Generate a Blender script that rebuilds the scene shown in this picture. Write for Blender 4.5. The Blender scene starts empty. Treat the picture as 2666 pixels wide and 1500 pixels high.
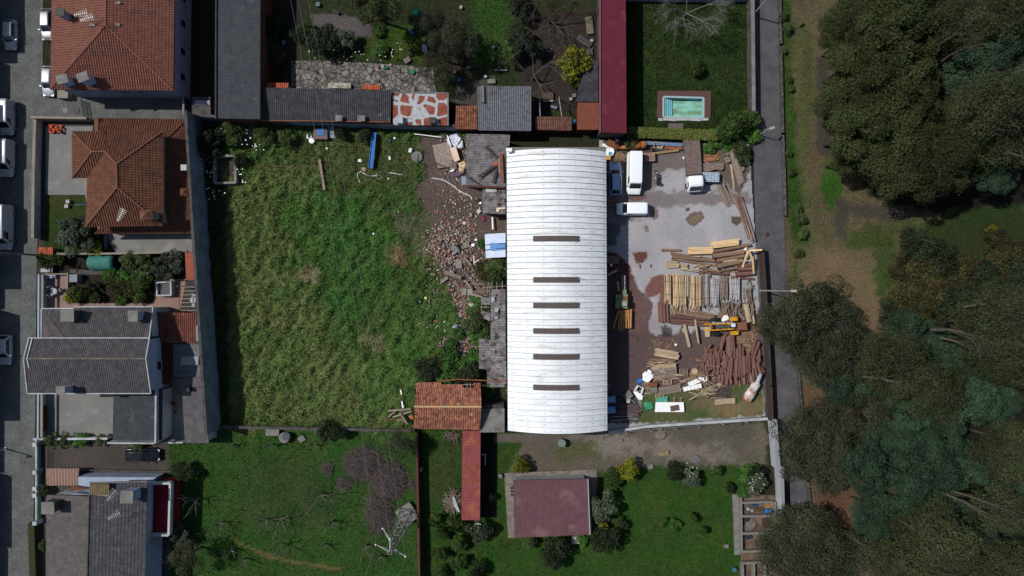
import bpy, math, random
import numpy as np
from mathutils import Vector, Matrix
R = math.radians
scene = bpy.context.scene
# ---------------------------------------------------------------- camera, sky, sun, exposure
CAMH = 98.0
S0 = 18.1                                   # photo pixels (2666 wide) per metre on the ground
cam = bpy.data.cameras.new("camera"); camo = bpy.data.objects.new("camera", cam)
scene.collection.objects.link(camo); camo.location = (0, 0, CAMH)
cam.sensor_width = 36; cam.lens = 36 * CAMH / (2666 / S0); cam.clip_end = 6000; cam.clip_start = 1
scene.camera = camo
SUN_EL, SUN_DN = 52.0, 16.0                 # elevation; shadows fall right and 16 degrees down in the photo
world = bpy.data.worlds.new("World"); scene.world = world; world.use_nodes = True
wn = world.node_tree.nodes; bgn = wn.get("Background") or wn.new("ShaderNodeBackground")
sky = wn.new("ShaderNodeTexSky"); sky.sky_type = 'NISHITA'; sky.sun_disc = False
sv = Vector((-math.cos(R(SUN_DN)) * math.cos(R(SUN_EL)), math.sin(R(SUN_DN)) * math.cos(R(SUN_EL)), math.sin(R(SUN_EL))))
sky.sun_elevation = R(SUN_EL); sky.sun_rotation = math.atan2(sv.x, sv.y)
world.node_tree.links.new(sky.outputs[0], bgn.inputs[0]); bgn.inputs[1].default_value = 0.085
sl = bpy.data.lights.new("sun", 'SUN'); sl.energy = 4.1; sl.angle = R(0.5); sl.color = (1.0, 0.96, 0.9)
so = bpy.data.objects.new("sun", sl); scene.collection.objects.link(so)
so.rotation_euler = sv.to_track_quat('Z', 'Y').to_euler(); so.location = sv * 200
scene.view_settings.view_transform = 'Standard'; scene.view_settings.look = 'None'
scene.view_settings.exposure = 0.0; scene.view_settings.gamma = 1.0
# ---------------------------------------------------------------- coordinates
def G(px, py, z=0.0):                       # photo pixel + height -> world
    k = (CAMH - z) / CAMH
    return Vector(((px - 1333) / S0 * k, (750 - py) / S0 * k, z))
ZT = dict(A1=(0,0,4.529), A2=(0,300,4.529), A3=(0,600,4.529), A4=(0,860,4.529), A5=(0,1140,4.025),
          B1=(520,0,4.529), B2=(1040,0,4.529), B3=(1560,0,4.025), B4=(500,300,4.529), B5=(1040,300,6.586),
          B6=(1040,520,6.586), C1=(1040,730,6.586), C2=(980,930,6.586), C3=(1560,350,9.66), C4=(1740,350,9.058),
          C5=(1560,500,5.573), C6=(1560,690,5.573), C7=(1560,880,5.367), D1=(460,1090,3.534), D2=(1060,1100,3.623),
          D3=(1540,1080,3.45), D4=(1940,0,2.898), D5=(1940,480,2.787), D6=(1940,980,2.787), N=(0,0,1))
def Z(t, x, y, z=0.0):
    a = ZT[t]; return G(a[0] + x / a[2], a[1] + y / a[2], z)
def ZL(t, pts, z=0.0): return [Z(t, p[0], p[1], p[2] if len(p) > 2 else z) for p in pts]
def m2(t, zpx): return zpx / ZT[t][2] / S0
# ---------------------------------------------------------------- object helpers
C = scene.collection
WL = {}
def meta(o, label=None, cat=None, group=None, kind=None):
    if label: o['label'] = label
    if cat: o['category'] = cat
    if group: o['group'] = group
    if kind: o['kind'] = kind
    return o
def thing(name, label, cat, loc=(0, 0, 0), group=None):
    o = bpy.data.objects.new(name, None); C.objects.link(o); o.location = loc; o.empty_display_size = .3
    WL[o.name] = Vector(loc); return meta(o, label, cat, group)
class MB:
    def __init__(s): s.v = []; s.f = []; s.uv = []; s.mi = []; s.n = 0; s.cur = 0
    def add(s, vs, fs, uv=None):
        b = s.n; s.v += [tuple(v) for v in vs]; s.f += [tuple(b + i for i in f) for f in fs]
        s.uv += (uv if uv else [(0, 0)] * len(vs)); s.mi += [s.cur] * len(fs); s.n = len(s.v); return s
    def prism(s, poly, z0, z1=None, top=None):         # poly: list of Vector; z0..z1, or top list
        n = len(poly)
        lo = [(p[0], p[1], z0) for p in poly]
        hi = [(p[0], p[1], z1) for p in poly] if top is None else [tuple(p) for p in top]
        a = sum(poly[i][0] * poly[(i+1) % n][1] - poly[(i+1) % n][0] * poly[i][1] for i in range(n))
        fs = [tuple(range(n))[::-1], tuple(range(n, 2 * n))] + [(i, (i+1) % n, n + (i+1) % n, n + i) for i in range(n)]
        if a < 0: fs = [f[::-1] for f in fs]
        return s.add(lo + hi, fs)
    def box(s, c, size, rz=0, tilt=0, taper=1.0):
        x, y, z = size[0] / 2, size[1] / 2, size[2] / 2
        M_ = Matrix.Translation(c) @ Matrix.Rotation(rz, 4, 'Z') @ Matrix.Rotation(tilt, 4, 'Y')
        vs = [M_ @ Vector((sx * x * (taper if sz > 0 else 1), sy * y * (taper if sz > 0 else 1), sz * z)) for sz in (-1, 1) for sy in (-1, 1) for sx in (-1, 1)]
        return s.add(vs, [(0, 2, 3, 1), (4, 5, 7, 6), (0, 1, 5, 4), (2, 6, 7, 3), (0, 4, 6, 2), (1, 3, 7, 5)])
    def beam(s, a, b, w, h):                            # box between two points
        a = Vector(a); b = Vector(b); d = b - a; L = d.length
        q = d.to_track_quat('X', 'Z'); M_ = Matrix.Translation((a + b) / 2) @ q.to_matrix().to_4x4()
        vs = [M_ @ Vector((sx * L / 2, sy * w / 2, sz * h / 2)) for sz in (-1, 1) for sy in (-1, 1) for sx in (-1, 1)]
        return s.add(vs, [(0, 2, 3, 1), (4, 5, 7, 6), (0, 1, 5, 4), (2, 6, 7, 3), (0, 4, 6, 2), (1, 3, 7, 5)])
    def tube(s, pts, rad, n=8, cap=True, capmat=None):
        pts = [Vector(p) for p in pts]
        if not hasattr(rad, '__len__'): rad = [rad] * len(pts)
        vs = []; fs = []
        up = Vector((0, 0, 1))
        for i, p in enumerate(pts):
            d = (pts[min(i+1, len(pts)-1)] - pts[max(i-1, 0)]).normalized()
            ref = up if abs(d.z) < .95 else Vector((1, 0, 0))
            a = d.cross(ref).normalized(); b = a.cross(d)
            for k in range(n):
                t = 2 * math.pi * k / n; vs.append(p + (a * math.cos(t) + b * math.sin(t)) * rad[i])
        for i in range(len(pts) - 1):
            for k in range(n):
                fs.append((i*n + k, i*n + (k+1) % n, (i+1)*n + (k+1) % n, (i+1)*n + k))
        s.add(vs, fs)
        if cap:
            b = s.n - len(vs); c0 = s.cur
            if capmat is not None: s.cur = capmat
            s.f += [tuple(b + k for k in range(n)), tuple(b + (len(pts)-1)*n + k for k in range(n))[::-1]]; s.mi += [s.cur] * 2
            s.cur = c0
        return s
    def lathe(s, c, prof, n=16, axis='Z', rz=0):         # prof: (r, h)
        vs = []; fs = []
        for r, h in prof:
            for k in range(n):
                t = 2 * math.pi * k / n
                p = Vector((r * math.cos(t), r * math.sin(t), h)) if axis == 'Z' else Vector((h, r * math.cos(t), r * math.sin(t)))
                vs.append(Matrix.Rotation(rz, 3, 'Z') @ p + Vector(c))
        for i in range(len(prof) - 1):
            for k in range(n):
                fs.append((i*n + k, i*n + (k+1) % n, (i+1)*n + (k+1) % n, (i+1)*n + k))
        fs += [tuple(range(n))[::-1], tuple((len(prof)-1)*n + k for k in range(n))]
        return s.add(vs, fs)
    def lump(s, c, r, seed=0, n=7, flat=.6):            # irregular stone
        rg = random.Random(seed); vs = []; rings = [(-.5, .7), (0, 1), (.5, .75)]
        for hz, rr in rings:
            for k in range(n):
                t = 2 * math.pi * (k + rg.random() * .5) / n; q = r * rr * rg.uniform(.7, 1.15)
                vs.append((c[0] + q * math.cos(t), c[1] + q * math.sin(t), c[2] + r * flat * (hz + rg.uniform(-.1, .1))))
        fs = [(i*n + k, i*n + (k+1) % n, (i+1)*n + (k+1) % n, (i+1)*n + k) for i in range(2) for k in range(n)]
        fs += [tuple(range(n))[::-1], tuple(2*n + k for k in range(n))]
        return s.add(vs, fs)
def obj(name, mb, m, parent=None, smooth=False, **kw):
    if not mb.v: return None
    v = np.array(mb.v, float)
    if parent is not None: org = WL.get(parent.name, Vector((0, 0, 0)))
    elif kw.get('local'): org = Vector((0, 0, 0))
    else: org = Vector(((v[:, 0].min() + v[:, 0].max()) / 2, (v[:, 1].min() + v[:, 1].max()) / 2, v[:, 2].min()))
    v -= np.array(org)
    me = bpy.data.meshes.new(name); me.from_pydata(v.tolist(), [], mb.f)
    for mm in (m if isinstance(m, (list, tuple)) else [m]): me.materials.append(mm)
    if any(mb.mi): me.polygons.foreach_set('material_index', mb.mi)
    if any(u != (0, 0) for u in mb.uv[:50]):
        ul = me.uv_layers.new(name='UVMap'); li = np.zeros(len(me.loops), int); me.loops.foreach_get('vertex_index', li)
        ul.data.foreach_set('uv', np.array(mb.uv, float)[li].ravel())
    if smooth: me.polygons.foreach_set('use_smooth', [True] * len(me.polygons))
    me.update()
    o = bpy.data.objects.new(name, me); C.objects.link(o)
    if parent is not None: o.parent = parent; WL[o.name] = org
    else: o.location = org; WL[o.name] = org
    meta(o, kw.get('label'), kw.get('cat'), kw.get('group'), kw.get('kind')); return o
def copy_tree(o, parent=None):
    c = o.copy(); C.objects.link(c)
    if parent is not None: c.parent = parent
    for ch in o.children: copy_tree(ch, c)
    return c
# ---------------------------------------------------------------- materials
def lin(c):
    return tuple((x / 255 / 12.92) if x / 255 <= .04045 else ((x / 255 + .055) / 1.055) ** 2.4 for x in c) + (1,)
KG = 0.92
MC = {}
def mat(key, c1, c2=None, sc=3.0, rough=.85, bump=0.0, bsc=None, rnd=0.0, coord='pos', metal=0.0, spec=.3, c3=None, sc3=.4, t3=.6,
        attr=None, tile=None, stretch=None, fine=0.25, fsc=12, emit=None, alpha=None, trans=0):
    if key in MC: return MC[key]
    m = bpy.data.materials.new(key); m.use_nodes = True; nt = m.node_tree; N = nt.nodes; L = nt.links
    b = N.get('Principled BSDF'); b.inputs['Roughness'].default_value = rough; b.inputs['Metallic'].default_value = metal
    b.inputs['Specular IOR Level'].default_value = spec
    def k_(c): c = lin(c); return tuple(x * KG for x in c[:3]) + (1,)
    if coord == 'pos': co = N.new('ShaderNodeNewGeometry').outputs['Position']
    elif coord == 'uv': co = N.new('ShaderNodeTexCoord').outputs['UV']
    else: co = N.new('ShaderNodeTexCoord').outputs['Object']
    if stretch:
        mp = N.new('ShaderNodeMapping'); mp.inputs['Scale'].default_value = stretch; L.new(co, mp.inputs[0]); co2 = mp.outputs[0]
    else: co2 = co
    def nz(scale, det=4, src=None):
        n = N.new('ShaderNodeTexNoise'); n.inputs['Scale'].default_value = scale; n.inputs['Detail'].default_value = det
        L.new(src or co2, n.inputs['Vector']); return n.outputs['Fac']
    def ramp(src, lo, hi):
        r = N.new('ShaderNodeMapRange'); r.inputs[1].default_value = lo; r.inputs[2].default_value = hi; L.new(src, r.inputs[0]); return r.outputs[0]
    def mix(f, a, b_, mode='MIX'):
        x = N.new('ShaderNodeMix'); x.data_type = 'RGBA'; x.blend_type = mode
        for i, s in ((0, f), (6, a), (7, b_)):
            if isinstance(s, (int, float)): x.inputs[i].default_value = s
            elif isinstance(s, tuple): x.inputs[i].default_value = s
            else: L.new(s, x.inputs[i])
        return x.outputs[2]
    if attr:
        a = N.new('ShaderNodeAttribute'); a.attribute_name = attr; col = a.outputs['Color']
    else: col = k_(c1)
    if c2: col = mix(ramp(nz(sc), .38, .62), col, k_(c2))
    if c3: col = mix(ramp(nz(sc3, 6), t3, t3 + .1), col, k_(c3))
    if tile:                                            # per-tile colour from the roof's own uv
        mp = N.new('ShaderNodeMapping'); mp.inputs['Scale'].default_value = (1 / tile[0], 1 / tile[1], 1); L.new(N.new('ShaderNodeTexCoord').outputs['UV'], mp.inputs[0])
        fl = N.new('ShaderNodeVectorMath'); fl.operation = 'FLOOR'; L.new(mp.outputs[0], fl.inputs[0])
        w = N.new('ShaderNodeTexWhiteNoise'); w.noise_dimensions = '2D'; L.new(fl.outputs[0], w.inputs['Vector'])
        hs = N.new('ShaderNodeHueSaturation'); r = ramp(w.outputs[0], 0, 1); r.node.inputs[3].default_value = 1 - tile[2]; r.node.inputs[4].default_value = 1 + tile[2]
        L.new(r, hs.inputs['Value'])
        if isinstance(col, tuple): hs.inputs['Color'].default_value = col
        else: L.new(col, hs.inputs['Color'])
        col = hs.outputs[0]
    if fine:
        hs = N.new('ShaderNodeHueSaturation'); r = ramp(nz(fsc, 6, co), .3, .7); r.node.inputs[3].default_value = 1 - fine; r.node.inputs[4].default_value = 1 + fine
        L.new(r, hs.inputs['Value'])
        if isinstance(col, tuple): hs.inputs['Color'].default_value = col
        else: L.new(col, hs.inputs['Color'])
        col = hs.outputs[0]
    if rnd:
        oi = N.new('ShaderNodeObjectInfo'); hs = N.new('ShaderNodeHueSaturation'); r = ramp(oi.outputs['Random'], 0, 1)
        r.node.inputs[3].default_value = 1 - rnd; r.node.inputs[4].default_value = 1 + rnd; L.new(r, hs.inputs['Value'])
        if isinstance(col, tuple): hs.inputs['Color'].default_value = col
        else: L.new(col, hs.inputs['Color'])
        col = hs.outputs[0]
    if isinstance(col, tuple): b.inputs['Base Color'].default_value = col
    else: L.new(col, b.inputs['Base Color'])
    if bump:
        bp = N.new('ShaderNodeBump'); bp.inputs['Strength'].default_value = 1; bp.inputs['Distance'].default_value = bump
        L.new(nz(bsc or 8, 5, co), bp.inputs['Height']); L.new(bp.outputs[0], b.inputs['Normal'])
    if trans: b.inputs['Transmission Weight'].default_value = trans
    MC[key] = m; return m
def stone_mat(key, ca, cb, joint, scale, brick=None, bump=.02):
    m = bpy.data.materials.new(key); m.use_nodes = True; nt = m.node_tree; N = nt.nodes; L = nt.links
    b = N['Principled BSDF']; b.inputs['Roughness'].default_value = .85; b.inputs['Specular IOR Level'].default_value = .25
    co = N.new('ShaderNodeNewGeometry').outputs['Position']
    k_ = lambda c: tuple(x * KG for x in lin(c)[:3]) + (1,)
    v = N.new('ShaderNodeTexVoronoi'); v.feature = 'DISTANCE_TO_EDGE'; v.inputs['Scale'].default_value = scale; L.new(co, v.inputs['Vector'])
    v2 = N.new('ShaderNodeTexVoronoi'); v2.inputs['Scale'].default_value = scale; L.new(co, v2.inputs['Vector'])
    n = N.new('ShaderNodeTexNoise'); n.inputs['Scale'].default_value = .5; n.inputs['Detail'].default_value = 6; L.new(co, n.inputs['Vector'])
    def mix(f, a, b_):
        x = N.new('ShaderNodeMix'); x.data_type = 'RGBA'; L.new(f, x.inputs[0])
        for i, s in ((6, a), (7, b_)):
            if isinstance(s, tuple): x.inputs[i].default_value = s
            else: L.new(s, x.inputs[i])
        return x.outputs[2]
    sp = N.new('ShaderNodeSeparateColor'); L.new(v2.outputs['Color'], sp.inputs[0])
    r = N.new('ShaderNodeMapRange'); r.inputs[1].default_value = 0.02; r.inputs[2].default_value = .09; L.new(v.outputs[0], r.inputs[0])
    col = mix(sp.outputs[0], k_(ca), k_(cb)); col = mix(r.outputs[0], k_(joint), col)
    r2 = N.new('ShaderNodeMapRange'); r2.inputs[1].default_value = .3; r2.inputs[2].default_value = .7; r2.inputs[3].default_value = .75; r2.inputs[4].default_value = 1.2; L.new(n.outputs[0], r2.inputs[0])
    hs = N.new('ShaderNodeHueSaturation'); L.new(r2.outputs[0], hs.inputs['Value']); L.new(col, hs.inputs['Color']); L.new(hs.outputs[0], b.inputs['Base Color'])
    bp = N.new('ShaderNodeBump'); bp.inputs['Distance'].default_value = bump; L.new(r.outputs[0], bp.inputs['Height']); L.new(bp.outputs[0], b.inputs['Normal'])
    return m
# ---------------------------------------------------------------- roofs
def roof(mb, pts, pitch=.3, amp=.04, row=0, step=.03, thick=.14, down=None, prof='sin'):
    pts = [Vector(p) for p in pts]; n = Vector((0, 0, 0)); c = sum(pts, Vector()) / len(pts)
    for i in range(len(pts)):
        n += (pts[i] - c).cross(pts[(i+1) % len(pts)] - c)
    n.normalize()
    if n.z < 0: n = -n; pts = pts[::-1]
    d = (Vector((down[0], down[1], 0)) if down else Vector((0, 0, -1))); d = (d - n * d.dot(n)).normalized(); u = n.cross(d).normalized()
    P = [((p - c).dot(u), (p - c).dot(d)) for p in pts]
    u0 = min(p[0] for p in P); u1 = max(p[0] for p in P); ns = max(4, int((u1 - u0) / (pitch / 4)))
    v0 = min(p[1] for p in P); v1 = max(p[1] for p in P)
    rows = [(v0, 0), (v1, 0)] if not row else sum([[(v0 + k * row + .004, 0), (v0 + (k+1) * row, step)] for k in range(int((v1 - v0) / row) + 1)], [])
    if rows[0][0] > v0: rows = [(v0, 0)] + rows
    if rows[-1][0] < v1: rows = rows + [(v1, step if row else 0)]
    nr = len(rows); vs = []; uv = []; fs = []
    for i in range(ns + 1):
        uu = min(max(u0 + (u1 - u0) * i / ns, u0 + 1e-4), u1 - 1e-4); hit = []
        for k in range(len(P)):
            a, b = P[k], P[(k+1) % len(P)]
            if (a[0] - uu) * (b[0] - uu) <= 0 and a[0] != b[0]:
                hit.append(a[1] + (b[1] - a[1]) * (uu - a[0]) / (b[0] - a[0]))
        lo, hi = (min(hit), max(hit)) if hit else (0, 0)
        ph = (uu / pitch) % 1
        if prof == 'sin': w = amp * math.cos(2 * math.pi * ph)
        elif prof == 'seam': w = amp if ph < .14 else 0
        else: w = amp * (1 if .25 < ph < .75 else -1)
        for vv, off in rows:
            q = min(max(vv, lo), hi); vs.append(c + u * uu + d * q + n * (w + off)); uv.append((uu + 50, q + 50))
    for i in range(ns):
        for k in range(nr - 1):
            fs.append((i*nr + k, i*nr + k + 1, (i+1)*nr + k + 1, (i+1)*nr + k))
    mb.add(vs, fs, uv)
    lo = [p - n * thick for p in pts]; hi = [p - n * (amp + .015) for p in pts]; m = len(pts)
    mb.add(lo + hi, [tuple(range(m))[::-1]] + [(i, (i+1) % m, m + (i+1) % m, m + i) for i in range(m)], [(50 + p.x, 50 + p.y) for p in lo + hi])
    return mb
def ridge(mb, pts, r=.13):
    for a, b in zip(pts[:-1], pts[1:]):
        a = Vector(a); b = Vector(b); L = (b - a).length; k = max(1, int(L / .45))
        for i in range(k):
            p = a.lerp(b, i / k); q = a.lerp(b, (i + 1) / k); mb.tube([p, q], [r, r * .82], 8, False)
    return mb
def inset(poly, d):
    c = sum((Vector((p[0], p[1], 0)) for p in poly), Vector()) / len(poly)
    out = []
    for p in poly:
        v = Vector((p[0], p[1], 0)) - c; out.append(c + v * max(0.1, (v.length - d * 1.3) / v.length))
    return out
def walls_under(poly, z0, ztops, m, parent, ins=.35, name='wall'):
    q = inset(poly, ins); mb = MB()
    mb.prism(q, z0, top=[Vector((p.x, p.y, (ztops[i] if hasattr(ztops, '__len__') else ztops))) for i, p in enumerate(q)])
    return obj(name, mb, m, parent)
def window_on(parent, a, b, t, w, z0, z1, mats, name='window', out=1):   # a-b wall line, t centre fraction
    a = Vector((a[0], a[1], 0)); b = Vector((b[0], b[1], 0)); d = (b - a).normalized(); nrm = Vector((d.y, -d.x, 0)) * out
    c = a.lerp(b, t); rz = math.atan2(d.y, d.x)
    mb = MB(); h = (z1 - z0)
    for s in (-1, 1): mb.box(c + d * s * w / 2 + Vector((0, 0, (z0 + z1) / 2)) + nrm * .03, (.08, .14, h + .08), rz)
    for z in (z0, z1): mb.box(c + Vector((0, 0, z)) + nrm * .04, (w + .1, .2 if z == z0 else .12, .07), rz)
    f = obj(name, mb, mats[0], parent)
    mb = MB().box(c + Vector((0, 0, (z0 + z1) / 2)) + nrm * .025, (w - .08, .05, h - .06), rz)
    obj('pane', mb, mats[1], f)
def wallrun(name, label, pts, h, th, m, cap=None, cat='wall', z0=0, group=None):
    t = thing(name, label, cat, (pts[0][0], pts[0][1], z0), group); mb = MB(); mc = MB()
    for i in range(len(pts) - 1):
        a = Vector((pts[i][0], pts[i][1], 0)); b = Vector((pts[i+1][0], pts[i+1][1], 0)); d = (b - a).normalized() * th * .4
        zz = Vector((0, 0, z0 + h / 2)); mb.beam(a - d + zz, b + d + zz, th, h)
        k = .003 * i
        if cap: mc.beam(a - d + Vector((0, 0, z0 + h + .04 + k)), b + d + Vector((0, 0, z0 + h + .04 + k)), th + .08, .08)
    obj('wall_body', mb, m, t)
    if cap: obj('coping', mc, cap, t)
    return t
# ---------------------------------------------------------------- noise and ground colours
def vnoise(x, y, sc, seed=0):
    x = np.asarray(x, float) / sc; y = np.asarray(y, float) / sc
    xi = np.floor(x).astype(np.int64); yi = np.floor(y).astype(np.int64); fx = x - xi; fy = y - yi
    fx = fx * fx * (3 - 2 * fx); fy = fy * fy * (3 - 2 * fy)
    def h(a, b):
        n = (a * 374761393 + b * 668265263 + seed * 982451653) & 0xffffffff
        n = ((n ^ (n >> 13)) * 1274126177) & 0xffffffff; return ((n ^ (n >> 16)) & 0xffff) / 65535.0
    return (h(xi, yi) * (1-fx) + h(xi+1, yi) * fx) * (1-fy) + (h(xi, yi+1) * (1-fx) + h(xi+1, yi+1) * fx) * fy
def fnoise(x, y, sc, seed=0): return (vnoise(x, y, sc, seed) + .5 * vnoise(x, y, sc / 2, seed+1) + .25 * vnoise(x, y, sc / 4, seed+2)) / 1.75
def inpoly(px, py, poly):
    r = np.zeros(px.shape, bool); n = len(poly)
    for i in range(n):
        x1, y1 = poly[i]; x2, y2 = poly[(i+1) % n]
        if y1 == y2: continue
        r ^= ((y1 > py) != (y2 > py)) & (px < (x2 - x1) * (py - y1) / (y2 - y1) + x1)
    return r
def P_(t, *pts): a = ZT[t]; return [(a[0] + x / a[2], a[1] + y / a[2]) for x, y in pts]
def L3(c): return np.array(lin(c)[:3]) * KG
# (polygon in photo pixels, colour, edge wobble px, opacity, grassiness); outside the plot an overall dimming is put into the colour
FIELD = [(505, 318), (1262, 352), (1330, 392), (1330, 1120), (572, 1106)]
GR = [
 ([(2020, -400), (3200, -400), (3200, 1900), (2060, 1900), (2080, 1200), (2040, 700)], (82, 74, 55), 6, 1, .42),
 ([(2085, 60), (2110, 60), (2120, 240), (2100, 420), (2080, 300)], (64, 70, 38), 10, .8, .5),
 ([(2030, 0), (2062, 0), (2062, 90), (2070, 330), (2100, 520), (2105, 700), (2070, 720), (2045, 420)], (44, 66, 26), 5, 1, .9),
 ([(2040, 60), (2085, 60), (2100, 400), (2130, 640), (2100, 700), (2075, 420)], (76, 80, 48), 14, .6, .7),
 ([(2330, 560), (2640, 560), (2640, 620), (2380, 650), (2250, 640)], (60, 72, 36), 16, .6, .8),
 ([(2140, 410), (2190, 430), (2195, 520), (2160, 545), (2135, 500)], (48, 76, 26), 8, 1, .9),
 ([(2125, 150), (2150, 150), (2165, 260), (2160, 420), (2130, 400)], (52, 50, 48), 8, .8, 0),
 ([(2180, 520), (2330, 540), (2400, 560), (2300, 580), (2215, 560), (2200, 640), (2170, 610)], (56, 54, 50), 10, .8, 0),
 ([(2230, 590), (2330, 600), (2330, 720), (2310, 860), (2290, 780), (2260, 700), (2180, 660)], (52, 66, 32), 14, .9, .8),
 ([(2060, 640), (2280, 650), (2290, 900), (2200, 880), (2100, 760)], (104, 88, 68), 16, .6, .1),
 ([(2360, 590), (2666, 500), (2700, 760), (2400, 780), (2330, 700)], (40, 50, 26), 14, 1, .8),
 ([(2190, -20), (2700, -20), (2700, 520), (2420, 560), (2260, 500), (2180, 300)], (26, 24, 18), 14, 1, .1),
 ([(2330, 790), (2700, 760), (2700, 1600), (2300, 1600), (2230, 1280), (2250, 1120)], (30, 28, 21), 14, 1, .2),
 ([(2090, 1010), (2200, 1050), (2290, 1120), (2260, 1200), (2120, 1280), (2090, 1200)], (84, 64, 50), 10, .8, .1),
 ([(2110, 1270), (2230, 1270), (2250, 1450), (2150, 1400)], (86, 62, 50), 10, .8, .1),
 ([(690, -80), (1562, -80), (1562, 350), (690, 320)], (44, 50, 31), 4, 1, .6),
 ([(1230, -40), (1330, -40), (1320, 120), (1290, 190), (1230, 150)], (44, 68, 28), 12, 1, 1),
 ([(955, 60), (1100, 60), (1110, 160), (960, 155)], (56, 76, 26), 8, .8, 1),
 ([(1370, 30), (1562, 20), (1562, 300), (1390, 290), (1340, 160)], (50, 42, 40), 14, .9, .05),
 ([(1100, 40), (1230, 60), (1235, 190), (1110, 210)], (44, 36, 30), 14, .8, .1),
 ([(725, 0), (800, 0), (800, 60), (760, 160), (735, 150)], (42, 38, 36), 8, .9, .1),
 (P_('B1', (1320, 180), (1560, 150), (1900, 230), (2060, 260), (2060, 420), (1850, 430), (1500, 350), (1340, 300)), (80, 74, 74), 3, 1, 0),
 (P_('B1', (2010, 260), (2060, 260), (2060, 720), (2015, 730)), (64, 54, 50), 1, 1, 0),
 (P_('B2', (680, 1050), (900, 960), (1130, 900), (1130, 1020), (900, 1250), (640, 1250)), (66, 62, 58), 4, 1, 0),
 ([(1632, -80), (1945, -80), (1950, 345), (1632, 345)], (45, 61, 29), 1, 1, 1),
 ([(1780, 250), (1950, 230), (1950, 340), (1790, 345)], (44, 58, 24), 14, .8, 1),
 ([(100, 1100), (476, 1100), (476, 1260), (440, 1600), (90, 1600)], (70, 64, 60), 1, 1, 0),
 ([(440, 1110), (1092, 1112), (1096, 1650), (440, 1650)], (46, 72, 30), 2, 1, 1),
 ([(620, 1190), (800, 1190), (900, 1330), (700, 1420), (610, 1300)], (52, 62, 36), 22, .5, .8),
 (P_('D1', (470, 1080), (620, 1160), (900, 1270), (1200, 1330), (1500, 1370), (1500, 1400), (1150, 1350), (850, 1290), (480, 1110)), (88, 76, 48), 1.5, .8, .2),
 ([(1096, 1112), (1296, 1110), (1930, 1112), (1990, 1650), (1096, 1650)], (44, 68, 26), 2, 1, 1),
 (P_('D2', (180, 150), (510, 150), (510, 850), (360, 860), (180, 700)), (52, 62, 34), 6, .7, .8),
 (P_('D2', (690, 95), (830, 95), (840, 500), (830, 900), (690, 900)), (32, 32, 30), 3, 1, 0),
 ([(1375, 1120), (1995, 1100), (1995, 1212), (1760, 1214), (1580, 1228), (1330, 1232)], (88, 82, 72), 6, 1, .12),
 ([(1440, 1150), (1560, 1150), (1600, 1200), (1450, 1200)], (76, 78, 48), 18, .8, .3),
 ([(1700, 1110), (1960, 1100), (1960, 1140), (1800, 1150)], (78, 74, 66), 12, .7, .1),
 ([(1400, 1130), (1500, 1125), (1900, 1170), (1930, 1205), (1700, 1190)], (120, 114, 106), 22, .6, 0),
 ([(1560, 1140), (1660, 1150), (1650, 1190), (1560, 1200)], (112, 106, 98), 18, .6, 0),
 (P_('C2', (2030, 1300), (3300, 1300), (3300, 1480), (2030, 1480)), (90, 84, 78), 1, 1, 0),
 ([(100, 300), (520, 300), (560, 1110), (100, 1110)], (60, 58, 55), 1, 1, 0),
 (P_('A2', (540, 940), (1010, 940), (1240, 1449), (540, 1449)), (46, 58, 26), 1, 1, 1),
 (P_('A3', (500, 0), (1230, 0), (1230, 260), (500, 260)), (42, 52, 26), 1, 1, 1),
 (P_('A3', (480, 290), (2200, 270), (2200, 560), (1820, 560), (1820, 860), (820, 860), (820, 500), (480, 500)), (42, 36, 30), 1, 1, .1),
 (FIELD, (74, 96, 49), 2, 1, 1),
 ([(560, 430), (800, 420), (850, 560), (800, 700), (870, 900), (1060, 1010), (1060, 1110), (560, 1110)], (98, 110, 64), 34, .7, 1),
 ([(700, 520), (900, 520), (1010, 600), (1000, 760), (900, 860), (780, 720)], (62, 100, 45), 36, .75, 1),
 ([(1060, 820), (1170, 820), (1150, 1000), (980, 1090), (900, 980)], (72, 106, 50), 36, .6, 1),
 ([(760, 350), (1050, 360), (1090, 470), (900, 500), (800, 430)], (74, 82, 48), 20, .8, .6),
 ([(770, 700), (830, 690), (830, 740), (780, 730)], (118, 108, 86), 10, .7, .4),
 ([(940, 870), (1010, 880), (1000, 930), (950, 910)], (120, 108, 84), 12, .6, .4),
 ([(1005, 640), (1060, 640), (1055, 700), (1010, 690)], (116, 92, 76), 8, .6, .3),
 ([(1090, 355), (1262, 352), (1325, 392), (1325, 900), (1260, 1010), (1140, 1010), (1140, 900), (1200, 840), (1170, 760), (1120, 640), (1120, 560), (1080, 500), (1110, 460)], (84, 72, 68), 8, 1, .04),
 ([(1010, 560), (1120, 540), (1150, 620), (1120, 700), (1060, 620)], (90, 86, 68), 18, .7, .35),
 ([(1220, 840), (1300, 840), (1290, 1000), (1200, 1000)], (60, 84, 40), 8, .7, 1),
 (P_('B4', (700, 570), (1200, 590), (1500, 600), (1500, 620), (1200, 625), (720, 590)), (100, 92, 66), 1.5, .7, .3),
 ([(505, 318), (560, 330), (590, 500), (600, 1100), (572, 1106)], (46, 58, 32), 6, .8, 1),
]
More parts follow.
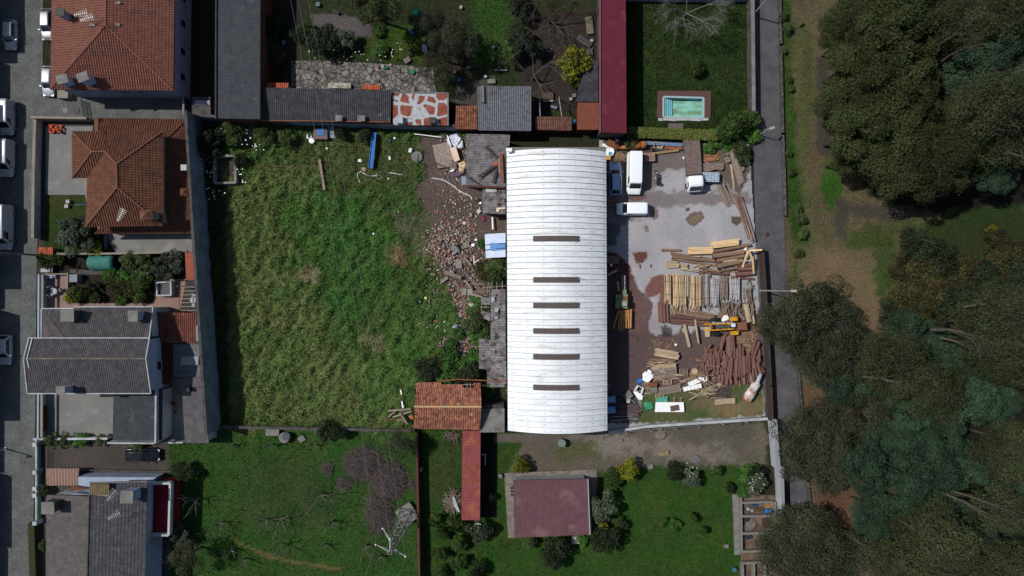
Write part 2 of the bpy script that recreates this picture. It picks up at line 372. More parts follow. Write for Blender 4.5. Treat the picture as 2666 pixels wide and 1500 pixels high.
def ground_colour(px, py, regs=GR, base=(40, 42, 30)):
    col = np.tile(L3(base), (px.size, 1)); g = np.full(px.size, .3)
    n1 = fnoise(px, py, 26, 3) - .5; n2 = fnoise(px, py, 26, 9) - .5; n3 = fnoise(px, py, 9, 15) - .5; n4 = fnoise(px, py, 9, 19) - .5
    for poly, c, wob, op, gr in regs:
        k = 2.6 * wob
        qx = px + n1 * k + n3 * k * .8; qy = py + n2 * k + n4 * k * .8
        xs = [p[0] for p in poly]; ys = [p[1] for p in poly]
        w = np.zeros(px.size)
        for dx, dy in (((0, 0),) if wob < 3 else ((0, 0), (wob*.5, 0), (-wob*.5, 0), (0, wob*.5), (0, -wob*.5))):
            w += inpoly(qx + dx, qy + dy, poly)
        w = w / (1 if wob < 3 else 5) * op
        col = col * (1 - w[:, None]) + L3(c) * w[:, None]; g = g * (1 - w) + gr * w
    return col, g
def grid_mesh(name, xs, ys, fz, regs, base, m, holes=(), keep=None, **kw):
    X, Y = np.meshgrid(xs, ys); X = X.ravel(); Y = Y.ravel(); px = X * S0 + 1333; py = 750 - Y * S0
    col, g = ground_colour(px, py, regs, base)
    # natural mottling of the soil and sward
    mot = .8 + .4 * fnoise(px, py, 60, 31); col = col * mot[:, None]
    tint = (fnoise(px, py, 40, 41) - .5) * g; col[:, 0] *= 1 + .9 * tint; col[:, 2] *= 1 + .5 * tint
    Zz = fz(px, py, g); nx = len(xs); ny = len(ys)
    i = np.arange(nx - 1); j = np.arange(ny - 1); I, J = np.meshgrid(i, j); I = I.ravel(); J = J.ravel()
    q = np.stack([J*nx + I, J*nx + I + 1, (J+1)*nx + I + 1, (J+1)*nx + I], 1)
    cx = px[q].mean(1); cy = py[q].mean(1); ok = np.ones(len(q), bool)
    for h in holes: ok &= ~inpoly(cx, cy, h)
    if keep is not None: ok &= inpoly(cx, cy, keep)
    q = q[ok]
    if q.size and np.cross(np.array([X[q[0,1]]-X[q[0,0]], Y[q[0,1]]-Y[q[0,0]]]), np.array([X[q[0,2]]-X[q[0,0]], Y[q[0,2]]-Y[q[0,0]]])) < 0: q = q[:, ::-1]
    o = fast_mesh(name, np.stack([X, Y, Zz], 1), q, m, col); meta(o, **kw); return o
def fast_mesh(name, v, f, m, col=None, parent=None, smooth=False):
    me = bpy.data.meshes.new(name); k = f.shape[1]
    me.vertices.add(len(v)); me.vertices.foreach_set('co', np.asarray(v, np.float32).ravel())
    me.loops.add(f.size); me.loops.foreach_set('vertex_index', f.ravel().astype(np.int32))
    me.polygons.add(len(f)); me.polygons.foreach_set('loop_start', np.arange(0, f.size, k, dtype=np.int32))
    me.polygons.foreach_set('loop_total', np.full(len(f), k, np.int32))
    if smooth: me.polygons.foreach_set('use_smooth', np.ones(len(f), bool))
    if col is not None:
        a = me.color_attributes.new('tint', 'FLOAT_COLOR', 'POINT'); a.data.foreach_set('color', np.concatenate([col, np.ones((len(col), 1))], 1).astype(np.float32).ravel())
    if m: me.materials.append(m)
    me.update(); me.validate()
    if name is None: return me
    o = bpy.data.objects.new(name, me); C.objects.link(o)
    if parent is not None: o.parent = parent
    return o
MG = mat('soil and sward', (0, 0, 0), attr='tint', rough=.95, spec=.1, fine=.38, fsc=4.5, bump=.05, bsc=7)
POOLH = P_('B3', (670, 1012), (1094, 1022), (1094, 1240), (670, 1232))
edge = [-1500, -700, -350, -180, -110]
xs = np.concatenate([edge, np.arange(-82, 82.01, .4), [110, 180, 350, 700, 1500]])
ys = np.concatenate([edge, np.arange(-50, 50.01, .4), [110, 180, 350, 700, 1500]])
def gz(px, py, g):
    n = fnoise(px, py, 20, 55); return g * (n - 1) * .2 * (np.abs(px - 1333) < 1500)
def gzf(px, py, g):
    infield = inpoly(px, py, FIELD)
    xr = px * .8 + py * .6; yr = -px * .6 + py * .8
    n = fnoise(xr * 1.0, yr * .6, 13, 77) ** 1.5
    return np.where(infield, g * (n - .3) * 1.05, gz(px, py, g)) - .02
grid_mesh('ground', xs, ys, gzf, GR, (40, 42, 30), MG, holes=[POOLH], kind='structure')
# grass blades, coloured like the sward they stand in
def blades(name, npts, box, hgt, wid, seed, label, gmin=.45, poly=None, lean=.5):
    rg = np.random.default_rng(seed)
    px = rg.uniform(box[0], box[2], npts); py = rg.uniform(box[1], box[3], npts)
    col, g = ground_colour(px, py); z0 = gzf(px, py, g)
    clump = fnoise(px, py, 9, 91)
    ok = (rg.random(npts) < g * (.35 + clump)) & (g > gmin) & ~inpoly(px, py, P_('B3', (600, 950), (1175, 950), (1175, 1275), (600, 1275))) & ~inpoly(px, py, P_('B4', (250, 470), (520, 470), (520, 810), (255, 810)))
    if poly is not None: ok &= inpoly(px, py, poly)
    px, py, col, z0, clump = px[ok], py[ok], col[ok], z0[ok], clump[ok]; n = len(px)
    x = (px - 1333) / S0; y = (750 - py) / S0
    h = hgt * rg.uniform(.5, 1.3, n) * (.5 + clump); a = rg.uniform(0, 2 * np.pi, n); w = wid * rg.uniform(.6, 1.4, n)
    la = rg.normal(.6, 1.1, n); ln = h * lean * rg.uniform(.4, 1.6, n)
    c, s = np.cos(a) * w, np.sin(a) * w
    v = np.stack([np.stack([x - c, y - s, z0 - .03], 1), np.stack([x + c, y + s, z0 - .03], 1),
                  np.stack([x + ln * np.cos(la) + c * .25, y + ln * np.sin(la), z0 + h], 1)], 1).reshape(-1, 3)
    t = rg.uniform(.65, 1.45, n) * 1.2
    straw = (rg.random(n) < .09)[:, None]
    cc = np.where(straw, col * np.array([1.5, 1.2, 1.15]), col) * t[:, None]
    o = fast_mesh(name, v, np.arange(3 * n).reshape(-1, 3), mat('grass blades', (0, 0, 0), attr='tint', rough=.8, spec=.2, fine=0), np.repeat(cc, 3, 0))
    return meta(o, label, 'grass', kind='stuff')
blades('field_grass', 230000, (500, 310, 1335, 1112), .33, .05, 1, 'long tufted grass filling the walled field', poly=FIELD, lean=.8)
blades('lawn_grass', 120000, (440, 1105, 1995, 1560), .16, .05, 2, 'short green grass of the gardens below the field')
blades('orchard_grass', 60000, (1625, -60, 1950, 350), .22, .06, 3, 'dark uneven grass of the pool garden')
blades('verge_grass', 90000, (2035, -40, 2600, 1400), .2, .05, 4, 'patchy dry grass on the verge beside the wood', gmin=.3)
blades('garden_grass', 50000, (690, -60, 1562, 330), .2, .05, 5, 'rough grass in the overgrown gardens above the sheds')
# ---------------------------------------------------------------- common materials; surroundings carry the dimming outside the plot in their colours
def rt(key, c1, c2, tile=None, **k): return mat(key, c1, c2, coord='pos', sc=k.pop('sc', 1.2), tile=tile, **k)
M_terra = rt('dull terracotta tiles', (118, 76, 63), (108, 68, 56), (.27, .42, .12), c3=(88, 62, 54), sc3=.5, t3=.62)
M_terra2 = rt('brown orange tiles', (106, 68, 48), (88, 56, 42), (.27, .42, .13), c3=(78, 56, 46), sc3=.4, t3=.6)
M_terra3 = rt('old weathered clay tiles', (150, 100, 80), (124, 76, 62), (.24, .4, .38), c3=(170, 128, 84), sc3=1.3, t3=.6, fine=.4, fsc=9)
M_orange = rt('bright orange tiles', (178, 92, 60), (150, 78, 50), (.25, .45, .2))
M_grey = rt('dark grey tiles', (78, 74, 76), (64, 61, 64), (.29, .4, .18), c3=(92, 90, 84), sc3=2.2, t3=.64)
M_greyp = rt('pale grey corrugated sheets', (92, 90, 92), (78, 76, 78), None)
M_dcor = rt('dark corrugated sheets', (62, 62, 68), (48, 48, 54), None, c3=(92, 92, 92), sc3=1.6, t3=.62)
M_cor = rt('weathered corrugated sheets', (122, 118, 120), (96, 92, 94), None, c3=(66, 60, 58), sc3=.8, t3=.57, fine=.35, fsc=7)
M_cor2 = rt('streaked corrugated sheets', (134, 130, 132), (98, 92, 92), None, c3=(62, 54, 52), sc3=1.4, t3=.54, fine=.4, fsc=5)
M_ndark = rt('dark bitumen sheets', (58, 62, 66), (48, 52, 58), None, c3=(74, 76, 78), sc3=.9, t3=.62)
M_red = rt('crimson ribbed sheet', (96, 28, 44), (84, 26, 40), None, fine=.12, c3=(104, 44, 54), sc3=.5, t3=.6)
M_coral = rt('faded coral sheet', (134, 70, 68), (124, 62, 60), None, c3=(150, 86, 62), sc3=.5, t3=.58, fine=.12)
M_maroon = rt('dusty maroon sheet', (98, 66, 72), (90, 60, 66), None, fine=.12, c3=(110, 84, 84), sc3=.4, t3=.6)
M_white = rt('white painted roof sheet', (226, 229, 232), (215, 219, 223), None, c3=(200, 202, 200), sc3=.9, t3=.58, fine=.06, fsc=2.2, rough=.6, stretch=(.22, 1.6, 1))
M_bwhite = rt('bluish white sheet', (205, 216, 234), (196, 208, 228), None, fine=.05)
M_blue = mat('blue painted metal', (38, 104, 176), (30, 88, 156), sc=3, rough=.5)
M_lwall = mat('lavender grey render', (142, 144, 160), (130, 132, 148), sc=.8, fine=.1)
M_bwall = mat('pale blue grey render', (150, 160, 178), (136, 148, 168), sc=.7, fine=.08)
M_cream = mat('cream render', (132, 124, 112), (118, 112, 102), sc=.7, fine=.12)
M_conc = mat('grey concrete', (120, 118, 114), (104, 102, 98), sc=.9, c3=(86, 84, 80), sc3=.5, t3=.6, fine=.15, bump=.01)
M_dconc = mat('stained dark concrete', (76, 73, 72), (62, 60, 58), sc=1.2, c3=(50, 48, 44), sc3=.6, t3=.56, fine=.2)
M_court = mat('smooth courtyard concrete', (116, 115, 112), (106, 105, 103), sc=.35, c3=(126, 125, 122), sc3=.3, t3=.55, fine=.08)
M_wwall = mat('weathered white wall', (172, 176, 178), (150, 154, 156), sc=.6, fine=.12)
M_brick = mat('red brick', (92, 52, 42), (74, 42, 36), sc=6, fine=.2)
M_dark = mat('dark opening', (18, 20, 24), rough=.6)
M_glass = mat('dark window glass', (24, 32, 40), rough=.12, spec=.7, fine=0)
M_cglass = mat('car glass', (16, 26, 30), rough=.08, spec=.8, fine=0)
M_metal = mat('grey metal', (134, 138, 142), rough=.4, metal=.5, fine=.05)
M_gmetal = mat('galvanised steel', (168, 168, 164), rough=.5, metal=.3, fine=.1)
M_rust = mat('rusty steel', (140, 84, 52), (108, 62, 42), sc=2.5, rough=.8, fine=.25)
M_wood = mat('weathered planks', (140, 128, 118), (112, 98, 88), sc=3, rnd=.18, coord='obj', fine=.25, stretch=(.3, 6, 6))
M_fresh = mat('fresh sawn timber', (224, 196, 152), (200, 164, 114), sc=2, rnd=.1, coord='obj', fine=.12, stretch=(.3, 6, 6))
M_tan = mat('tan sawn boards', (184, 164, 136), (146, 122, 98), sc=2, rnd=.16, coord='obj', fine=.22, stretch=(.3, 6, 6))
M_bark = mat('red brown bark', (120, 88, 80), (90, 62, 56), sc=3, rnd=.22, coord='obj', fine=.3, fsc=10, c3=(160, 118, 92), sc3=3, t3=.66, stretch=(.5, 3, 3))
M_bark2 = mat('grey brown bark', (140, 116, 98), (96, 72, 58), sc=3, rnd=.2, coord='obj', fine=.3, c3=(176, 148, 112), sc3=2.5, t3=.6, stretch=(.4, 3, 3))
M_peel = mat('peeled orange log', (196, 146, 92), (152, 102, 58), sc=3, rnd=.15, coord='obj', fine=.2, stretch=(.4, 4, 4))
M_palelog = mat('pale weathered log', (176, 164, 138), (140, 124, 98), sc=2.5, rnd=.12, coord='obj', fine=.22, stretch=(.6, 3, 3))
M_cut = mat('cut log end', (206, 160, 110), (180, 132, 88), sc=6, coord='obj')
M_tyre = mat('tyre rubber', (28, 28, 30), rough=.9)
M_wpaint = mat('glossy white paint', (236, 239, 243), rough=.25, spec=.5, fine=0)
M_wpaint2 = mat('dimmed white car paint', (150, 154, 162), rough=.3, spec=.4, fine=0)  # white paint darkened to grey, dimming of the surroundings put into the colour
M_spaint = mat('blue silver paint', (150, 170, 200), rough=.3, metal=.3, fine=0)
M_silver = mat('silver paint', (124, 126, 130), rough=.35, metal=.35, fine=0)
M_npaint = mat('navy paint', (30, 34, 46), rough=.2, metal=.2, fine=0)
M_lamp = mat('lamp lens', (200, 204, 200), rough=.2, fine=0)
M_rlamp = mat('red lens', (110, 24, 24), rough=.3, fine=0)
M_black = mat('black plastic', (26, 27, 30), rough=.6, fine=0)
M_wplast = mat('white plastic', (236, 236, 236), rough=.5, fine=.04)
M_green = mat('sage green machine paint', (128, 144, 112), (104, 116, 90), sc=3, fine=.1)
M_yellow = mat('yellow machine paint', (206, 152, 34), (170, 118, 32), sc=4, fine=.12)
M_stonew = stone_mat('rubble stone', (96, 92, 88), (70, 66, 64), (44, 42, 40), 3.0)
M_cobl = stone_mat('grey cobbles', (104, 106, 105), (86, 88, 87), (64, 65, 64), 5.2, bump=.01)
M_lane = stone_mat('worn grey lane paving', (90, 89, 93), (76, 75, 80), (66, 65, 70), 6.0, bump=.006)
M_flag = stone_mat('crazy paving', (128, 124, 118), (84, 80, 78), (34, 32, 30), 1.5)
M_pink = mat('pink courtyard tiles', (132, 108, 100), (122, 100, 92), sc=1, fine=.1)
M_water = mat('clear pool water', (96, 186, 186), rough=.05, spec=.5, fine=0, trans=.9)
# ---------------------------------------------------------------- roads, paving, yard
def sheet(name, pts, z, m, kind='structure', **kw):
    mb = MB(); n = len(pts); mb.prism([G(*p) for p in pts], -.12, z); return obj(name, mb, m, kind=kind, **kw)
sheet('road', [(-260, -500), (112, -500), (112, 320), (96, 660), (92, 1100), (84, 1500), (80, 2000), (-260, 2000)], .012, M_cobl)
sheet('paved_forecourt', [(112, 215), (495, 250), (510, 312), (112, 312)], .02, M_cobl)
def strip(name, L_, R_, z, m): return sheet(name, L_ + R_[::-1], z, m)
lane_l = [(1950, -300), (1956, 120), (1960, 350), (1966, 560), (1972, 800), (1985, 1000), (1998, 1100), (2022, 1300), (2046, 1500), (2080, 1800)]
lane_r = [(2026, -300), (2028, 120), (2033, 350), (2040, 560), (2050, 760), (2065, 900), (2076, 1000), (2080, 1080), (2096, 1240), (2110, 1400), (2130, 1500)]
strip('lane', lane_l, lane_r, .012, M_lane)
sheet('flagstone_paving', P_('B1', (1080, 720), (1400, 715), (2020, 745), (2750, 800), (2800, 1120), (1080, 1060)), .03, M_flag)
# yard: one finely coloured sheet of concrete, wet dirt and bark mud
YARD = [(1560, 365), (1950, 375), (1962, 560), (1976, 800), (1992, 1083), (1570, 1122)]
YR = [
 (P_('C5', (80, 0), (2200, 0), (2200, 160), (1300, 190), (860, 260), (700, 330), (300, 480), (80, 400)), (112, 104, 106), 8, .95, 0),
 (P_('C3', (100, 500), (2200, 150), (2300, 900), (1700, 900), (1300, 1449), (100, 1449)), (98, 88, 84), 8, .9, 0),
 (P_('C3', (100, 100), (2100, 200), (2100, 420), (700, 480), (600, 720), (100, 720)), (66, 60, 50), 5, .95, .2),
 (P_('C4', (720, 200), (1850, 230), (1900, 1050), (1650, 1400), (1300, 1150), (1200, 1100), (760, 400)), (78, 68, 54), 6, .9, .3),
 (P_('C5', (1250, 390), (1350, 300), (1480, 270), (1530, 340), (1480, 440), (1380, 510), (1290, 470)), (98, 84, 78), 2, 1, 0),
 (P_('C5', (1300, 400), (1440, 310), (1490, 340), (1430, 440), (1340, 480)), (112, 94, 80), 1, 1, 0),
 (P_('C5', (1900, 360), (2060, 350), (2070, 440), (1990, 500), (1920, 450)), (88, 74, 68), 2, 1, 0),
 (P_('C5', (1230, 230), (1310, 230), (1310, 280), (1260, 290)), (70, 54, 50), 2, .9, 0),
 (P_('C5', (760, 250), (860, 270), (860, 380), (790, 410), (740, 330)), (104, 90, 80), 2, .9, 0),
 (P_('C5', (640, 500), (700, 480), (730, 570), (670, 580)), (98, 92, 80), 2, .8, 0),
 (P_('C5', (380, 60), (700, 20), (720, 90), (500, 140), (380, 130)), (94, 66, 54), 3, .8, 0),
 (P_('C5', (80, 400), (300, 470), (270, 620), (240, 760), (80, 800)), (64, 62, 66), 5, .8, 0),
 (P_('C5', (470, 890), (690, 880), (710, 960), (640, 1040), (540, 1050)), (96, 60, 54), 3, 1, 0),
 (P_('C5', (580, 1060), (610, 1060), (610, 1120), (590, 1120)), (92, 52, 46), 1, 1, 0),
 (P_('C5', (740, 1050), (770, 1050), (765, 1100), (745, 1090)), (92, 52, 46), 1, 1, 0),
 (P_('C5', (250, 900), (430, 1050), (470, 1200), (560, 1449), (80, 1449), (80, 900)), (76, 48, 46), 6, 1, 0),
 (P_('C6', (740, 190), (950, 140), (960, 540), (880, 560), (900, 420), (780, 470), (680, 470), (690, 300)), (108, 76, 68), 5, 1, 0),
 (P_('C6', (80, 200), (440, 230), (560, 330), (680, 450), (760, 560), (820, 650), (840, 850), (1050, 980), (1500, 950), (2340, 700), (2400, 1500), (80, 1500)), (86, 71, 70), 7, 1, 0),
 (P_('C6', (470, 380), (680, 520), (640, 900), (520, 1250), (450, 1300)), (98, 73, 69), 8, .8, 0),
 (P_('C6', (640, 520), (720, 580), (740, 760), (660, 900), (600, 880)), (98, 78, 76), 6, .7, 0),
 (P_('C6', (780, 560), (850, 560), (880, 860), (940, 1000), (830, 1020), (720, 960)), (150, 142, 148), 4, .9, 0),
 (P_('C6', (500, 1150), (620, 1180), (600, 1400), (470, 1400)), (102, 58, 56), 6, .9, 0),
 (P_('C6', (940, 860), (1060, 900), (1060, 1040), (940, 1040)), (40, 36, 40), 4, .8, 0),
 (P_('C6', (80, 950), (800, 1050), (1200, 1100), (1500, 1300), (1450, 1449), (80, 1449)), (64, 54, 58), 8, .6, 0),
 (P_('C6', (1700, 540), (2260, 540), (2300, 900), (2000, 900), (1800, 660)), (84, 62, 52), 6, .9, .2),
 (P_('C6', (1960, 940), (2330, 920), (2340, 1300), (2000, 1250)), (130, 110, 82), 6, .8, 0),
 (P_('C7', (100, -20), (2320, -20), (2320, 700), (1700, 680), (1200, 700), (620, 780), (100, 900)), (80, 68, 68), 6, 1, 0),
 (P_('C7', (620, 780), (1200, 700), (1300, 640), (1700, 680), (2300, 640), (2300, 1090), (1000, 1180), (480, 1190), (560, 1000)), (72, 80, 46), 6, 1, 1),
 (P_('C7', (1180, 720), (1300, 1000), (1900, 960), (2300, 1000), (2200, 860), (1600, 800)), (104, 88, 66), 16, .8, .2),
 (P_('C7', (1560, 880), (2100, 900), (2330, 760), (2320, 1060), (1500, 1110)), (112, 98, 70), 10, .6, .5),
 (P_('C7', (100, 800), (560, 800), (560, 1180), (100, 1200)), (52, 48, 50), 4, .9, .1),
]
ysx = np.arange((1555 - 1333) / S0, (1996 - 1333) / S0, .13); ysy = np.arange((750 - 1130) / S0, (750 - 362) / S0, .13)
MY = mat('yard concrete and bark mud', (0, 0, 0), attr='tint', rough=.85, spec=.25, fine=.16, fsc=6, bump=.012, bsc=20)
grid_mesh('yard', ysx, ysy, lambda px, py, g: .035 + g * fnoise(px, py, 8, 5) * .15 + 0 * px, YR, (150, 148, 151), MY, keep=YARD, kind='structure')
# ================================================================ BUILDINGS
def antenna(parent_thing, p, h=1.6, rz=.4, label='thin white television antenna standing on a house roof'):
    t = thing('tv_antenna', label, 'antenna', p)
    mb = MB(); mb.tube([Vector(p), Vector(p) + Vector((0, 0, h))], .04, 6); obj('mast', mb, M_metal, t)
    mb = MB(); d = Vector((math.cos(rz), math.sin(rz), 0)); e = Vector((-d.y, d.x, 0)); top = Vector(p) + Vector((0, 0, h - .1))
    mb.beam(top - d * .9, top + d * .9, .05, .05)
    for i in range(7): q = top + d * (-.8 + i * .26); mb.beam(q - e * (.25 + .05 * i), q + e * (.25 + .05 * i), .035, .03)
    obj('aerial', mb, M_gmetal, t); return t
def chimney(parent, c, size, z0, z1, m, mcap, rz=0, cap='flat'):
    mb = MB().box((c.x, c.y, (z0 + z1) / 2), (size[0], size[1], z1 - z0), rz); f = obj('chimney', mb, m, parent)
    mb = MB()
    if cap == 'flat': mb.box((c.x, c.y, z1 + .06), (size[0] + .3, size[1] + .3, .12), rz)
    else: mb.box((c.x, c.y, z1 + .25), (size[0] + .35, size[1] + .35, .5), rz, 0, .15)
    obj('chimney_cap', mb, mcap, f)
# ---- 1 large hipped house top left
t = thing('hipped_house', 'big house with hipped orange clay roof at the top left corner', 'house', G(300, 150))
ez, rz_ = 5.6, 8.0
BL, BR = G(131, 232, ez), G(451, 236, ez); TL, TR = G(138, -160, ez), G(456, -160, ez)
r1, r2 = G(275, 66, rz_), G(277, -90, rz_)
mb = MB(); roof(mb, [TL, BL, r1, r2], .34, .07, .42, .03); roof(mb, [BL, BR, r1], .34, .07, .42, .03)
roof(mb, [BR, TR, r2, r1], .34, .07, .42, .03); roof(mb, [TR, TL, r2], .34, .07, .42, .03)
rf = obj('roof', mb, M_terra, t)
obj('ridge_tiles', ridge(MB(), [BL, r1, r2]) and ridge(ridge(MB(), [BL, r1, r2]), [BR, r1]), M_terra, rf)
mb = MB()
for a, b in ((BL, BR), (BR, TR), (TL, BL)): mb.tube([a + Vector((0, 0, -.12)), b + Vector((0, 0, -.12))], .08, 6)
obj('gutter', mb, M_dark, t)
walls_under([TL, BL, BR, TR], -.1, ez - .05, M_lwall, t, .45)
wq = inset([TL, BL, BR, TR], .45)
for tt in (.12, .3, .5, .68): window_on(t, wq[2], wq[3], tt, 1.0, 1.6, 3.1, (M_bwall, M_glass))
for tt in (.52, .66): window_on(t, wq[1], wq[2], tt, 1.1, 2.6, 3.6, (M_bwall, M_glass))
chimney(t, Z('A1', 775, 185, 7), (.9, .7), 6, 8.1, M_lwall, M_dconc); chimney(t, Z('A1', 790, 960, 6.5), (1.2, .9), 5.6, 7.4, M_bwall, M_conc, .25)
chimney(t, Z('A1', 1050, 945, 6.5), (1.2, .9), 5.6, 7.8, M_bwall, M_conc, .35)
for x, y in ((1390, 35), (1090, 300), (1385, 295)): obj('roof_vent', MB().box(Z('A1', x, y, 7.55), (.8, .35, .25)), M_conc, t)
antenna(t, Z('A1', 1070, 240, 7.5), 2.2, .2, 'white antenna near the ridge of the big orange hipped roof, upper of two')
antenna(t, Z('A1', 1150, 300, 7.6), 2.4, .3, 'white antenna near the ridge of the big orange hipped roof, lower of two')
mb = MB(); mb.box(Z('A1', 765, 1115, .5), (1.5, 1.3, 1.0)); f = thing('planter', 'square planter of clipped hedge beside the big hipped house', 'planter', Z('A1', 765, 1115))
obj('planter_box', mb, M_cream, f); PLANTER = f
# ---- 2 terracotta house complex
t = thing('tiled_house', 'brown orange tiled house with intersecting hips and a lower wing around it', 'house', G(330, 460))
e, r_, w_ = 5.6, 7.9, 6.8
z = lambda x, y, h=0: Z('A2', x, y, h)
A, B_, Cc, D = z(850, 190, e), z(1920, 190, e), z(1922, 1305, e), z(1010, 1320, e)
w1, w2, w3 = z(1085, 432, w_), z(1245, 432, w_), z(850, 745, e); n1, n2 = z(1378, 575, r_), z(1384, 850, r_); v1 = z(1025, 738, e)
mb = MB(); K = dict(pitch=.34, amp=.075, row=.42, step=.03)
roof(mb, [A, z(1245, 190, e), w2, w1], **K); roof(mb, [z(1245, 190, e), B_, n1, w2], **K); roof(mb, [A, w1, w3], **K)
roof(mb, [w3, w1, w2, v1], **K); roof(mb, [D, v1, w2, n1, n2], **K); roof(mb, [B_, Cc, n2, n1], **K); roof(mb, [D, Cc, n2], **K)
rf = obj('roof', mb, M_terra2, t)
mb = MB()
for q in ([A, w1, w2, n1, n2, D], [w3, w1], [B_, n1], [Cc, n2]): ridge(mb, [p + Vector((0, 0, .05)) for p in q], .12)
obj('ridge_tiles', mb, M_terra, rf)
walls_under([A, B_, Cc, D], 0, e - .05, M_cream, t, .6)
walls_under([A, z(1245, 190, e), z(1245, 745, e), w3], 0, e - .06, M_cream, t, .5, 'wing_wall')
la, lb, lc = 2.8, 4.0, 2.8
a1, a2, a3, a4 = z(1165, 32, la), z(2205, 48, la), z(2285, 1335, la), z(2280, 1395, la)
i1, i2, i3, i4 = z(1165, 300, lb), z(1935, 300, lb), z(1955, 1100, lb), z(1105, 1398, la)
mb = MB(); roof(mb, [a1, a2, i2, i1], **K); roof(mb, [a2, a4, i3, i2], **K); roof(mb, [i4, a4, i3, z(1190, 1310, 3.3)], **K)
roof(mb, [z(1100, 32, 3.0), z(1150, 32, 3.0), z(1150, 200, 3.0), z(1100, 200, 3.0)], **K)
rf = obj('lower_roof', mb, M_terra2, t)
for q in ([a2, i2], [a4, i3], [z(1160, 32, 3.1), z(1160, 250, 3.1)]): obj('hip_tiles', ridge(MB(), [p + Vector((0, 0, .05)) for p in q], .12), M_terra2, rf)
walls_under([a1, a2, a4, i4], 0, 2.6, M_cream, t, .5, 'lower_wall')
chimney(t, z(1790, 1190, 6.6), (1.3, .9), 6, 8.0, M_conc, M_terra2, .1, 'hip'); chimney(t, z(2205, 915, 3.6), (.8, .7), 2.8, 4.3, M_cream, M_terra2, 0, 'hip')
chimney(t, z(2185, 625, 3.6), (.5, .5), 2.8, 4.0, M_wwall, M_wwall)
antenna(t, z(1550, 1200, 7), 2.6, 1.1, 'white antenna on the lower hip of the brown orange tiled house')
# front wall with grilles, wall to the south
wallrun('railing_wall', 'long pale wall with iron grilles between the left street and tiled house', [z(488, 75), z(470, 700), z(462, 1449)], 1.3, .35, M_wwall, M_cream)
wallrun('stucco_wall', 'pale wall along the top of the tiled house courtyard', [z(470, 60), z(1100, 70)], 1.7, .25, M_cream, M_cream)
wallrun('low_wall', 'pale low wall dividing the tiled house garden from the vegetable plot', [Z('A3', 700, 285), Z('A3', 1500, 278), Z('A3', 2190, 262)], 1.5, .2, M_cream, M_cream)
sheet('courtyard_paving', P_('A2', (600, 130), (1100, 130), (1010, 770), (1010, 940), (540, 940), (540, 130)), .03, M_court)
sheet('side_terrace', P_('A3', (1240, 0), (2300, 0), (2300, 255), (1370, 262), (1290, 150)), .03, M_court)
mb = MB(); roof(mb, ZL('A3', [(445, 200), (628, 200), (622, 285), (445, 278)], 1.9), .27, .05, .4, .03, down=(0, -1))
t = thing('gate_canopy', 'small bright orange tiled canopy at the street edge above a gate', 'canopy', Z('A3', 535, 240)); obj('roof', mb, M_orange, t)
obj('wall', MB().prism(inset(ZL('A3', [(445, 200), (628, 200), (622, 285), (445, 278)], 1.7), .2), 0, 1.74), M_cream, t)
# ---- 3 grey roofed houses
t = thing('grey_hip_house', 'house with dark grey ribbed hip roof and two square chimneys', 'house', G(240, 840))
z = lambda x, y, h=0: Z('A3', x, y, h)
e1, e2 = 5.3, 6.9
mb = MB(); g1, g2, g3, g4, g5, g6 = z(492, 922, e1), z(874, 920, e1), z(880, 902, e1), z(1808, 900, e1), z(1762, 1275, e2), z(770, 1275, e2)
roof(mb, [g1, g2, g3, g4, g5, g6], .29, .035, .5, .02); roof(mb, [g1, g6, z(490, 1275, e1)], .29, .035, .5, .02, down=(-1, 0))
rf = obj('roof', mb, M_grey, t); mb = MB()
for a, b in ((g1, g2), (g3, g4), (g4, g5), (g1, z(490, 1275, e1))): mb.beam(a, b, .14, .22)
obj('white_edging', mb, M_wwall, rf); obj('hip_cap', ridge(MB(), [g1, g6], .08), M_grey, rf)
walls_under([g1, g4, g5, z(490, 1275, e1)], 0, e1 - .1, M_wwall, t, .4)
chimney(t, z(860, 1000, 6.2), (1.5, 1.3), 5.3, 7.3, M_dconc, M_conc); chimney(t, z(1630, 1005, 6.2), (1.0, 1.2), 5.3, 7.4, M_bwall, M_conc)
t = thing('grey_gable_house', 'tall house with long grey ribbed gable roof edged in white', 'house', G(220, 950))
z = lambda x, y, h=0: Z('A4', x, y, h); e1, e2 = 7.2, 8.4
p1, p2, p3, p4 = z(345, 90, e1), z(1765, 90, e1), z(1780, 745, e1), z(325, 745, e1); q1, q2 = z(282, 335, e2), z(1722, 335, e2)
mb = MB(); roof(mb, [p1, p2, q2, q1], .29, .035, .5, .02); roof(mb, [q1, q2, p3, p4], .29, .035, .5, .02); rf = obj('roof', mb, M_grey, t)
mb = MB()
for a, b in ((p1, p2), (p2, q2), (q2, p3), (p3, p4), (p4, q1), (q1, p1), (z(385, 90, e1 + .05), z(322, 335, e2 + .05)), (z(322, 335, e2 + .05), z(345, 440, 8.1))): mb.beam(a, b, .13, .2)
obj('white_edging', mb, M_wwall, rf); obj('ridge_tiles', ridge(MB(), [q1, q2], .12), mat('lichen ridge', (112, 108, 100), (88, 84, 80), c3=(150, 118, 50), sc3=.6, t3=.6), rf)
walls_under([p1, p2, p3, p4], 0, e1 - .1, M_bwall, t, .45); wq = inset([p1, p2, p3, p4], .45)
obj('gable_wall', MB().prism([wq[1] + Vector((-.02, 0, 0)), wq[2] + Vector((-.02, 0, 0)), wq[2] + Vector((-.3, 0, 0)), wq[1] + Vector((-.3, 0, 0))], e1 - .2, top=[Vector((wq[1].x - .02, wq[1].y, e1)), Vector((wq[2].x - .02, wq[2].y, e1)), Vector((wq[2].x - .3, wq[2].y, e1)), Vector((wq[1].x - .3, wq[1].y, e1))]), M_bwall, t)
window_on(t, wq[2], wq[1], .45, 1.2, 3.4, 4.6, (M_wwall, M_glass), out=1)
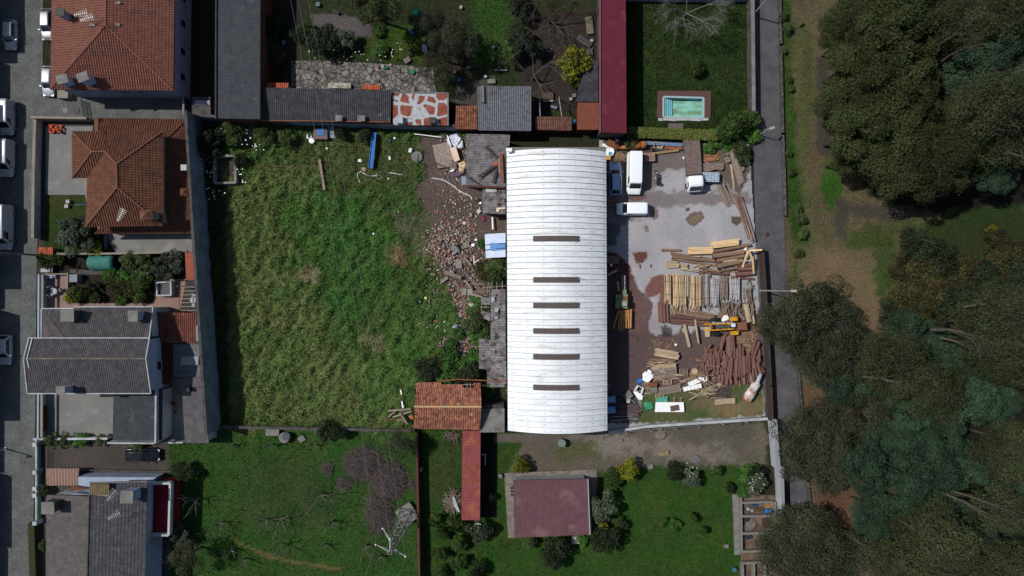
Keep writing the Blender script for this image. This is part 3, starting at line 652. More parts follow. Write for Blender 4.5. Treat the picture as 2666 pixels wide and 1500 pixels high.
chimney(t, z(800, 690, 7.8), (.9, .8), 7, 9.2, M_bwall, M_conc)
t = thing('street_wall', 'white rendered wall between the street and the grey roofed houses', 'wall', z(440, 1000, 0))
obj('wall_body', MB().beam(Z('A3', 500, 520, .8), z(490, 1260, .8), .25, 1.6), M_bwall, t); obj('coping', MB().beam(Z('A3', 500, 520, 1.64), z(490, 1260, 1.64), .35, .08), M_cream, t)
obj('gate_panel', MB().beam(z(505, 890, .75), z(505, 1190, .75), .3, 1.5), M_brick, t)
sheet('courtyard_slab', P_('A4', (520, 700), (1340, 700), (1330, 1245), (500, 1245)), .03, M_court)
wallrun('white_parapet', 'low white wall along the bottom of the concrete courtyard', [z(470, 1262, 0), z(1320, 1255, 0)], 1.2, .22, M_wwall, M_wwall)
t = thing('flat_roofed_annex', 'annex with dark flat corrugated roof between courtyard and white wall', 'annex', z(1620, 1040, 0))
mb = MB(); roof(mb, [z(1338, 700, 3), z(1912, 700, 3), z(1908, 1292, 2.8), z(1330, 1292, 2.8)], .3, .025, down=(1, 0)); obj('roof', mb, M_ndark, t)
obj('wall', MB().prism(inset([z(1338, 700, 3), z(1912, 700, 3), z(1908, 1292, 3), z(1330, 1292, 3)], .1), 0, 2.7), M_wwall, t)
obj('parapet', MB().beam(z(1915, 640, 1.8), z(1908, 1300, 1.8), .22, 3.6).beam(z(1335, 1302, 1.5), z(1880, 1306, 1.5), .2, 3.0), M_wwall, t)
t = thing('red_tiled_annex', 'low annex with bright clay tiles against the field wall', 'annex', G(450, 840))
y = lambda a, b, h=0: Z('A3', a, b, h)
mb = MB(); roof(mb, [y(1815, 962, 3.6), y(2410, 975, 3.2), y(2400, 1320, 3.2), y(1990, 1330, 3.4), y(1780, 1300, 3.5)], .27, .05, .5, .06, down=(0, -1)); obj('roof', mb, rt('warm clay tiles', (116, 68, 54), (98, 58, 48), (.27, .5, .25)), t)
obj('wall', MB().prism(inset([y(1815, 962, 3), y(2410, 975, 3), y(2400, 1320, 3), y(1780, 1300, 3)], .3), 0, 3.0), M_cream, t)
mb = MB(); roof(mb, [z(1800, 155, 3.3), z(2030, 155, 3.2), z(2025, 640, 3.1), z(1800, 640, 3.2)], .27, .04, .5, .04); obj('rear_roof', mb, mat('deep red tiles', (86, 36, 30), (72, 32, 28), sc=1), t)
t = thing('skylight_shed', 'shed with pale grey sheet roof and a milky skylight panel', 'shed', z(2220, 350, 0))
mb = MB(); roof(mb, [z(2028, 160, 3), z(2400, 160, 3), z(2425, 560, 2.8), z(2025, 560, 2.8)], .5, .02); obj('roof', mb, rt('pale grey sheets', (104, 104, 110), (86, 86, 92), stretch=(.4, 3, 1)), t)
obj('wall', MB().prism(inset([z(2028, 160, 3), z(2400, 160, 3), z(2425, 560, 3), z(2025, 560, 3)], .2), 0, 2.6), M_dconc, t)
obj('skylight', MB().prism([z(2138, 315, 3), z(2345, 308, 3), z(2340, 408, 3), z(2132, 412, 3)], 2.8, 3.12), mat('milky panel', (136, 144, 144), fine=.05), t)
obj('parapet', MB().beam(z(2010, 135, 3.1), z(2395, 140, 3.1), .45, .25), M_dconc, t)
mb = MB().prism([Z('A3', 2308, 1120, 3.6), Z('A3', 2385, 1120, 3.6), Z('A3', 2392, 1305, 3.6), Z('A3', 2312, 1305, 3.6)], 3.3, 3.5); obj('pale_sheet', mb, mat('pale teal sheet', (118, 134, 140)), t)
t = thing('ribbed_shed', 'narrow shed with pale grey ribbed roof beside the field wall corner', 'shed', z(2300, 950, 0))
mb = MB(); roof(mb, [z(2065, 572, 3.1), z(2398, 545, 3.1), z(2410, 670, 3), z(2062, 672, 3)], .24, .03, down=(1, 0)); roof(mb, [z(2145, 676, 2.95), z(2410, 672, 2.95), z(2462, 1332, 2.8), z(2180, 1328, 2.8)], .24, .03, down=(1, 0)); obj('roof', mb, M_greyp, t)
obj('wall', MB().prism(inset([z(2145, 676, 3), z(2410, 672, 3), z(2462, 1332, 3), z(2180, 1328, 3)], .25), 0, 2.7), M_wwall, t)
obj('chimney', MB().box(z(2235, 695, 3.3), (.4, .5, .9)), M_dark, t)
sheet('back_lane', P_('A4', (1960, 570), (2180, 570), (2200, 1300), (1950, 1300)), .03, M_court)
obj('back_wall', MB().beam(z(1880, 1318, .7), z(2180, 1312, .7), .2, 1.4), M_wwall, label='short white wall closing the narrow lane beside the ribbed shed', cat='wall')
t = thing('garden_shed', 'small shed with faded orange ribbed roof beside the vegetable plot', 'shed', y(2280, 420, 0))
mb = MB(); roof(mb, [y(2180, 258, 2.6), y(2355, 262, 2.4), y(2385, 585, 2.4), y(2195, 588, 2.6)], .3, .04, down=(1, 0)); obj('roof', mb, rt('faded orange sheet', (152, 84, 66), (140, 76, 60)), t)
obj('wall', MB().prism(inset([y(2180, 258, 2.4), y(2355, 262, 2.4), y(2385, 585, 2.4), y(2195, 588, 2.4)], .2), 0, 2.2), M_cream, t)
# ---- 4 house bottom left
t = thing('weathered_grey_house', 'grey tiled house at the bottom left with ridge running down the photo', 'house', G(255, 1430))
z = lambda a, b, h=0: Z('A5', a, b, h); e1, e2 = 5.2, 6.4
a, b, c, d = z(490, 598, e1), z(938, 612, e2), z(905, 1750, e2), z(478, 1750, e1)
mb = MB(); roof(mb, [a, b, c, d], .29, .04, .45, .03); rf = obj('roof', mb, rt('brown grey tiles', (92, 86, 84), (80, 75, 74), (.29, .45, .12)), t)
mb = MB(); roof(mb, [z(950, 470, e2), z(1545, 462, e1), z(1520, 1750, e1), z(905, 1750, e2)], .29, .04, .45, .04); obj('east_roof', mb, rt('slate grey tiles', (74, 73, 80), (64, 63, 69), (.29, .45, .2), c3=(100, 88, 56), sc3=.35, t3=.6), t)
obj('ridge_tiles', ridge(MB(), [z(938, 600, e2 + .05), z(908, 1750, e2 + .05)], .12), M_dconc, t)
mb = MB(); roof(mb, [z(940, 485, e2 + .25), z(1145, 485, e2 + .25), z(1145, 600, e2 + .1), z(940, 600, e2 + .1)], .25, .03, down=(0, -1)); obj('porch_roof', mb, rt('ochre lichen tiles', (110, 96, 66), (96, 86, 64)), t)
obj('edging', MB().beam(z(635, 572, e1 + .1), z(1140, 605, e2 + .05), .14, .2).beam(z(940, 470, e2 + .1), z(1545, 455, e1), .14, .2), M_conc, t)
walls_under([a, z(1545, 470, 5), z(1520, 1750, 5), d], 0, 4.9, M_bwall, t, .4)
chimney(t, z(580, 700, 6.0), (1.4, 1.3), 5.2, 7.4, M_dconc, M_conc); chimney(t, z(1385, 590, 6.2), (1.4, 1.4), 5.2, 7.4, M_bwall, M_conc)
antenna(t, z(1245, 560, 6.2), 1.8, .9, 'white antenna beside the square chimney of the bottom left house')
antenna(t, z(1275, 770, 6.1), 1.9, .5, 'white antenna on the middle of the bottom left grey roof')
t = thing('red_terrace', 'walled roof terrace with a deep red floor beside the bottom left house', 'terrace', z(1670, 750, 0))
obj('floor', MB().prism([z(1560, 470, 3), z(1790, 470, 3), z(1780, 1010, 3), z(1560, 1010, 3)], 0, 2.8), mat('deep red floor', (112, 22, 36), (98, 18, 30), fine=.1), t)
mb = MB(); q = [z(1560, 475, 3.2), z(1795, 470, 3.2), z(1780, 1012, 3.2), z(1555, 1012, 3.2)]
for i in range(4): mb.beam(q[i], q[(i+1) % 4], .3, .8 + .006 * i)
obj('parapet', mb, M_wwall, t)
t = thing('garden_screen', 'low white building edge with pale canopies above the bottom left house', 'annex', z(1200, 440, 0))
obj('wall', MB().prism([z(820, 410, 2.4), z(1640, 415, 2.4), z(1560, 465, 2.4), z(950, 465, 2.4), z(930, 590, 2.4), z(815, 590, 2.4)], 0, 2.4), M_bwall, t)
mb = MB(); roof(mb, [z(480, 322, 1.6), z(828, 322, 1.6), z(812, 500, 1.5), z(490, 500, 1.5)], .42, .04); obj('slatted_canopy', mb, mat('dusty pink boards', (140, 112, 100), (128, 102, 92)), t)
mb = MB(); roof(mb, [z(765, 502, 2.9), z(925, 528, 2.9), z(830, 580, 2.7), z(690, 578, 2.7)], .3, .03); obj('small_roof', mb, M_terra2, t)
# street railing wall (white piers, green rails)
t = thing('railing_wall', 'white pier wall with green iron railings along the street bottom left', 'wall', G(95, 1250))
mb = MB(); mb.beam(z(398, 0, .4), z(400, 880, .4), .3, .8); 
for yy in (60, 350, 520, 590, 880): mb.box(z(398, yy, .75), (.55, .55, 1.5))
obj('wall_body', mb, M_wwall, t); mb = MB()
for i in range(60):
    yy = 5 + i * 14.5; mb.box(z(400, yy, 1.1), (.08, .05, .7))
mb.beam(z(400, 0, 1.45), z(400, 880, 1.45), .05, .05)
obj('railing', mb, mat('green iron', (30, 92, 76)), t)
wallrun('garden_wall', 'low green mossy hedge wall beside the street at the bottom left', [z(375, 900), z(395, 1500)], 1.0, .9, mat('mossy hedge', (42, 48, 20), (34, 40, 16), bump=.05), None, 'hedge')
wallrun('rail_fence', 'low rail and kerb separating the driveway from the terrace', [z(500, 328), z(1890, 345)], .4, .15, M_dconc)
# ---- 5 dark long building top
t = thing('flat_workshop', 'long dark flat roofed workshop above the field corner, brick on its right', 'building', G(630, 100))
z = lambda a, b, h=0: Z('B1', a, b, h); h = 4.6
mb = MB(); roof(mb, [z(198, -500, h), z(716, -500, h), z(712, 1408, h), z(192, 1402, h)], .55, .018, 2.0, .015, down=(1, 0)); obj('roof', mb, M_ndark, t)
obj('wall', MB().prism(inset([z(198, -500, h), z(716, -500, h), z(712, 1408, h), z(192, 1402, h)], .25), 0, h - .1), M_brick, t)
obj('gutter', MB().beam(z(196, -500, h + .1), z(190, 1402, h + .1), .18, .25), mat('mossy gutter', (60, 66, 60), (40, 44, 42)), t)
t = thing('dark_annex', 'low dark shed squeezed between hipped house and flat workshop', 'annex', z(100, 1200, 0))
obj('wall', MB().prism([z(-30, 1180, 0), z(185, 1180, 0), z(185, 1400, 0), z(-30, 1400, 0)], 0, 1.6), M_dconc, t)
obj('roof', MB().prism([z(-60, 1185, 1.8), z(120, 1185, 1.8), z(120, 1235, 1.8), z(-60, 1235, 1.8)], 1.6, 1.8), M_lwall, t)
wallrun('yard_wall', 'dark wall between the hipped house yard and the workshop', [z(-120, 1185), z(-120, 1390)], 1.8, .2, M_dconc, M_conc)
# ---- 6 row of sheds above the field
def shed(name, label, pts, h, pitch, amp, m, mw, row=0, step=0, down=None, drop=.25, cat='shed', prof='sin', base=None):
    c = sum(pts, Vector()) / len(pts); t = thing(name, label, cat, (c.x, c.y, 0))
    mb = MB(); roof(mb, pts, pitch, amp, row, step, down=down, prof=prof); obj('roof', mb, m, t)
    obj('wall', MB().prism(inset(pts, .2), 0, h - drop), mw, t); return t
s1 = shed('corrugated_shed', 'long dark corrugated shed above the field wall with two small chimneys', [z(750, 1032, 3.9), z(2258, 1066, 3.9), z(2250, 1430, 3.4), z(725, 1415, 3.4)], 3.4, .27, .035, M_dcor, M_dconc)
for x, w in ((1650, .6), (1915, .7)): chimney(s1, z(x, 1405, 3.6), (w, .5), 3.3, 4.0, M_conc, M_conc)
obj('fascia', MB().beam(z(725, 1422, 3.35), z(2250, 1440, 3.35), .12, .2), M_rust, s1)
for i, (x0, x1, yy) in enumerate(((790, 1048, 975), (1922, 2130, 998))):
    shed('tile_canopy', ['small orange tiled canopy beside the brick workshop wall', 'small orange tiled canopy near the white patched roof'][i], [z(x0, yy, 2.6), z(x1, yy + 4, 2.6), z(x1 - 2, yy + 62, 2.6), z(x0, yy + 56, 2.6)], 2.6, .3, .05, M_orange, M_cream, .4, .03, down=(0, -1))
t = thing('stone_bench', 'white marble slab bench standing on the crazy paving', 'bench', z(1650, 1010, 0))
obj('slab', MB().prism([z(1520, 978, .5), z(1782, 982, .5), z(1782, 1045, .5), z(1510, 1040, .5)], .45, .55), mat('white marble', (168, 166, 156), (120, 112, 96), sc=2), t)
obj('base', MB().box(z(1560, 1010, .22), (.3, .6, .45)).box(z(1735, 1012, .22), (.3, .6, .45)), M_conc, t)
z = lambda a, b, h=0: Z('B5', a, b, h)
m_patch = mat('clay roof smeared with white sealant', (136, 78, 62), (116, 60, 48), sc=1.5, fine=.2)
nt = m_patch.node_tree; v = nt.nodes.new('ShaderNodeTexVoronoi'); v.feature = 'DISTANCE_TO_EDGE'; v.inputs['Scale'].default_value = .62
no = nt.nodes.new('ShaderNodeTexNoise'); no.inputs['Scale'].default_value = 1.3; va = nt.nodes.new('ShaderNodeVectorMath'); va.operation = 'MULTIPLY_ADD'
ge = nt.nodes.new('ShaderNodeNewGeometry'); va.inputs[1].default_value = (1.1, 1.1, 1.1); nt.links.new(no.outputs['Color'], va.inputs[0]); nt.links.new(ge.outputs['Position'], va.inputs[2]); nt.links.new(va.outputs[0], v.inputs['Vector'])
mr = nt.nodes.new('ShaderNodeMapRange'); mr.inputs[1].default_value = .13; mr.inputs[2].default_value = .07; nt.links.new(v.outputs[0], mr.inputs[0])
bb = nt.nodes['Principled BSDF']; old = bb.inputs['Base Color'].links[0].from_socket; mx = nt.nodes.new('ShaderNodeMix'); mx.data_type = 'RGBA'
nt.links.new(mr.outputs[0], mx.inputs[0]); nt.links.new(old, mx.inputs[6]); mx.inputs[7].default_value = lin((158, 162, 166)); nt.links.new(mx.outputs[2], bb.inputs['Base Color'])
x = lambda a, b, h=0: Z('B2', a, b, h)
t = shed('patched_shed', 'flat clay shed roof smeared with branching white sealant', [x(-85, 1098, 3.4), x(570, 1102, 3.4), z(832, 175, 3.2), z(-120, 168, 3.2)], 3.3, .6, .01, m_patch, M_dconc)
obj('edge_strip', MB().beam(x(-85, 1094, 3.45), x(572, 1098, 3.45), .15, .12).beam(x(572, 1098, 3.45), z(832, 178, 3.25), .2, .12), M_conc, t)
obj('vent_box', MB().box(z(575, 95, 3.7), (.9, .8, .7)), M_dconc, t); obj('white_box', MB().box(z(5, 85, 3.7), (.9, 1.0, .6)), M_wwall, t)
shed('tile_shed', 'small orange clay shed roof between patched roof and grey corrugated one', [x(665, 1248, 3), x(915, 1245, 3), z(1335, 245, 2.7), z(945, 240, 2.7)], 2.8, .25, .045, mat('mottled clay tiles', (140, 88, 62), (96, 58, 48), coord='pos', sc=4, tile=(.25, .4, .3)), M_brick, .4, .04)
t = shed('corrugated_shed', 'square grey corrugated shed with a pipe lying on its roof', [x(920, 1018, 4.0), x(1560, 1018, 4.0), z(2265, 270, 3.5), z(1345, 262, 3.5)], 3.5, .3, .045, mat('silver grey corrugated', (104, 106, 112), (86, 88, 94), c3=(72, 66, 62), sc3=.8, t3=.6), M_dconc)
obj('pipe', MB().tube([x(985, 1015, 4.2), x(990, 1210, 4.1)], .2, 10), M_conc, t)
shed('lean_to', 'narrow grey corrugated lean-to along the red roofed barn', [x(2225, 712, 3.0), x(2342, 712, 3.0), x(2345, 1200, 3.0), x(2080, 1200, 2.6), x(2110, 1040, 2.7)], 2.7, .28, .045, M_dcor, M_dconc, down=(-1, 0))
shed('brick_roof_shed', 'rusty brown flat shed roof below the corrugated lean-to', [x(2090, 1205, 2.9), x(2350, 1205, 2.9), x(2352, 1530, 2.9), x(2090, 1528, 2.9)], 2.8, .3, .02, mat('rust brown tiles', (118, 66, 48), (104, 58, 44), fine=.12), M_brick)
shed('brown_tile_shed', 'long low brown tiled shed directly above the white warehouse', [x(1595, 1375, 2.6), x(2035, 1380, 2.6), x(2035, 1540, 2.3), x(1595, 1530, 2.3)], 2.3, .25, .045, mat('brown mottled tiles', (112, 78, 64), (88, 60, 52), sc=3, tile=(.25, .4, .3)), M_brick, .4, .04)
# ---- 7 crimson roof
z = lambda a, b, h=0: Z('B3', a, b, h)
t = shed('red_roofed_barn', 'very long crimson ribbed roof running down beside the pool garden', [z(14, -500, 4.4), z(274, -500, 4.2), z(288, 1398, 4.2), z(14, 1392, 4.4)], 4.2, .5, .03, M_red, M_dconc, down=(1, 0), prof='seam')
obj('edge_trim', MB().beam(z(8, -500, 4.5), z(8, 1392, 4.5), .22, .16), mat('pinkish trim', (112, 72, 82)), t)
# ---- 8 warehouse with barrel roof
t = thing('warehouse', 'big white barrel roofed warehouse in the middle with six brown skylights', 'warehouse', G(1448, 755))
eh, ch = 5.2, 7.4
yt, yb = G(1448, 392, 6).y, G(1448, 1127, 6).y; xl, xr = G(1319, 700, eh).x, G(1578, 700, eh).x
W = xr - xl; mb = MB(); nu = 26; sp = .76; ny = int((yt - yb) / sp) + 1
def arch(u, dz=0): return Vector((xl + W * u, 0, eh + (ch - eh) * math.sin(math.pi * u) ** .9 + dz)) if 0 < u < 1 else Vector((xl + W * u, 0, eh + dz))
prof_y = [(0, 0), (.5, .02), (.56, .1), (.7, .12), (.72, 0), (.76, 0)]
skew = (1320 - 1317) / S0
vs = []; fs = []; rows = []
for k in range(ny):
    for dy, dz in prof_y[:-1]:
        yy = yt - k * sp - dy * (sp / .76)
        if yy >= yb: rows.append((yy, dz))
for yy, dz in rows:
    for i in range(nu + 1):
        p = arch(i / nu); vs.append((p.x + skew * (yt - yy) / (yt - yb), yy, p.z + dz))
for r in range(len(rows) - 1):
    for i in range(nu): fs.append((r*(nu+1)+i, (r+1)*(nu+1)+i, (r+1)*(nu+1)+i+1, r*(nu+1)+i+1))
mb.add(vs, fs); mb.mi = [1 if (k // nu) % 5 in (3, 4) else 0 for k in range(len(fs))]
rf = obj('roof', mb, [M_white, mat('dirty seam', (84, 88, 88), (128, 132, 134), sc=1.2, fine=.25)], t)
mb = MB(); lo = []; hi = []
for i in range(nu + 1): p = arch(i / nu, -.06); lo.append(p)
for yy in (yt - .02, yb + .02):
    k = skew * (yt - yy) / (yt - yb); q = [Vector((p.x + k, yy, p.z)) for p in lo]
    mb.add(q + [Vector((q[-1].x, yy, 0)), Vector((q[0].x, yy, 0))], [tuple(range(len(q) + 2))])
obj('end_wall', mb, M_conc, t)
mb = MB(); mb.prism([Vector((xl + .25, yt - .1, 0)), Vector((xr - .25, yt - .1, 0)), Vector((xr - .25 + skew, yb + .1, 0)), Vector((xl + .25 + skew, yb + .1, 0))], 0, eh - .05); obj('wall', mb, M_conc, t)
mb = MB(); 
for r in range(0, ny, 1):
    yy = yt - r * sp - .33
    for u in (.045, .2, .36, .52, .68, .84, .97):
        p = arch(u, .03); mb.box((p.x + skew * r / ny, yy, p.z), (.12, .05, .05), 0, 0)
obj('roof_bolts', mb, M_dconc, rf)
msk = mat('brown skylight', (92, 84, 80), (76, 68, 66), sc=4, stretch=(6, 1, 1))
for py in (621, 728.5, 795.5, 862, 929.5, 1009.5):
    mb = MB(); c = G(1447, py, ch)
    for i in range(8):
        u0 = (G(1388 + i * 14.9, py, 7.2).x - xl) / W; u1 = (G(1388 + (i+1) * 14.9, py, 7.2).x - xl) / W; a = arch(u0, .24); b = arch(u1, .24); hw = .36
        mb.add([(a.x, c.y - hw, a.z), (b.x, c.y - hw, b.z), (b.x, c.y + hw, b.z), (a.x, c.y + hw, a.z), (a.x, c.y - hw, a.z - .26), (b.x, c.y - hw, b.z - .26), (b.x, c.y + hw, b.z - .26), (a.x, c.y + hw, a.z - .26)], [(0, 1, 2, 3), (0, 4, 5, 1), (3, 2, 6, 7)])
    obj('skylight', mb, msk, t)
mb = MB().beam(Vector((xl + .2, yt + .35, 5.0)), Vector((xr, yt + .35, 5.0)), .5, .5); obj('parapet', mb, M_conc, t)
obj('water_tank', MB().box(G(1325, 391, 6.2), (.8, .45, .5)), M_wplast, t)
# ---- 9 lean-to sheds on the left flank of the warehouse
z = lambda a, b, h=0: Z('B5', a, b, h)
y = lambda a, b, h=0: Z('B6', a, b, h)
c_ = lambda a, b, h=0: Z('C1', a, b, h)
d_ = lambda a, b, h=0: Z('C2', a, b, h)
t = shed('corrugated_shed', 'large weathered corrugated shed left of the warehouse top, planks on roof', [z(1145, 318, 3.6), z(1895, 335, 4), z(1885, 520, 4), z(1828, 560, 4), z(1822, 1222, 4), z(1145, 1205, 3.6)], 3.5, .36, .06, M_cor, M_brick, down=(-1, 0))
obj('brick_edge', MB().beam(z(1150, 1222, 3.5), z(1825, 1240, 3.8), .25, .5), M_brick, t)
ROOFZ = 4.1
shed('small_lean_to', 'small dark corrugated lean-to under the large weathered shed', [z(1425, 1262, 3), z(1822, 1262, 3.2), y(1822, 245, 3.2), y(1425, 232, 3)], 2.9, .26, .05, M_cor2, M_conc, down=(-1, 0))
t = shed('bright_lean_to', 'lean-to with clean bluish white ribbed roof and a blue sheet', [y(1462, 590, 3.0), y(1818, 572, 3.3), y(1818, 985, 3.3), y(1482, 1002, 3.0)], 2.9, .2, .025, M_bwhite, M_conc, down=(-1, 0))
obj('blue_sheet', MB().prism([y(1548, 745, 3.3), y(1815, 740, 3.3), y(1815, 855, 3.3), y(1560, 868, 3.3)], 3.26, 3.42), mat('sky blue sheet', (98, 146, 204), fine=.05), t)
obj('roof_bar', MB().beam(y(1470, 775, 3.2), y(1818, 752, 3.5), .07, .07).beam(y(1400, 865, 3.2), y(1818, 828, 3.5), .07, .07), M_dark, t)
shed('decayed_shed', 'long decayed corrugated lean-to halfway down the warehouse flank', [c_(1570, 152, 3), c_(1815, 152, 3.2), c_(1822, 1060, 3.2), c_(1560, 1040, 3)], 2.9, .36, .065, M_cor2, M_conc, down=(-1, 0))
shed('decayed_shed', 'broken corrugated roof piece with missing sheets beside shrubs', [c_(1398, 280, 2.8), c_(1562, 300, 3), c_(1562, 425, 3), c_(1405, 420, 2.8)], 2.8, .36, .065, M_cor2, M_conc, down=(-1, 0))
shed('decayed_shed', 'lower broken corrugated roof piece half hidden by shrubs', [c_(1398, 525, 2.8), c_(1555, 560, 3), c_(1555, 700, 3), c_(1398, 640, 2.8)], 2.8, .36, .065, M_cor2, M_conc, down=(-1, 0))
t = thing('roof_frame', 'bare timber rafters of a collapsed roof next to the warehouse', 'frame', c_(1600, 90, 0))
mb = MB()
for a, b in (((1215, 60), (1430, 60)), ((1250, 195), (1560, 195)), ((1400, 130), (1815, 95)), ((1435, 60), (1435, 190)), ((1525, 30), (1495, 270)), ((1555, 40), (1545, 280)), ((1670, 30), (1670, 150)), ((1762, 20), (1762, 150)), ((1230, 0), (1400, 230)), ((1260, -20), (1470, 270)), ((1590, 30), (1585, 280)), ((1405, 430), (1405, 640)), ((1480, 425), (1480, 480)), ((1405, 460), (1560, 460))):
    mb.beam(c_(a[0], a[1], 2.7), c_(b[0], b[1], 2.75), .12, .12)
obj('rafter_set', mb, M_wood, t)
mb = MB()
for p in ((1220, 60), (1435, 190), (1560, 195), (1762, 150), (1670, 150)): mb.box(c_(p[0], p[1], 1.32), (.14, .14, 2.64))
obj('post_set', mb, M_wood, t)
shed('corrugated_shed', 'grey corrugated lean-to beside the lower half of the warehouse', [c_(1362, 992, 2.9), c_(1825, 1052, 3.2), d_(2230, 520, 3.2), d_(1900, 515, 3.0), d_(1895, 205, 3), d_(1760, 200, 2.9)], 2.9, .36, .065, M_cor2, M_conc, down=(-1, 0))
obj('steel_beam', MB().beam(d_(1060, 408, 3.4), d_(1400, 380, 3.4), .14, .2).beam(d_(1400, 380, 3.4), d_(2230, 415, 3.4), .14, .2), M_rust, label='long thin rusty beam lying from the barn roof to the warehouse', cat='beam')
# ---- 10 barn
t = thing('old_barn', 'old barn with a weathered clay gable roof and a hole near its top edge', 'barn', G(1170, 1060))
e1, e2 = 3.6, 5.0
b1, b2, b3, b4, b5, b6 = d_(670, 442, e1), d_(1790, 440, e1), d_(1805, 640, 4.2), d_(1800, 852, e2), d_(1772, 1246, e1), d_(640, 1220, e1)
q1 = d_(648, 848, e2)
mb = MB(); roof(mb, [d_(670, 520, 3.9), d_(1790, 525, 3.9), b4, q1], .24, .05, .38, .045)
roof(mb, [d_(672, 440, e1), d_(1110, 428, e1), d_(1110, 520, 3.9), d_(670, 520, 3.9)], .24, .05, .38, .045); roof(mb, [d_(1110, 468, 3.7), d_(1490, 470, 3.7), d_(1490, 522, 3.9), d_(1110, 520, 3.9)], .24, .05, .38, .045)
roof(mb, [d_(1660, 442, e1), d_(1788, 440, e1), d_(1790, 525, 3.9), d_(1660, 525, 3.9)], .24, .05, .38, .045)
roof(mb, [q1, b4, b5, b6], .24, .05, .38, .045); rf = obj('roof', mb, M_terra3, t)
obj('ridge_tiles', ridge(MB(), [q1 + Vector((0, 0, .04)), b4 + Vector((0, 0, .04))], .17), mat('lichened ridge tiles', (198, 148, 104), (168, 158, 128), sc=.8, fine=.2), rf)
obj('wall', MB().prism(inset([d_(670, 520, e1), d_(1790, 522, e1), b5, b6], .25), 0, 3.3), M_stonew, t)
obj('batten_set', MB().beam(d_(1110, 470, 3.66), d_(1660, 472, 3.66), .1, .1).beam(d_(1555, 445, 3.7), d_(1555, 530, 3.9), .09, .09).beam(d_(1610, 445, 3.7), d_(1610, 530, 3.9), .09, .09), M_wood, t)
t = thing('concrete_lean_to', 'small flat concrete roofed store between barn and warehouse', 'annex', d_(1990, 1060, 0))
obj('roof', MB().prism([d_(1785, 885, 3.2), d_(2197, 882, 3.2), d_(2197, 1290, 3.2), d_(1780, 1290, 3.2)], 3.05, 3.2), M_conc, t)
obj('wall', MB().prism([d_(1800, 840, 3), d_(2180, 800, 3), d_(2180, 1260, 3), d_(1800, 1260, 3)], 0, 3.0), M_dconc, t)
# ---- 11 coral narrow roof, 12 maroon shed
z = lambda a, b, h=0: Z('D2', a, b, h)
t = shed('narrow_shed', 'long narrow shed with faded coral ribbed roof below the barn', [z(522, 78, 3.2), z(692, 78, 3.0), z(686, 922, 3.0), z(512, 925, 3.2)], 3.0, .42, .03, M_coral, M_dconc, down=(1, 0))
mb = MB(); 
for yy, n in ((415, 3), (432, 2), (455, 3), (550, 2), (566, 2)): mb.beam(z(540, yy, 3.17), z(665, yy, 3.1), .12, .03)
obj('rust_streak', mb, M_rust, t)
t = thing('maroon_shed', 'shed with large plain dusty maroon roof standing on a concrete pad', 'shed', z(1360, 810, 0))
mb = MB(); roof(mb, [z(1000, 548, 3.3), z(1698, 532, 3.3), z(1720, 1056, 2.9), z(1012, 1090, 2.9)], .3, .015); obj('roof', mb, M_maroon, t)
obj('gutter', MB().beam(z(1704, 530, 3.3), z(1724, 1056, 2.95), .14, .16), M_gmetal, t)
obj('wall', MB().prism(inset([z(1000, 548, 3), z(1698, 532, 3), z(1720, 1056, 3), z(1012, 1090, 3)], .25), 0, 2.75), M_wwall, t)
sheet('concrete_pad', P_('D2', (915, 475), (1790, 442), (1795, 540), (1735, 1060), (1010, 1085), (952, 1090)), .1, mat('pad concrete', (122, 114, 108), (98, 92, 86), sc=1.2, c3=(66, 60, 52), sc3=.8, t3=.6))
# ---- off-frame neighbours across the street, whose shadows lie on the road
for i, (y0, y1, h) in enumerate(((-300, 118, 5.4), (122, 150, 4.0), (160, 268, 2.6), (272, 640, 5.2), (644, 735, 4.7), (740, 800, 1.6), (804, 1078, 4.5), (1082, 1225, 1.5), (1229, 1415, 2.9), (1420, 1900, 2.2))):
    pts = [G(-150, y0), G(-8, y0), G(-8, y1), G(-150, y1)]
    t = thing('terraced_house', 'street side house across the cobbled street, at the left border', 'house', (pts[1].x - 3, (pts[1].y + pts[2].y) / 2, 0), 'houses across the street')
    obj('wall', MB().prism(pts, 0, h - .1), M_cream, t); mb = MB()
    roof(mb, [Vector((pts[0].x, pts[0].y, h + .6)), Vector((pts[1].x, pts[1].y, h)), Vector((pts[2].x, pts[2].y, h)), Vector((pts[3].x, pts[3].y, h + .6))], .3, .04); obj('roof', mb, M_terra, t)
# ---- plot walls and lane walls
z = lambda a, b, h=0: Z('B4', a, b, h)
M_gw = mat('grey blue rendered wall', (112, 120, 134), (92, 100, 112), sc=.6, fine=.12)
wallrun('tall_wall', 'tall grey rendered wall along the left side of the field', [G(524, 312), G(541, 600), G(558, 850), G(575, 1112)], 4.7, .3, M_gw, M_dconc)
wallrun('boundary_wall', 'grey rendered wall along the top of the field under the sheds', [G(524, 312), G(700, 322), G(900, 330), G(1190, 340)], 2.6, .3, M_gw, M_dconc)
wallrun('low_brick_wall', 'low brown wall along the bottom edge of the field', [G(575, 1108), G(800, 1113), G(1080, 1118)], .9, .3, mat('brown masonry', (98, 82, 70), (76, 64, 56)), M_dconc)
wallrun('orchard_wall', 'thin brown wall running down between orchard and vegetable garden', [G(1088, 1125), G(1092, 1300), G(1097, 1600)], 1.6, .22, mat('brown block wall', (84, 70, 62), (66, 56, 50)), M_brick)
z = lambda a, b, h=0: Z('B3', a, b, h)
wallrun('stone_wall', 'old stone wall between the pool garden and the lane', [z(1555, -300), z(1560, 200), z(1565, 700), z(1570, 1230)], 1.9, .42, M_stonew, M_conc)
wallrun('garden_wall', 'white wall closing the pool garden at the top', [z(290, 5), z(900, 15), z(1540, 10)], 1.1, .3, M_lwall, M_conc)
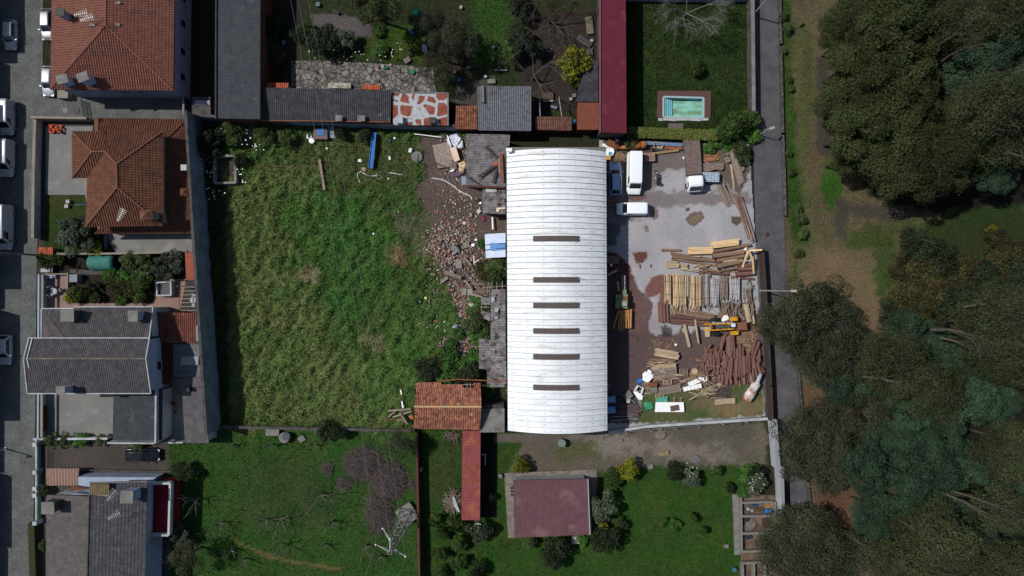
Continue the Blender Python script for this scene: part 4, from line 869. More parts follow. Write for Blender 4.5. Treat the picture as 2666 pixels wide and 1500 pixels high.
wallrun('retaining_wall', 'low stone kerb wall on the wood side of the lane', [G(2026, -100), G(2030, 120), G(2035, 350), G(2042, 560)], .5, .4, M_stonew, None)
wallrun('retaining_wall', 'low stone kerb wall beside the lane, below the lamp', [G(2075, 960), G(2085, 1060), G(2100, 1250), G(2118, 1420)], .45, .35, M_stonew, None)
z = lambda a, b, h=0: Z('D3', a, b, h)
wallrun('lane_wall', 'smooth pale concrete wall beside the lane, above the planting beds', [z(1598, 30), z(1628, 440)], 2.1, .5, M_wwall, mat('pale blue grey coping', (128, 132, 138), fine=.06))
wallrun('lane_wall', 'pale concrete wall beside the lane at the planting beds', [z(1655, 440), z(1668, 900), z(1690, 1200), z(1706, 1500)], 2.3, .32, M_wwall, mat('pale blue grey coping', (0, 0, 0)))
wallrun('brown_wall', 'brown timber faced wall along the lane side of the log yard', [G(1975, 650), G(1985, 800), G(1996, 1000), G(2000, 1090)], 1.8, .25, mat('brown boards', (66, 54, 48), (54, 44, 40)), None)
wallrun('yard_wall', 'low white wall along the bottom of the log yard', [G(1585, 1122), G(1680, 1107), G(1800, 1099), G(1990, 1087)], 1.0, .28, M_wwall, M_wwall)
# ================================================================ VEHICLES
def loft(mb, stations, n=20, cap=True):
    """stations: (x, half_width, z_low, z_high, corner) rounded-rectangle sections along x"""
    vs = []; fs = []
    for x, hw, z0, z1, cr in stations:
        for k in range(n):
            t = 2 * math.pi * (k + .5) / n; c, s = math.cos(t), math.sin(t); e = cr
            sx = math.copysign(abs(c) ** e, c); sz = math.copysign(abs(s) ** e, s)
            vs.append((x, hw * sx, (z0 + z1) / 2 + (z1 - z0) / 2 * sz))
    m = len(stations)
    for i in range(m - 1):
        for k in range(n): fs.append((i*n + k, (i+1)*n + k, (i+1)*n + (k+1) % n, i*n + (k+1) % n))
    fs += [tuple(range(n)), tuple((m-1)*n + k for k in range(n))[::-1]]
    return mb.add(vs, fs)
def car(name, label, L_, W_, H_, paint, kind='hatch', rails=False, group=None):
    """front towards +x; kind: hatch, van, bigvan"""
    t = thing(name, label, 'car' if kind == 'hatch' else 'van', (0, 0, 0), group); hl = L_ / 2; hw = W_ / 2
    belt = .92 if kind == 'hatch' else (1.1 if kind == 'van' else 1.25)
    if kind == 'hatch': hood, ws0, ws1, rr, rb = hl - .15, hl * .52, hl * .22, -hl * .72, -hl * .95
    elif kind == 'van': hood, ws0, ws1, rr, rb = hl - .15, hl * .62, hl * .36, -hl * .94, -hl * .98
    else: hood, ws0, ws1, rr, rb = hl - .12, hl * .74, hl * .54, -hl * .96, -hl * .985
    mb = MB()
    loft(mb, [(-hl, hw * .8, .35, belt * .85, .4), (-hl + .08, hw * .93, .28, belt * .95, .35), (-hl + .4, hw, .25, belt, .3), (0, hw, .25, belt + .02, .3), (ws0, hw * .99, .25, belt, .33),
              (hl - .5, hw * .94, .28, belt * .88, .4), (hl - .15, hw * .82, .32, belt * .78, .45), (hl, hw * .62, .38, belt * .62, .5)], 24)
    obj('body', mb, paint, t, True)
    gw = hw * (.86 if kind == 'hatch' else .93); rw = hw * (.68 if kind == 'hatch' else .84)
    z0, z1 = belt - .06, H_
    # cabin: glass band plus painted roof
    base = [(rb, gw * .9), (rb + .3, gw), (ws0 - .25, gw), (ws0, gw * .82)]
    top = [(rr, rw * .92), (rr + .25, rw), (ws1 - .2, rw), (ws1, rw * .9)]
    pb = [Vector((x, -w, z0)) for x, w in base] + [Vector((x, w, z0)) for x, w in base[::-1]]
    pt = [Vector((x, -w, z1 - .07)) for x, w in top] + [Vector((x, w, z1 - .07)) for x, w in top[::-1]]
    mb = MB(); mb.add(pb + pt, [tuple(range(8))[::-1], tuple(range(8, 16))] + [(i, (i+1) % 8, 8 + (i+1) % 8, 8 + i) for i in range(8)])
    obj('cabin', mb, paint, t)
    def pane(nm, i, j, s0=.06, s1=.94, v0=.12, v1=.9, off=.012):
        a, b, c, d = pb[i], pb[j], pt[j], pt[i]
        q = [a.lerp(b, s0).lerp(d.lerp(c, s0), v0), a.lerp(b, s1).lerp(d.lerp(c, s1), v0), a.lerp(b, s1).lerp(d.lerp(c, s1), v1), a.lerp(b, s0).lerp(d.lerp(c, s0), v1)]
        n = (q[1] - q[0]).cross(q[3] - q[0]).normalized()
        if n.dot(q[0] - Vector((0, 0, z0))) < 0 and abs(n.z) < .99 and (n.x * q[0].x + n.y * q[0].y) < 0: n = -n
        o_ = [p + n * off for p in q]; i_ = [p - n * .03 for p in q]
        m_ = MB().add(o_ + i_, [(0, 1, 2, 3), (4, 7, 6, 5), (0, 4, 5, 1), (1, 5, 6, 2), (2, 6, 7, 3), (3, 7, 4, 0)]); obj(nm, m_, M_cglass, t)
    pane('windscreen', 3, 4, .03, .97, .04, .97)
    if kind == 'hatch':
        pane('rear_window', 7, 0, .08, .92); pane('side_window', 1, 2, .03, .49); pane('side_window', 1, 2, .52, .97); pane('side_window', 5, 6, .03, .48); pane('side_window', 5, 6, .51, .97)
    else:
        pane('side_window', 1, 2, .76, .97, .2, .85); pane('side_window', 5, 6, .03, .24, .2, .85)
        pane('rear_window', 7, 0, .12, .46, .35, .85); pane('rear_window', 7, 0, .54, .88, .35, .85)
    mb = MB(); rp = [p * 1 for p in pt]
    loft(mb, [(top[0][0] - .03, rw * .86, z1 - .1, z1 - .03, .6), (top[0][0] + .25, rw * .98, z1 - .1, z1, .6), (top[2][0], rw * .98, z1 - .1, z1 + .01, .6), (top[3][0] + .03, rw * .86, z1 - .1, z1 - .04, .6)], 20)
    rf = obj('roof', mb, paint, t, True)
    if rails:
        for s in (-1, 1): obj('roof_rail', MB().beam((rr + .2, s * rw * .93, z1 + .03), (ws1 - .3, s * rw * .93, z1 + .03), .05, .06), M_black, rf)
    if kind == 'bigvan':
        mb = MB()
        for i in range(6): mb.beam((rr + .4, (-.5 + i * .2) * rw, z1 + .005), (ws1 - .9, (-.5 + i * .2) * rw, z1 + .005), .05, .03)
        obj('roof_rib', mb, paint, rf)
    for sx in (-1, 1):
        for sy in (-1, 1):
            w = obj('wheel', MB().lathe((sx * hl * .62, sy * (hw - .1), .32), [(.2, -.11), (.31, -.1), (.32, 0), (.31, .1), (.2, .11)], 18, 'X', math.pi / 2), M_tyre, t)
            obj('rim', MB().lathe((sx * hl * .62, sy * (hw - .08), .32), [(.19, -.1), (.19, .1)], 12, 'X', math.pi / 2), M_metal, w)
    for s in (-1, 1):
        obj('headlight', MB().box((hl - .2, s * hw * .66, belt * .68), (.34, .32, .14), s * -.35), M_lamp, t)
        obj('tail_light', MB().box((-hl + .07, s * hw * .78, belt * .8), (.12, .2, .22)), M_rlamp, t)
        obj('mirror', MB().box((ws0 - .32, s * (hw + .1), belt + .04), (.14, .26, .16), s * .2), paint if kind == 'hatch' else M_black, t)
    obj('bumper', MB().box((hl - .1, 0, .38), (.3, W_ * .72, .2)), M_black, t)
    obj('wiper', MB().beam((ws0 - .02, -hw * .5, belt + .03), (ws0 - .12, hw * .1, belt + .1), .03, .02), M_black, t)
    return t
def place(t, px, py, ang, z=0.0): p = G(px, py, .8); t.location = (p.x, p.y, z); t.rotation_euler = (0, 0, R(ang)); return t   # ang: 0 = front right, -90 = front down
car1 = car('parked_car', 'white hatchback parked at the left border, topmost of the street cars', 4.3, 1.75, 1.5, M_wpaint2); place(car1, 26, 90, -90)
t = car('parked_car', 'silver hatchback half hidden by the roof of the big hipped house', 4.5, 1.75, 1.48, M_silver); place(t, 122, 63, -90)
t = copy_tree(car1); t['label'] = 'white hatchback nosing out from under the lower left corner of the hipped house'; place(t, 126, 211, -92)
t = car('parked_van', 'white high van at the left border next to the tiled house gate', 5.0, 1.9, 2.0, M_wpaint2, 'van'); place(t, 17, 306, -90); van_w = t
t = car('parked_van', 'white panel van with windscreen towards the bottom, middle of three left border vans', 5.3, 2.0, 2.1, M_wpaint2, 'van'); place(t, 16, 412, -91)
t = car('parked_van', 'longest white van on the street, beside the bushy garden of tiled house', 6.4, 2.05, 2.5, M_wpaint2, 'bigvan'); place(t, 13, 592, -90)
t = copy_tree(car1); t['label'] = 'white car standing alone on the street beside the grey gable roof'; place(t, 12, 911, -90)
t = car('parked_car', 'dark navy estate car on the driveway above the bottom left house', 4.9, 1.85, 1.5, M_npaint, 'hatch', True); place(t, 370, 1185, 0)
t = car('parked_car', 'blue silver off-roader parked in the shadow of the white warehouse', 4.7, 1.85, 1.8, M_spaint, 'hatch', True); place(t, 1602, 465, 91)
t = car('parked_van', 'long white panel van parked upright beside the blue silver car', 6.0, 2.1, 2.5, M_wpaint, 'bigvan'); place(t, 1651, 452, -91)
t = car('parked_van', 'small white van parked crosswise just below the long white van', 4.4, 1.85, 1.85, M_wpaint, 'van'); place(t, 1645, 544, 180)
# flatbed truck
t = thing('flatbed_truck', 'white cab flatbed truck with an empty brown plank bed', 'truck', (0, 0, 0))
obj('bed', MB().box((-2.3, 0, 1.05), (5.6, 2.2, .12)), mat('brown bed boards', (116, 98, 92), (96, 80, 74), sc=3, fine=.2, coord='obj'), t)
mb = MB()
for s in (-1, 1): mb.box((-2.3, s * 1.12, 1.1), (5.6, .06, .24))
obj('bed_frame', mb, M_metal, t)
obj('headboard', MB().box((.6, 0, 1.5), (.1, 2.25, 1.0)), M_black, t)
for xx in (-3.3, -1.3): obj('bed_strap', MB().box((xx, 0, 1.13), (.07, 2.2, .04)), M_metal, t)
obj('chassis', MB().box((-1.2, 0, .7), (7.2, .9, .3)), M_black, t)
mb = MB(); loft(mb, [(.75, .98, .5, 2.15, .3), (1.0, 1.05, .45, 2.3, .25), (1.9, 1.05, .45, 2.32, .25), (2.25, 1.03, .45, 2.2, .25), (2.75, 1.0, .45, 1.35, .3), (2.9, .92, .5, 1.2, .35)], 24); cb = obj('cab', mb, M_wpaint, t, True)
obj('windscreen', MB().add([(2.3, -.85, 2.14), (2.3, .85, 2.14), (2.78, .9, 1.38), (2.78, -.9, 1.38), (2.2, -.85, 2.0), (2.2, .85, 2.0), (2.6, .9, 1.3), (2.6, -.9, 1.3)], [(0, 3, 2, 1), (0, 1, 5, 4), (2, 3, 7, 6)]), M_cglass, t)
for s in (-1, 1):
    obj('side_window', MB().box((1.85, s * 1.06, 1.75), (.7, .04, .5)), M_cglass, t); obj('mirror', MB().box((2.3, s * 1.3, 1.6), (.12, .3, .35)), M_black, t)
    obj('headlight', MB().box((2.86, s * .75, .8), (.1, .3, .2)), M_lamp, t)
    for xx in (1.9, -3.3):
        w = obj('wheel', MB().lathe((xx, s * .95, .42), [(.25, -.15), (.41, -.13), (.42, 0), (.41, .13), (.25, .15)], 18, 'X', math.pi / 2), M_tyre, t)
p = G(1805, 447, 1); t.location = (p.x, p.y, 0); t.rotation_euler = (0, 0, R(-86))
# tarp trailer
t = thing('trailer', 'small trailer under a pale blue grey checked tarpaulin beside the truck cab', 'trailer', (0, 0, 0))
mb = MB(); mb.box((0, 0, .95), (2.4, 1.4, .5), 0, 0, .96); obj('tarpaulin', mb, mat('checked tarpaulin', (170, 182, 200), (140, 154, 174), sc=4, coord='obj', fine=.1, bump=.02), t)
mb = MB()
for i in range(5): mb.box((-.9 + i * .45, 0, 1.21), (.03, 1.36, .02))
for i in range(4): mb.box((0, -.5 + i * .33, 1.212), (2.3, .03, .02))
obj('strap_net', mb, M_metal, t)
obj('frame', MB().box((0, 0, .55), (2.5, 1.5, .25)).beam((-1.2, 0, .5), (-2.1, 0, .45), .12, .1), M_black, t)
for s in (-1, 1): obj('wheel', MB().lathe((0, s * .85, .3), [(.15, -.1), (.3, -.09), (.3, .09), (.15, .1)], 16, 'X', math.pi / 2), M_tyre, t)
p = Z('C4', 1000, 1010, 1); t.location = (p.x, p.y, 0); t.rotation_euler = (0, 0, R(-2))
# motorcycle
t = thing('motorcycle', 'dark touring motorcycle standing in the yard right of the long van', 'motorcycle', (0, 0, 0))
for xx in (-.75, .78):
    w = obj('wheel', MB().lathe((xx, 0, .32), [(.24, -.07), (.32, -.05), (.33, 0), (.32, .05), (.24, .07)], 20, 'X', math.pi / 2), M_tyre, t)
obj('fuel_tank', loft(MB(), [(-.1, .1, .75, .95, .8), (.1, .2, .7, 1.05, .8), (.35, .17, .75, 1.02, .8), (.48, .06, .8, .95, .9)], 12) , mat('dark blue tank', (50, 66, 88), rough=.2, fine=0), t, True)
obj('seat', loft(MB(), [(-.95, .1, .78, .86, .8), (-.6, .17, .76, .9, .8), (-.2, .15, .74, .86, .8), (0, .1, .76, .84, .8)], 12), M_black, t, True)
obj('engine', MB().lump((.05, 0, .5), .32, 3, 8, 1), M_gmetal, t)
obj('handlebar', MB().tube([(.35, -.45, 1.05), (.5, -.2, 1.08), (.55, 0, 1.05), (.5, .2, 1.08), (.35, .45, 1.05)], .025, 6), M_gmetal, t)
obj('fork', MB().beam((.52, .1, 1.0), (.8, .1, .32), .05, .05).beam((.52, -.1, 1.0), (.8, -.1, .32), .05, .05), M_gmetal, t)
obj('headlight', MB().lathe((.68, 0, .9), [(.05, -.1), (.11, 0), (.1, .05)], 12, 'X'), M_lamp, t)
obj('exhaust', MB().tube([(.1, -.2, .35), (-.4, -.24, .33), (-.95, -.24, .42)], .05, 8), M_gmetal, t)
obj('pannier', MB().box((-.8, 0, .98), (.35, .4, .25)), M_black, t)
for s in (-1, 1): obj('mirror', MB().box((.42, s * .5, 1.18), (.06, .16, .1)), M_gmetal, t)
p = Z('C3', 1455, 1090, .6); t.location = (p.x, p.y, 0); t.rotation_euler = (0, 0, R(97))
# yellow loader
t = thing('forestry_loader', 'old yellow open wheel loader with brown counterweight among the log piles', 'loader', (0, 0, 0))
mb = MB()
for s in (-1, 1): mb.beam((-2.3, s * .45, 1.2), (1.0, s * .4, 1.3), .16, .22)
for xx in (-2.2, -1.2, -.4, .4): mb.box((xx, 0, 1.25), (.16, 1.0, .2))
obj('frame', mb, M_yellow, t)
obj('engine', MB().box((-.9, 0, 1.25), (1.0, .5, .5)).box((0, 0, 1.3), (.6, .45, .5)), M_dconc, t)
obj('seat', MB().box((.95, .15, 1.5), (.5, .5, .5), .1), M_bwhite, t)
obj('counterweight', MB().box((2.3, -.1, 1.1), (1.3, 1.15, .8), .02, 0, .94), mat('red brown iron', (128, 84, 66), (108, 70, 56)), t)
for s in (-1, 1):
    obj('mudguard', MB().box((1.2, s * 1.0, 1.15), (1.1, .55, .12)), M_yellow, t)
    w = obj('wheel', MB().lathe((-1.3, s * 1.05, .65), [(.35, -.22), (.64, -.2), (.66, 0), (.64, .2), (.35, .22)], 20, 'X', math.pi / 2), M_tyre, t); obj('rim', MB().lathe((-1.3, s * 1.07, .65), [(.33, -.2), (.33, .2)], 12, 'X', math.pi / 2), M_yellow, w)
    obj('wheel', MB().lathe((1.5, s * 1.0, .5), [(.25, -.2), (.49, -.18), (.5, 0), (.49, .18), (.25, .2)], 20, 'X', math.pi / 2), M_tyre, t)
obj('lift_arm', MB().beam((-2.2, .5, 1.1), (-2.9, .4, .4), .15, .15).beam((-2.2, -.5, 1.1), (-2.9, -.4, .4), .15, .15), M_yellow, t)
p = Z('C6', 1830, 890, 1); t.location = (p.x, p.y, 0); t.rotation_euler = (0, 0, R(3))
# green debarking machine
t = thing('debarking_machine', 'pale green debarking machine at the warehouse shadow edge, logs feeding out', 'machine', Z('C6', 330, 530))
q = lambda a, b, h=0: Z('C6', a, b, h)
obj('housing', MB().prism([q(245, 430, 1.4), q(415, 425, 1.4), q(412, 632, 1.4), q(235, 628, 1.4)], .3, 1.4), M_green, t)
obj('hood', MB().box(q(370, 560, 1.65), (.85, .9, .5), .02, 0, .9), M_green, t)
obj('motor', MB().box(q(375, 570, 2.0), (.5, .4, .25)), M_gmetal, t)
obj('infeed_box', MB().box(q(355, 395, 1.1), (.7, .8, .6)), M_green, t); obj('rust_plate', MB().box(q(375, 480, 1.42), (.7, .5, .04)), M_rust, t)
obj('feed_rail', MB().beam(q(340, 150, 1), q(340, 350, 1), .12, .2).beam(q(370, 150, 1), q(370, 350, 1), .12, .2), M_gmetal, t)
obj('leg_frame', MB().box(q(330, 530, .15), (2.2, 2.8, .3)), M_rust, t)
# ================================================================ LOGS AND TIMBER
rgl = random.Random(11)
def unit_log(seed, bend=.03):
    rg = random.Random(seed); mb = MB(); pts = []; rad = []
    for i in range(7):
        t_ = i / 6 - .5; pts.append((t_, math.sin(t_ * 3) * bend * rg.uniform(-1, 1) * .12, .0)); rad.append(1 - .12 * t_ + rg.uniform(-.05, .05))
    vs = []; n = 12
    for i, (p, r) in enumerate(zip(pts, rad)):
        for k in range(n):
            a = 2 * math.pi * k / n; q = r * rg.uniform(.95, 1.05); vs.append((p[0], p[1] * 30 + q * math.cos(a), q * math.sin(a)))
    fs = [(i*n + k, i*n + (k+1) % n, (i+1)*n + (k+1) % n, (i+1)*n + k) for i in range(6) for k in range(n)]
    mb.add(vs, fs); b = 0; mb.cur = 1; mb.f += [tuple(range(n)), tuple(6*n + k for k in range(n))[::-1]]; mb.mi += [1, 1]; return mb
LOGM = {}
def log(x1, y1, x2, y2, r, z, m, label, group, T='C7', name='log', cat='log', tilt=0):
    k = (m.name, rgl.randrange(3)); a = Z(T, x1, y1, z); b = Z(T, x2, y2, z + tilt); d = b - a
    if k not in LOGM:
        o = obj(name, unit_log(k[1]), [m, M_cut], None, True, local=True); LOGM[k] = o.data
    else: o = bpy.data.objects.new(name, LOGM[k]); C.objects.link(o)
    o.name = name; o.location = (a + b) / 2; o.rotation_mode = 'QUATERNION'
    o.rotation_quaternion = d.to_track_quat('X', 'Z') @ Matrix.Rotation(rgl.uniform(0, 6), 3, 'X').to_quaternion()
    o.scale = (d.length, r, r); meta(o, label, cat, group); return o
F1 = 'red brown barked log in the wide fan at the lower right of the yard'; FG = 'barked logs fanned out in the lower right pile'
fan = []
for x1, y1, x2, y2 in [(1830,1010,1760,1280),(1862,1040,1862,1320),(1905,1020,1897,1330),(1942,1020,1968,1340),(1800,1030,1735,1300),(1884,1030,1880,1325),(1925,1022,1930,1330)]:
    fan.append(('C6', x1, y1, x2, y2, .17, .55))
for x1, y1, x2, y2 in [(1560,85,1425,335),(1585,160,1485,400),(1520,220,1430,400),(1655,110,1510,430),(1690,165,1580,425),(1750,220,1620,460),(1720,60,1690,310),(1765,290,1665,510),(1800,270,1710,500),(1640,250,1565,430),(1700,330,1640,470),(1620,190,1540,400)]:
    fan.append(('C7', x1, y1, x2, y2, rgl.uniform(.15, .22), rgl.uniform(.3, .75)))
for i in range(14):
    x = 1790 + i * 33; y0 = 275 + rgl.uniform(-30, 40); fan.append(('C7', x, y0, x + (i - 5) * 7 + rgl.uniform(-10, 10), y0 + rgl.uniform(230, 300), rgl.uniform(.14, .22), rgl.uniform(.4, .9)))
for i in range(15):
    x = 1700 + i * 31; y0 = 440 + rgl.uniform(-30, 40); fan.append(('C7', x, y0, x + (i - 4) * 5 + rgl.uniform(-12, 16), y0 + rgl.uniform(170, 230), rgl.uniform(.12, .2), rgl.uniform(.15, .5)))
for i in range(22):
    x = 1450 + i * 36; y0 = 300 + rgl.uniform(-160, 120); fan.append(('C7', x, y0, x + rgl.uniform(-90, 60), y0 + rgl.uniform(160, 260), rgl.uniform(.1, .17), rgl.uniform(.2, 1.0)))
for i in range(9):
    x = 1780 + i * 52; y0 = 330 + rgl.uniform(-60, 60); fan.append(('C7', x, y0, x + rgl.uniform(-40, 50), y0 + 250, rgl.uniform(.13, .19), .18))
for i in range(18):
    x = 1480 + i * 44; y0 = 120 + rgl.uniform(-60, 160); fan.append(('C7', x, y0, x + rgl.uniform(-70, 20) + i * 3, y0 + rgl.uniform(200, 270), rgl.uniform(.14, .2), rgl.uniform(.2, .6)))
for x1, y1, x2, y2 in [(2225,40,2130,240),(2240,60,2170,240),(2190,10,2150,180),(2080,210,2110,420),(2120,250,2150,420),(2230,240,2240,330),(2170,310,2165,610),(2210,360,2260,500),(2150,420,2160,620),(2250,400,2300,480)]:
    fan.append(('C7', x1, y1, x2, y2, rgl.uniform(.16, .24), rgl.uniform(.4, .9)))
for T, x1, y1, x2, y2, r, z in fan: log(x1, y1, x2, y2, r * 1.12, z + .05, M_bark if rgl.random() < .85 else M_bark2, F1, FG, T)
G2 = 'thick logs stacked under the fresh lumber'
for i, (x1, y1, x2, y2, r, z, lab) in enumerate([
    (1040,893,1670,985,.2,.25,'long thin grey brown log, upper one jutting left under the fresh lumber'),
    (1062,938,1672,1000,.26,.5,'thick grey log with peeled streaks, middle one jutting left under the lumber'),
    (1048,968,1680,1072,.2,.25,'long brown log, lowest of three jutting left under the fresh lumber'),
    (1650,868,2195,768,.24,.5,'long brown log running from the lumber stack to the gate rails'),
    (1640,930,2092,872,.34,.7,'very thick pale grey log right below the long lumber stack'),
    (1700,1003,2105,930,.3,.6,'thick brown log below the very thick pale one'),
    (1700,1078,2045,1010,.36,.75,'fat short pale log with its cut end facing left'),
    (1745,1150,2012,1103,.17,.8,'short thin light log lying below the fat short pale one'),
    (905,843,1185,850,.19,.19,'single short log lying apart on the clear concrete'),
    (1500,1110,1870,1190,.26,.3,'dark red log with a bundle of small cut ends to its left'),
    (1600,1175,1870,1200,.14,.6,'thin straight dark log above the upright board bundles'),
    (1990,1078,2235,1058,.28,.55,'dark red log, topmost of the four against the right wall'),
    (2000,1122,2250,1108,.28,.6,'dark red log, second from top against the right wall'),
    (1980,1195,2252,1178,.32,.6,'thickest dark red log against the right wall'),
    (1915,1240,2245,1262,.18,.3,'thin dark red log, lowest against the right wall')]):
    log(x1, y1, x2, y2, r, z, M_bark if i >= 9 else M_bark2, lab, G2, 'C5')
for i in range(16):
    x = 1445 + (i % 3) * 32; y_ = 1075 + (i // 3) * 24; log(x, y_, x + 60, y_ + 6, .09, .3 + (i % 3) * .12, M_bark2, 'thin pole in the small stack whose pale cut ends face left', 'small poles beside the dark red log', 'C5')
G3 = 'upright logs left of the long red logs'
for i, (x1, y1, x2, y2, r) in enumerate([(860,545,872,832,.17),(903,545,912,838,.24),(938,548,950,832,.2),(985,555,1000,838,.19),(885,560,893,835,.16)]):
    log(x1, y1, x2, y2, r, .35, M_bark, 'dark red log standing lengthwise in the short block below the cream boards', G3, 'C6')
G4 = 'long logs lying across the yard'
for i, (x1, y1, x2, y2, r, z, mm, lab) in enumerate([
    (1045,648,1660,750,.2,.5,M_bark2,'long pale brown log directly under the board bundles, upper'),(1050,682,1668,778,.2,.6,M_bark2,'long pale brown log directly under the board bundles, lower'),
    (1420,675,1680,735,.18,.75,M_bark2,'shorter pale log resting across the two long pale brown logs'),
    (1042,745,1600,792,.27,.5,M_bark,'long dark red log, upper of the three left of the yellow loader'),(1035,800,1600,838,.22,.6,M_bark,'long dark red log, middle of the three left of the yellow loader'),(1032,832,1598,885,.22,.35,M_bark,'long dark red log, lowest of the three left of the yellow loader'),
    (1235,862,1312,1190,.26,.3,M_palelog,'stout pale log pointing down from the three long dark red logs'),(1393,790,1443,1135,.16,.75,M_palelog,'slim pale log lying over the dark red logs and pointing down'),
    (2125,560,2180,825,.42,.5,M_palelog,'huge pale log by the right wall above the loader'),(2212,575,2245,850,.24,.3,M_palelog,'thinner pale birch log between huge pale log and right wall')]):
    log(x1, y1, x2, y2, r, z, mm, lab, G4, 'C6')
G5 = 'peeled logs leaving the debarking machine'
for i, (x1, y1, x2, y2) in enumerate([(285,650,198,932),(308,655,278,945),(342,655,308,950),(366,655,350,940),(392,655,392,918),(424,650,432,920),(462,640,460,915)]):
    log(x1, y1, x2, y2, .14, .75, M_peel, 'peeled orange log, %s from the left under the green machine' % ('first','second','third','fourth','fifth','sixth','seventh')[i], G5, 'C6')
# board bundles
BW = {'tan': M_tan, 'cream': M_fresh, 'brown': M_bark2, 'grey': M_wood, 'lightgrey': mat('silvery boards', (176, 174, 176), (150, 146, 148), sc=3, rnd=.12, coord='obj', fine=.2, stretch=(.3, 6, 6))}
words = ['first', 'second', 'third', 'fourth', 'fifth', 'sixth', 'seventh', 'eighth', 'ninth', 'tenth', 'eleventh']
for bi, (x0, x1, y0, y1, kd) in enumerate([(945,1038,130,560,'tan'),(1066,1150,128,618,'cream'),(1155,1250,135,610,'tan'),(1262,1312,150,480,'grey'),(1316,1388,158,640,'cream'),(1396,1470,165,640,'tan'),(1482,1596,135,630,'grey'),(1606,1738,185,600,'lightgrey'),(1748,1862,160,515,'grey'),(1885,2035,190,530,'lightgrey'),(2085,2200,325,540,'grey')]):
    t = thing('board_bundle', '%s bundle of upright %s boards from the left in the row' % (words[bi], {'tan': 'tan', 'cream': 'cream', 'grey': 'weathered grey', 'lightgrey': 'silvery grey'}[kd]), 'lumber bundle', Z('C6', (x0 + x1) / 2, (y0 + y1) / 2), 'bundles of boards in the row across the yard')
    nb = max(4, int((x1 - x0) / 15)); ms = [BW[kd], BW['cream' if kd == 'tan' else ('tan' if kd == 'cream' else 'lightgrey')]]
    for lay in range(3):
        for k in range(nb):
            x = x0 + (x1 - x0) * (k + .5) / nb + rgl.uniform(-3, 3); s = rgl.uniform(-9, 9); h = .25 + lay * .27 + rgl.uniform(0, .05)
            if lay < 2 and 0 < k < nb - 1 and lay < 1: continue
            obj('board', MB().beam(Z('C6', x - s, y0 + rgl.uniform(-8, 25), h), Z('C6', x + s + 6, y1 + rgl.uniform(-60, 12), h + rgl.uniform(-.05, .05)), rgl.uniform(.09, .15), .07), ms[rgl.random() < .25], t)
    for f_ in (.25, .7): obj('strap', MB().beam(Z('C6', x0 - 2, y0 + (y1 - y0) * f_, .86), Z('C6', x1 + 6, y0 + (y1 - y0) * f_, .86), .05, .02), M_dark, t)
def stack(name, label, a, b, w, layers, n, m, T, cat='lumber stack', h=.08, jit=.05, group=None, lh=.1, parts='plank'):
    """a, b: pixel ends of the stack's centre line; w metres wide"""
    A = Z(T, a[0], a[1]); B = Z(T, b[0], b[1]); d = (B - A); L_ = d.length; d.normalize(); e = Vector((-d.y, d.x, 0)); t = thing(name, label, cat, (A + B) / 2, group)
    for l in range(layers):
        for k in range(n):
            if 0 < l < layers - 1 and 0 < k < n - 1: continue
            o = e * (w * ((k + .5) / n - .5) + rgl.uniform(-jit, jit) * .3); zz = Vector((0, 0, h / 2 + .05 + l * lh)); j = rgl.uniform(-jit, jit) * 2; s = e * rgl.uniform(-jit, jit) * .5
            obj(parts, MB().beam(A + o + zz + d * j + s, B + o + zz + d * (j + rgl.uniform(-jit, jit) * 3) - s, w / n * .93, h), m, t)
    return t
stack('lumber_stack', 'fresh orange yellow beams in the left and lower of two neat stacks', (1290, 860), (1630, 850), 1.0, 6, 4, M_fresh, 'C5', h=.12, lh=.14)
stack('lumber_stack', 'fresh orange yellow beams in the right and upper of two neat stacks', (1615, 775), (2000, 730), .95, 7, 4, M_fresh, 'C5', h=.12, lh=.14)
for i, (a, b, lab) in enumerate([((2165, 830), (2075, 1095), 'left leaning beam of the tripod like heap of fresh beams'), ((2170, 840), (2240, 1050), 'middle beam of the tripod like heap of fresh beams'), ((2225, 940), (2240, 1180), 'downward beam next to the right wall, pale yellow'), ((2175, 850), (2365, 840), 'fresh beam sticking out over the wall towards the lane'), ((2140, 812), (2175, 850), 'short fresh beam end at the top of the beam heap')]):
    obj('timber_beam', MB().beam(Z('C5', *a, 1.25 + i * .16), Z('C5', *b, (.7 if i != 3 else 2.2) + i * .1), .22, .16), M_fresh, label=lab, cat='beam', group='fresh beams by the gate')
stack('lumber_stack', 'top plank stack of the lower left group, pale tan boards', (772, 190), (1085, 245), 1.1, 5, 3, M_tan, 'C7', h=.14, lh=.16)
stack('lumber_stack', 'second plank stack from the top in the lower left group, brown split boards', (722, 320), (1035, 310), .7, 4, 2, M_bark2, 'C7', h=.16, lh=.17)
stack('lumber_stack', 'low single board row between the brown and grey stacks', (725, 400), (1050, 372), .6, 4, 2, M_tan, 'C7', h=.16, lh=.18)
stack('lumber_stack', 'widest grey plank stack of the lower left group', (735, 490), (1060, 465), 1.5, 4, 3, M_wood, 'C7', h=.18, lh=.2)
stack('lumber_stack', 'narrow brown plank pair right under the widest grey stack', (770, 580), (1080, 545), .5, 3, 2, M_bark2, 'C7', h=.14, lh=.16)
stack('lumber_stack', 'slanting grey brown plank stack above the green tarpaulin', (815, 745), (1140, 690), 1.1, 3, 4, M_wood, 'C7', h=.1, lh=.12)
stack('lumber_stack', 'dark grey plank stack half in shadow beside the warehouse bottom', (265, 990), (545, 1020), 1.5, 4, 8, mat('dark old boards', (96, 80, 80), (72, 60, 60), sc=3, coord='obj', rnd=.2, stretch=(.3, 6, 6)), 'C7', h=.1, lh=.12, jit=.12)
stack('lumber_stack', 'split pale trunks stacked beside the red fan of logs, bottom', (1610, 890), (1885, 870), .8, 2, 2, M_palelog, 'C7', h=.25, lh=.25)
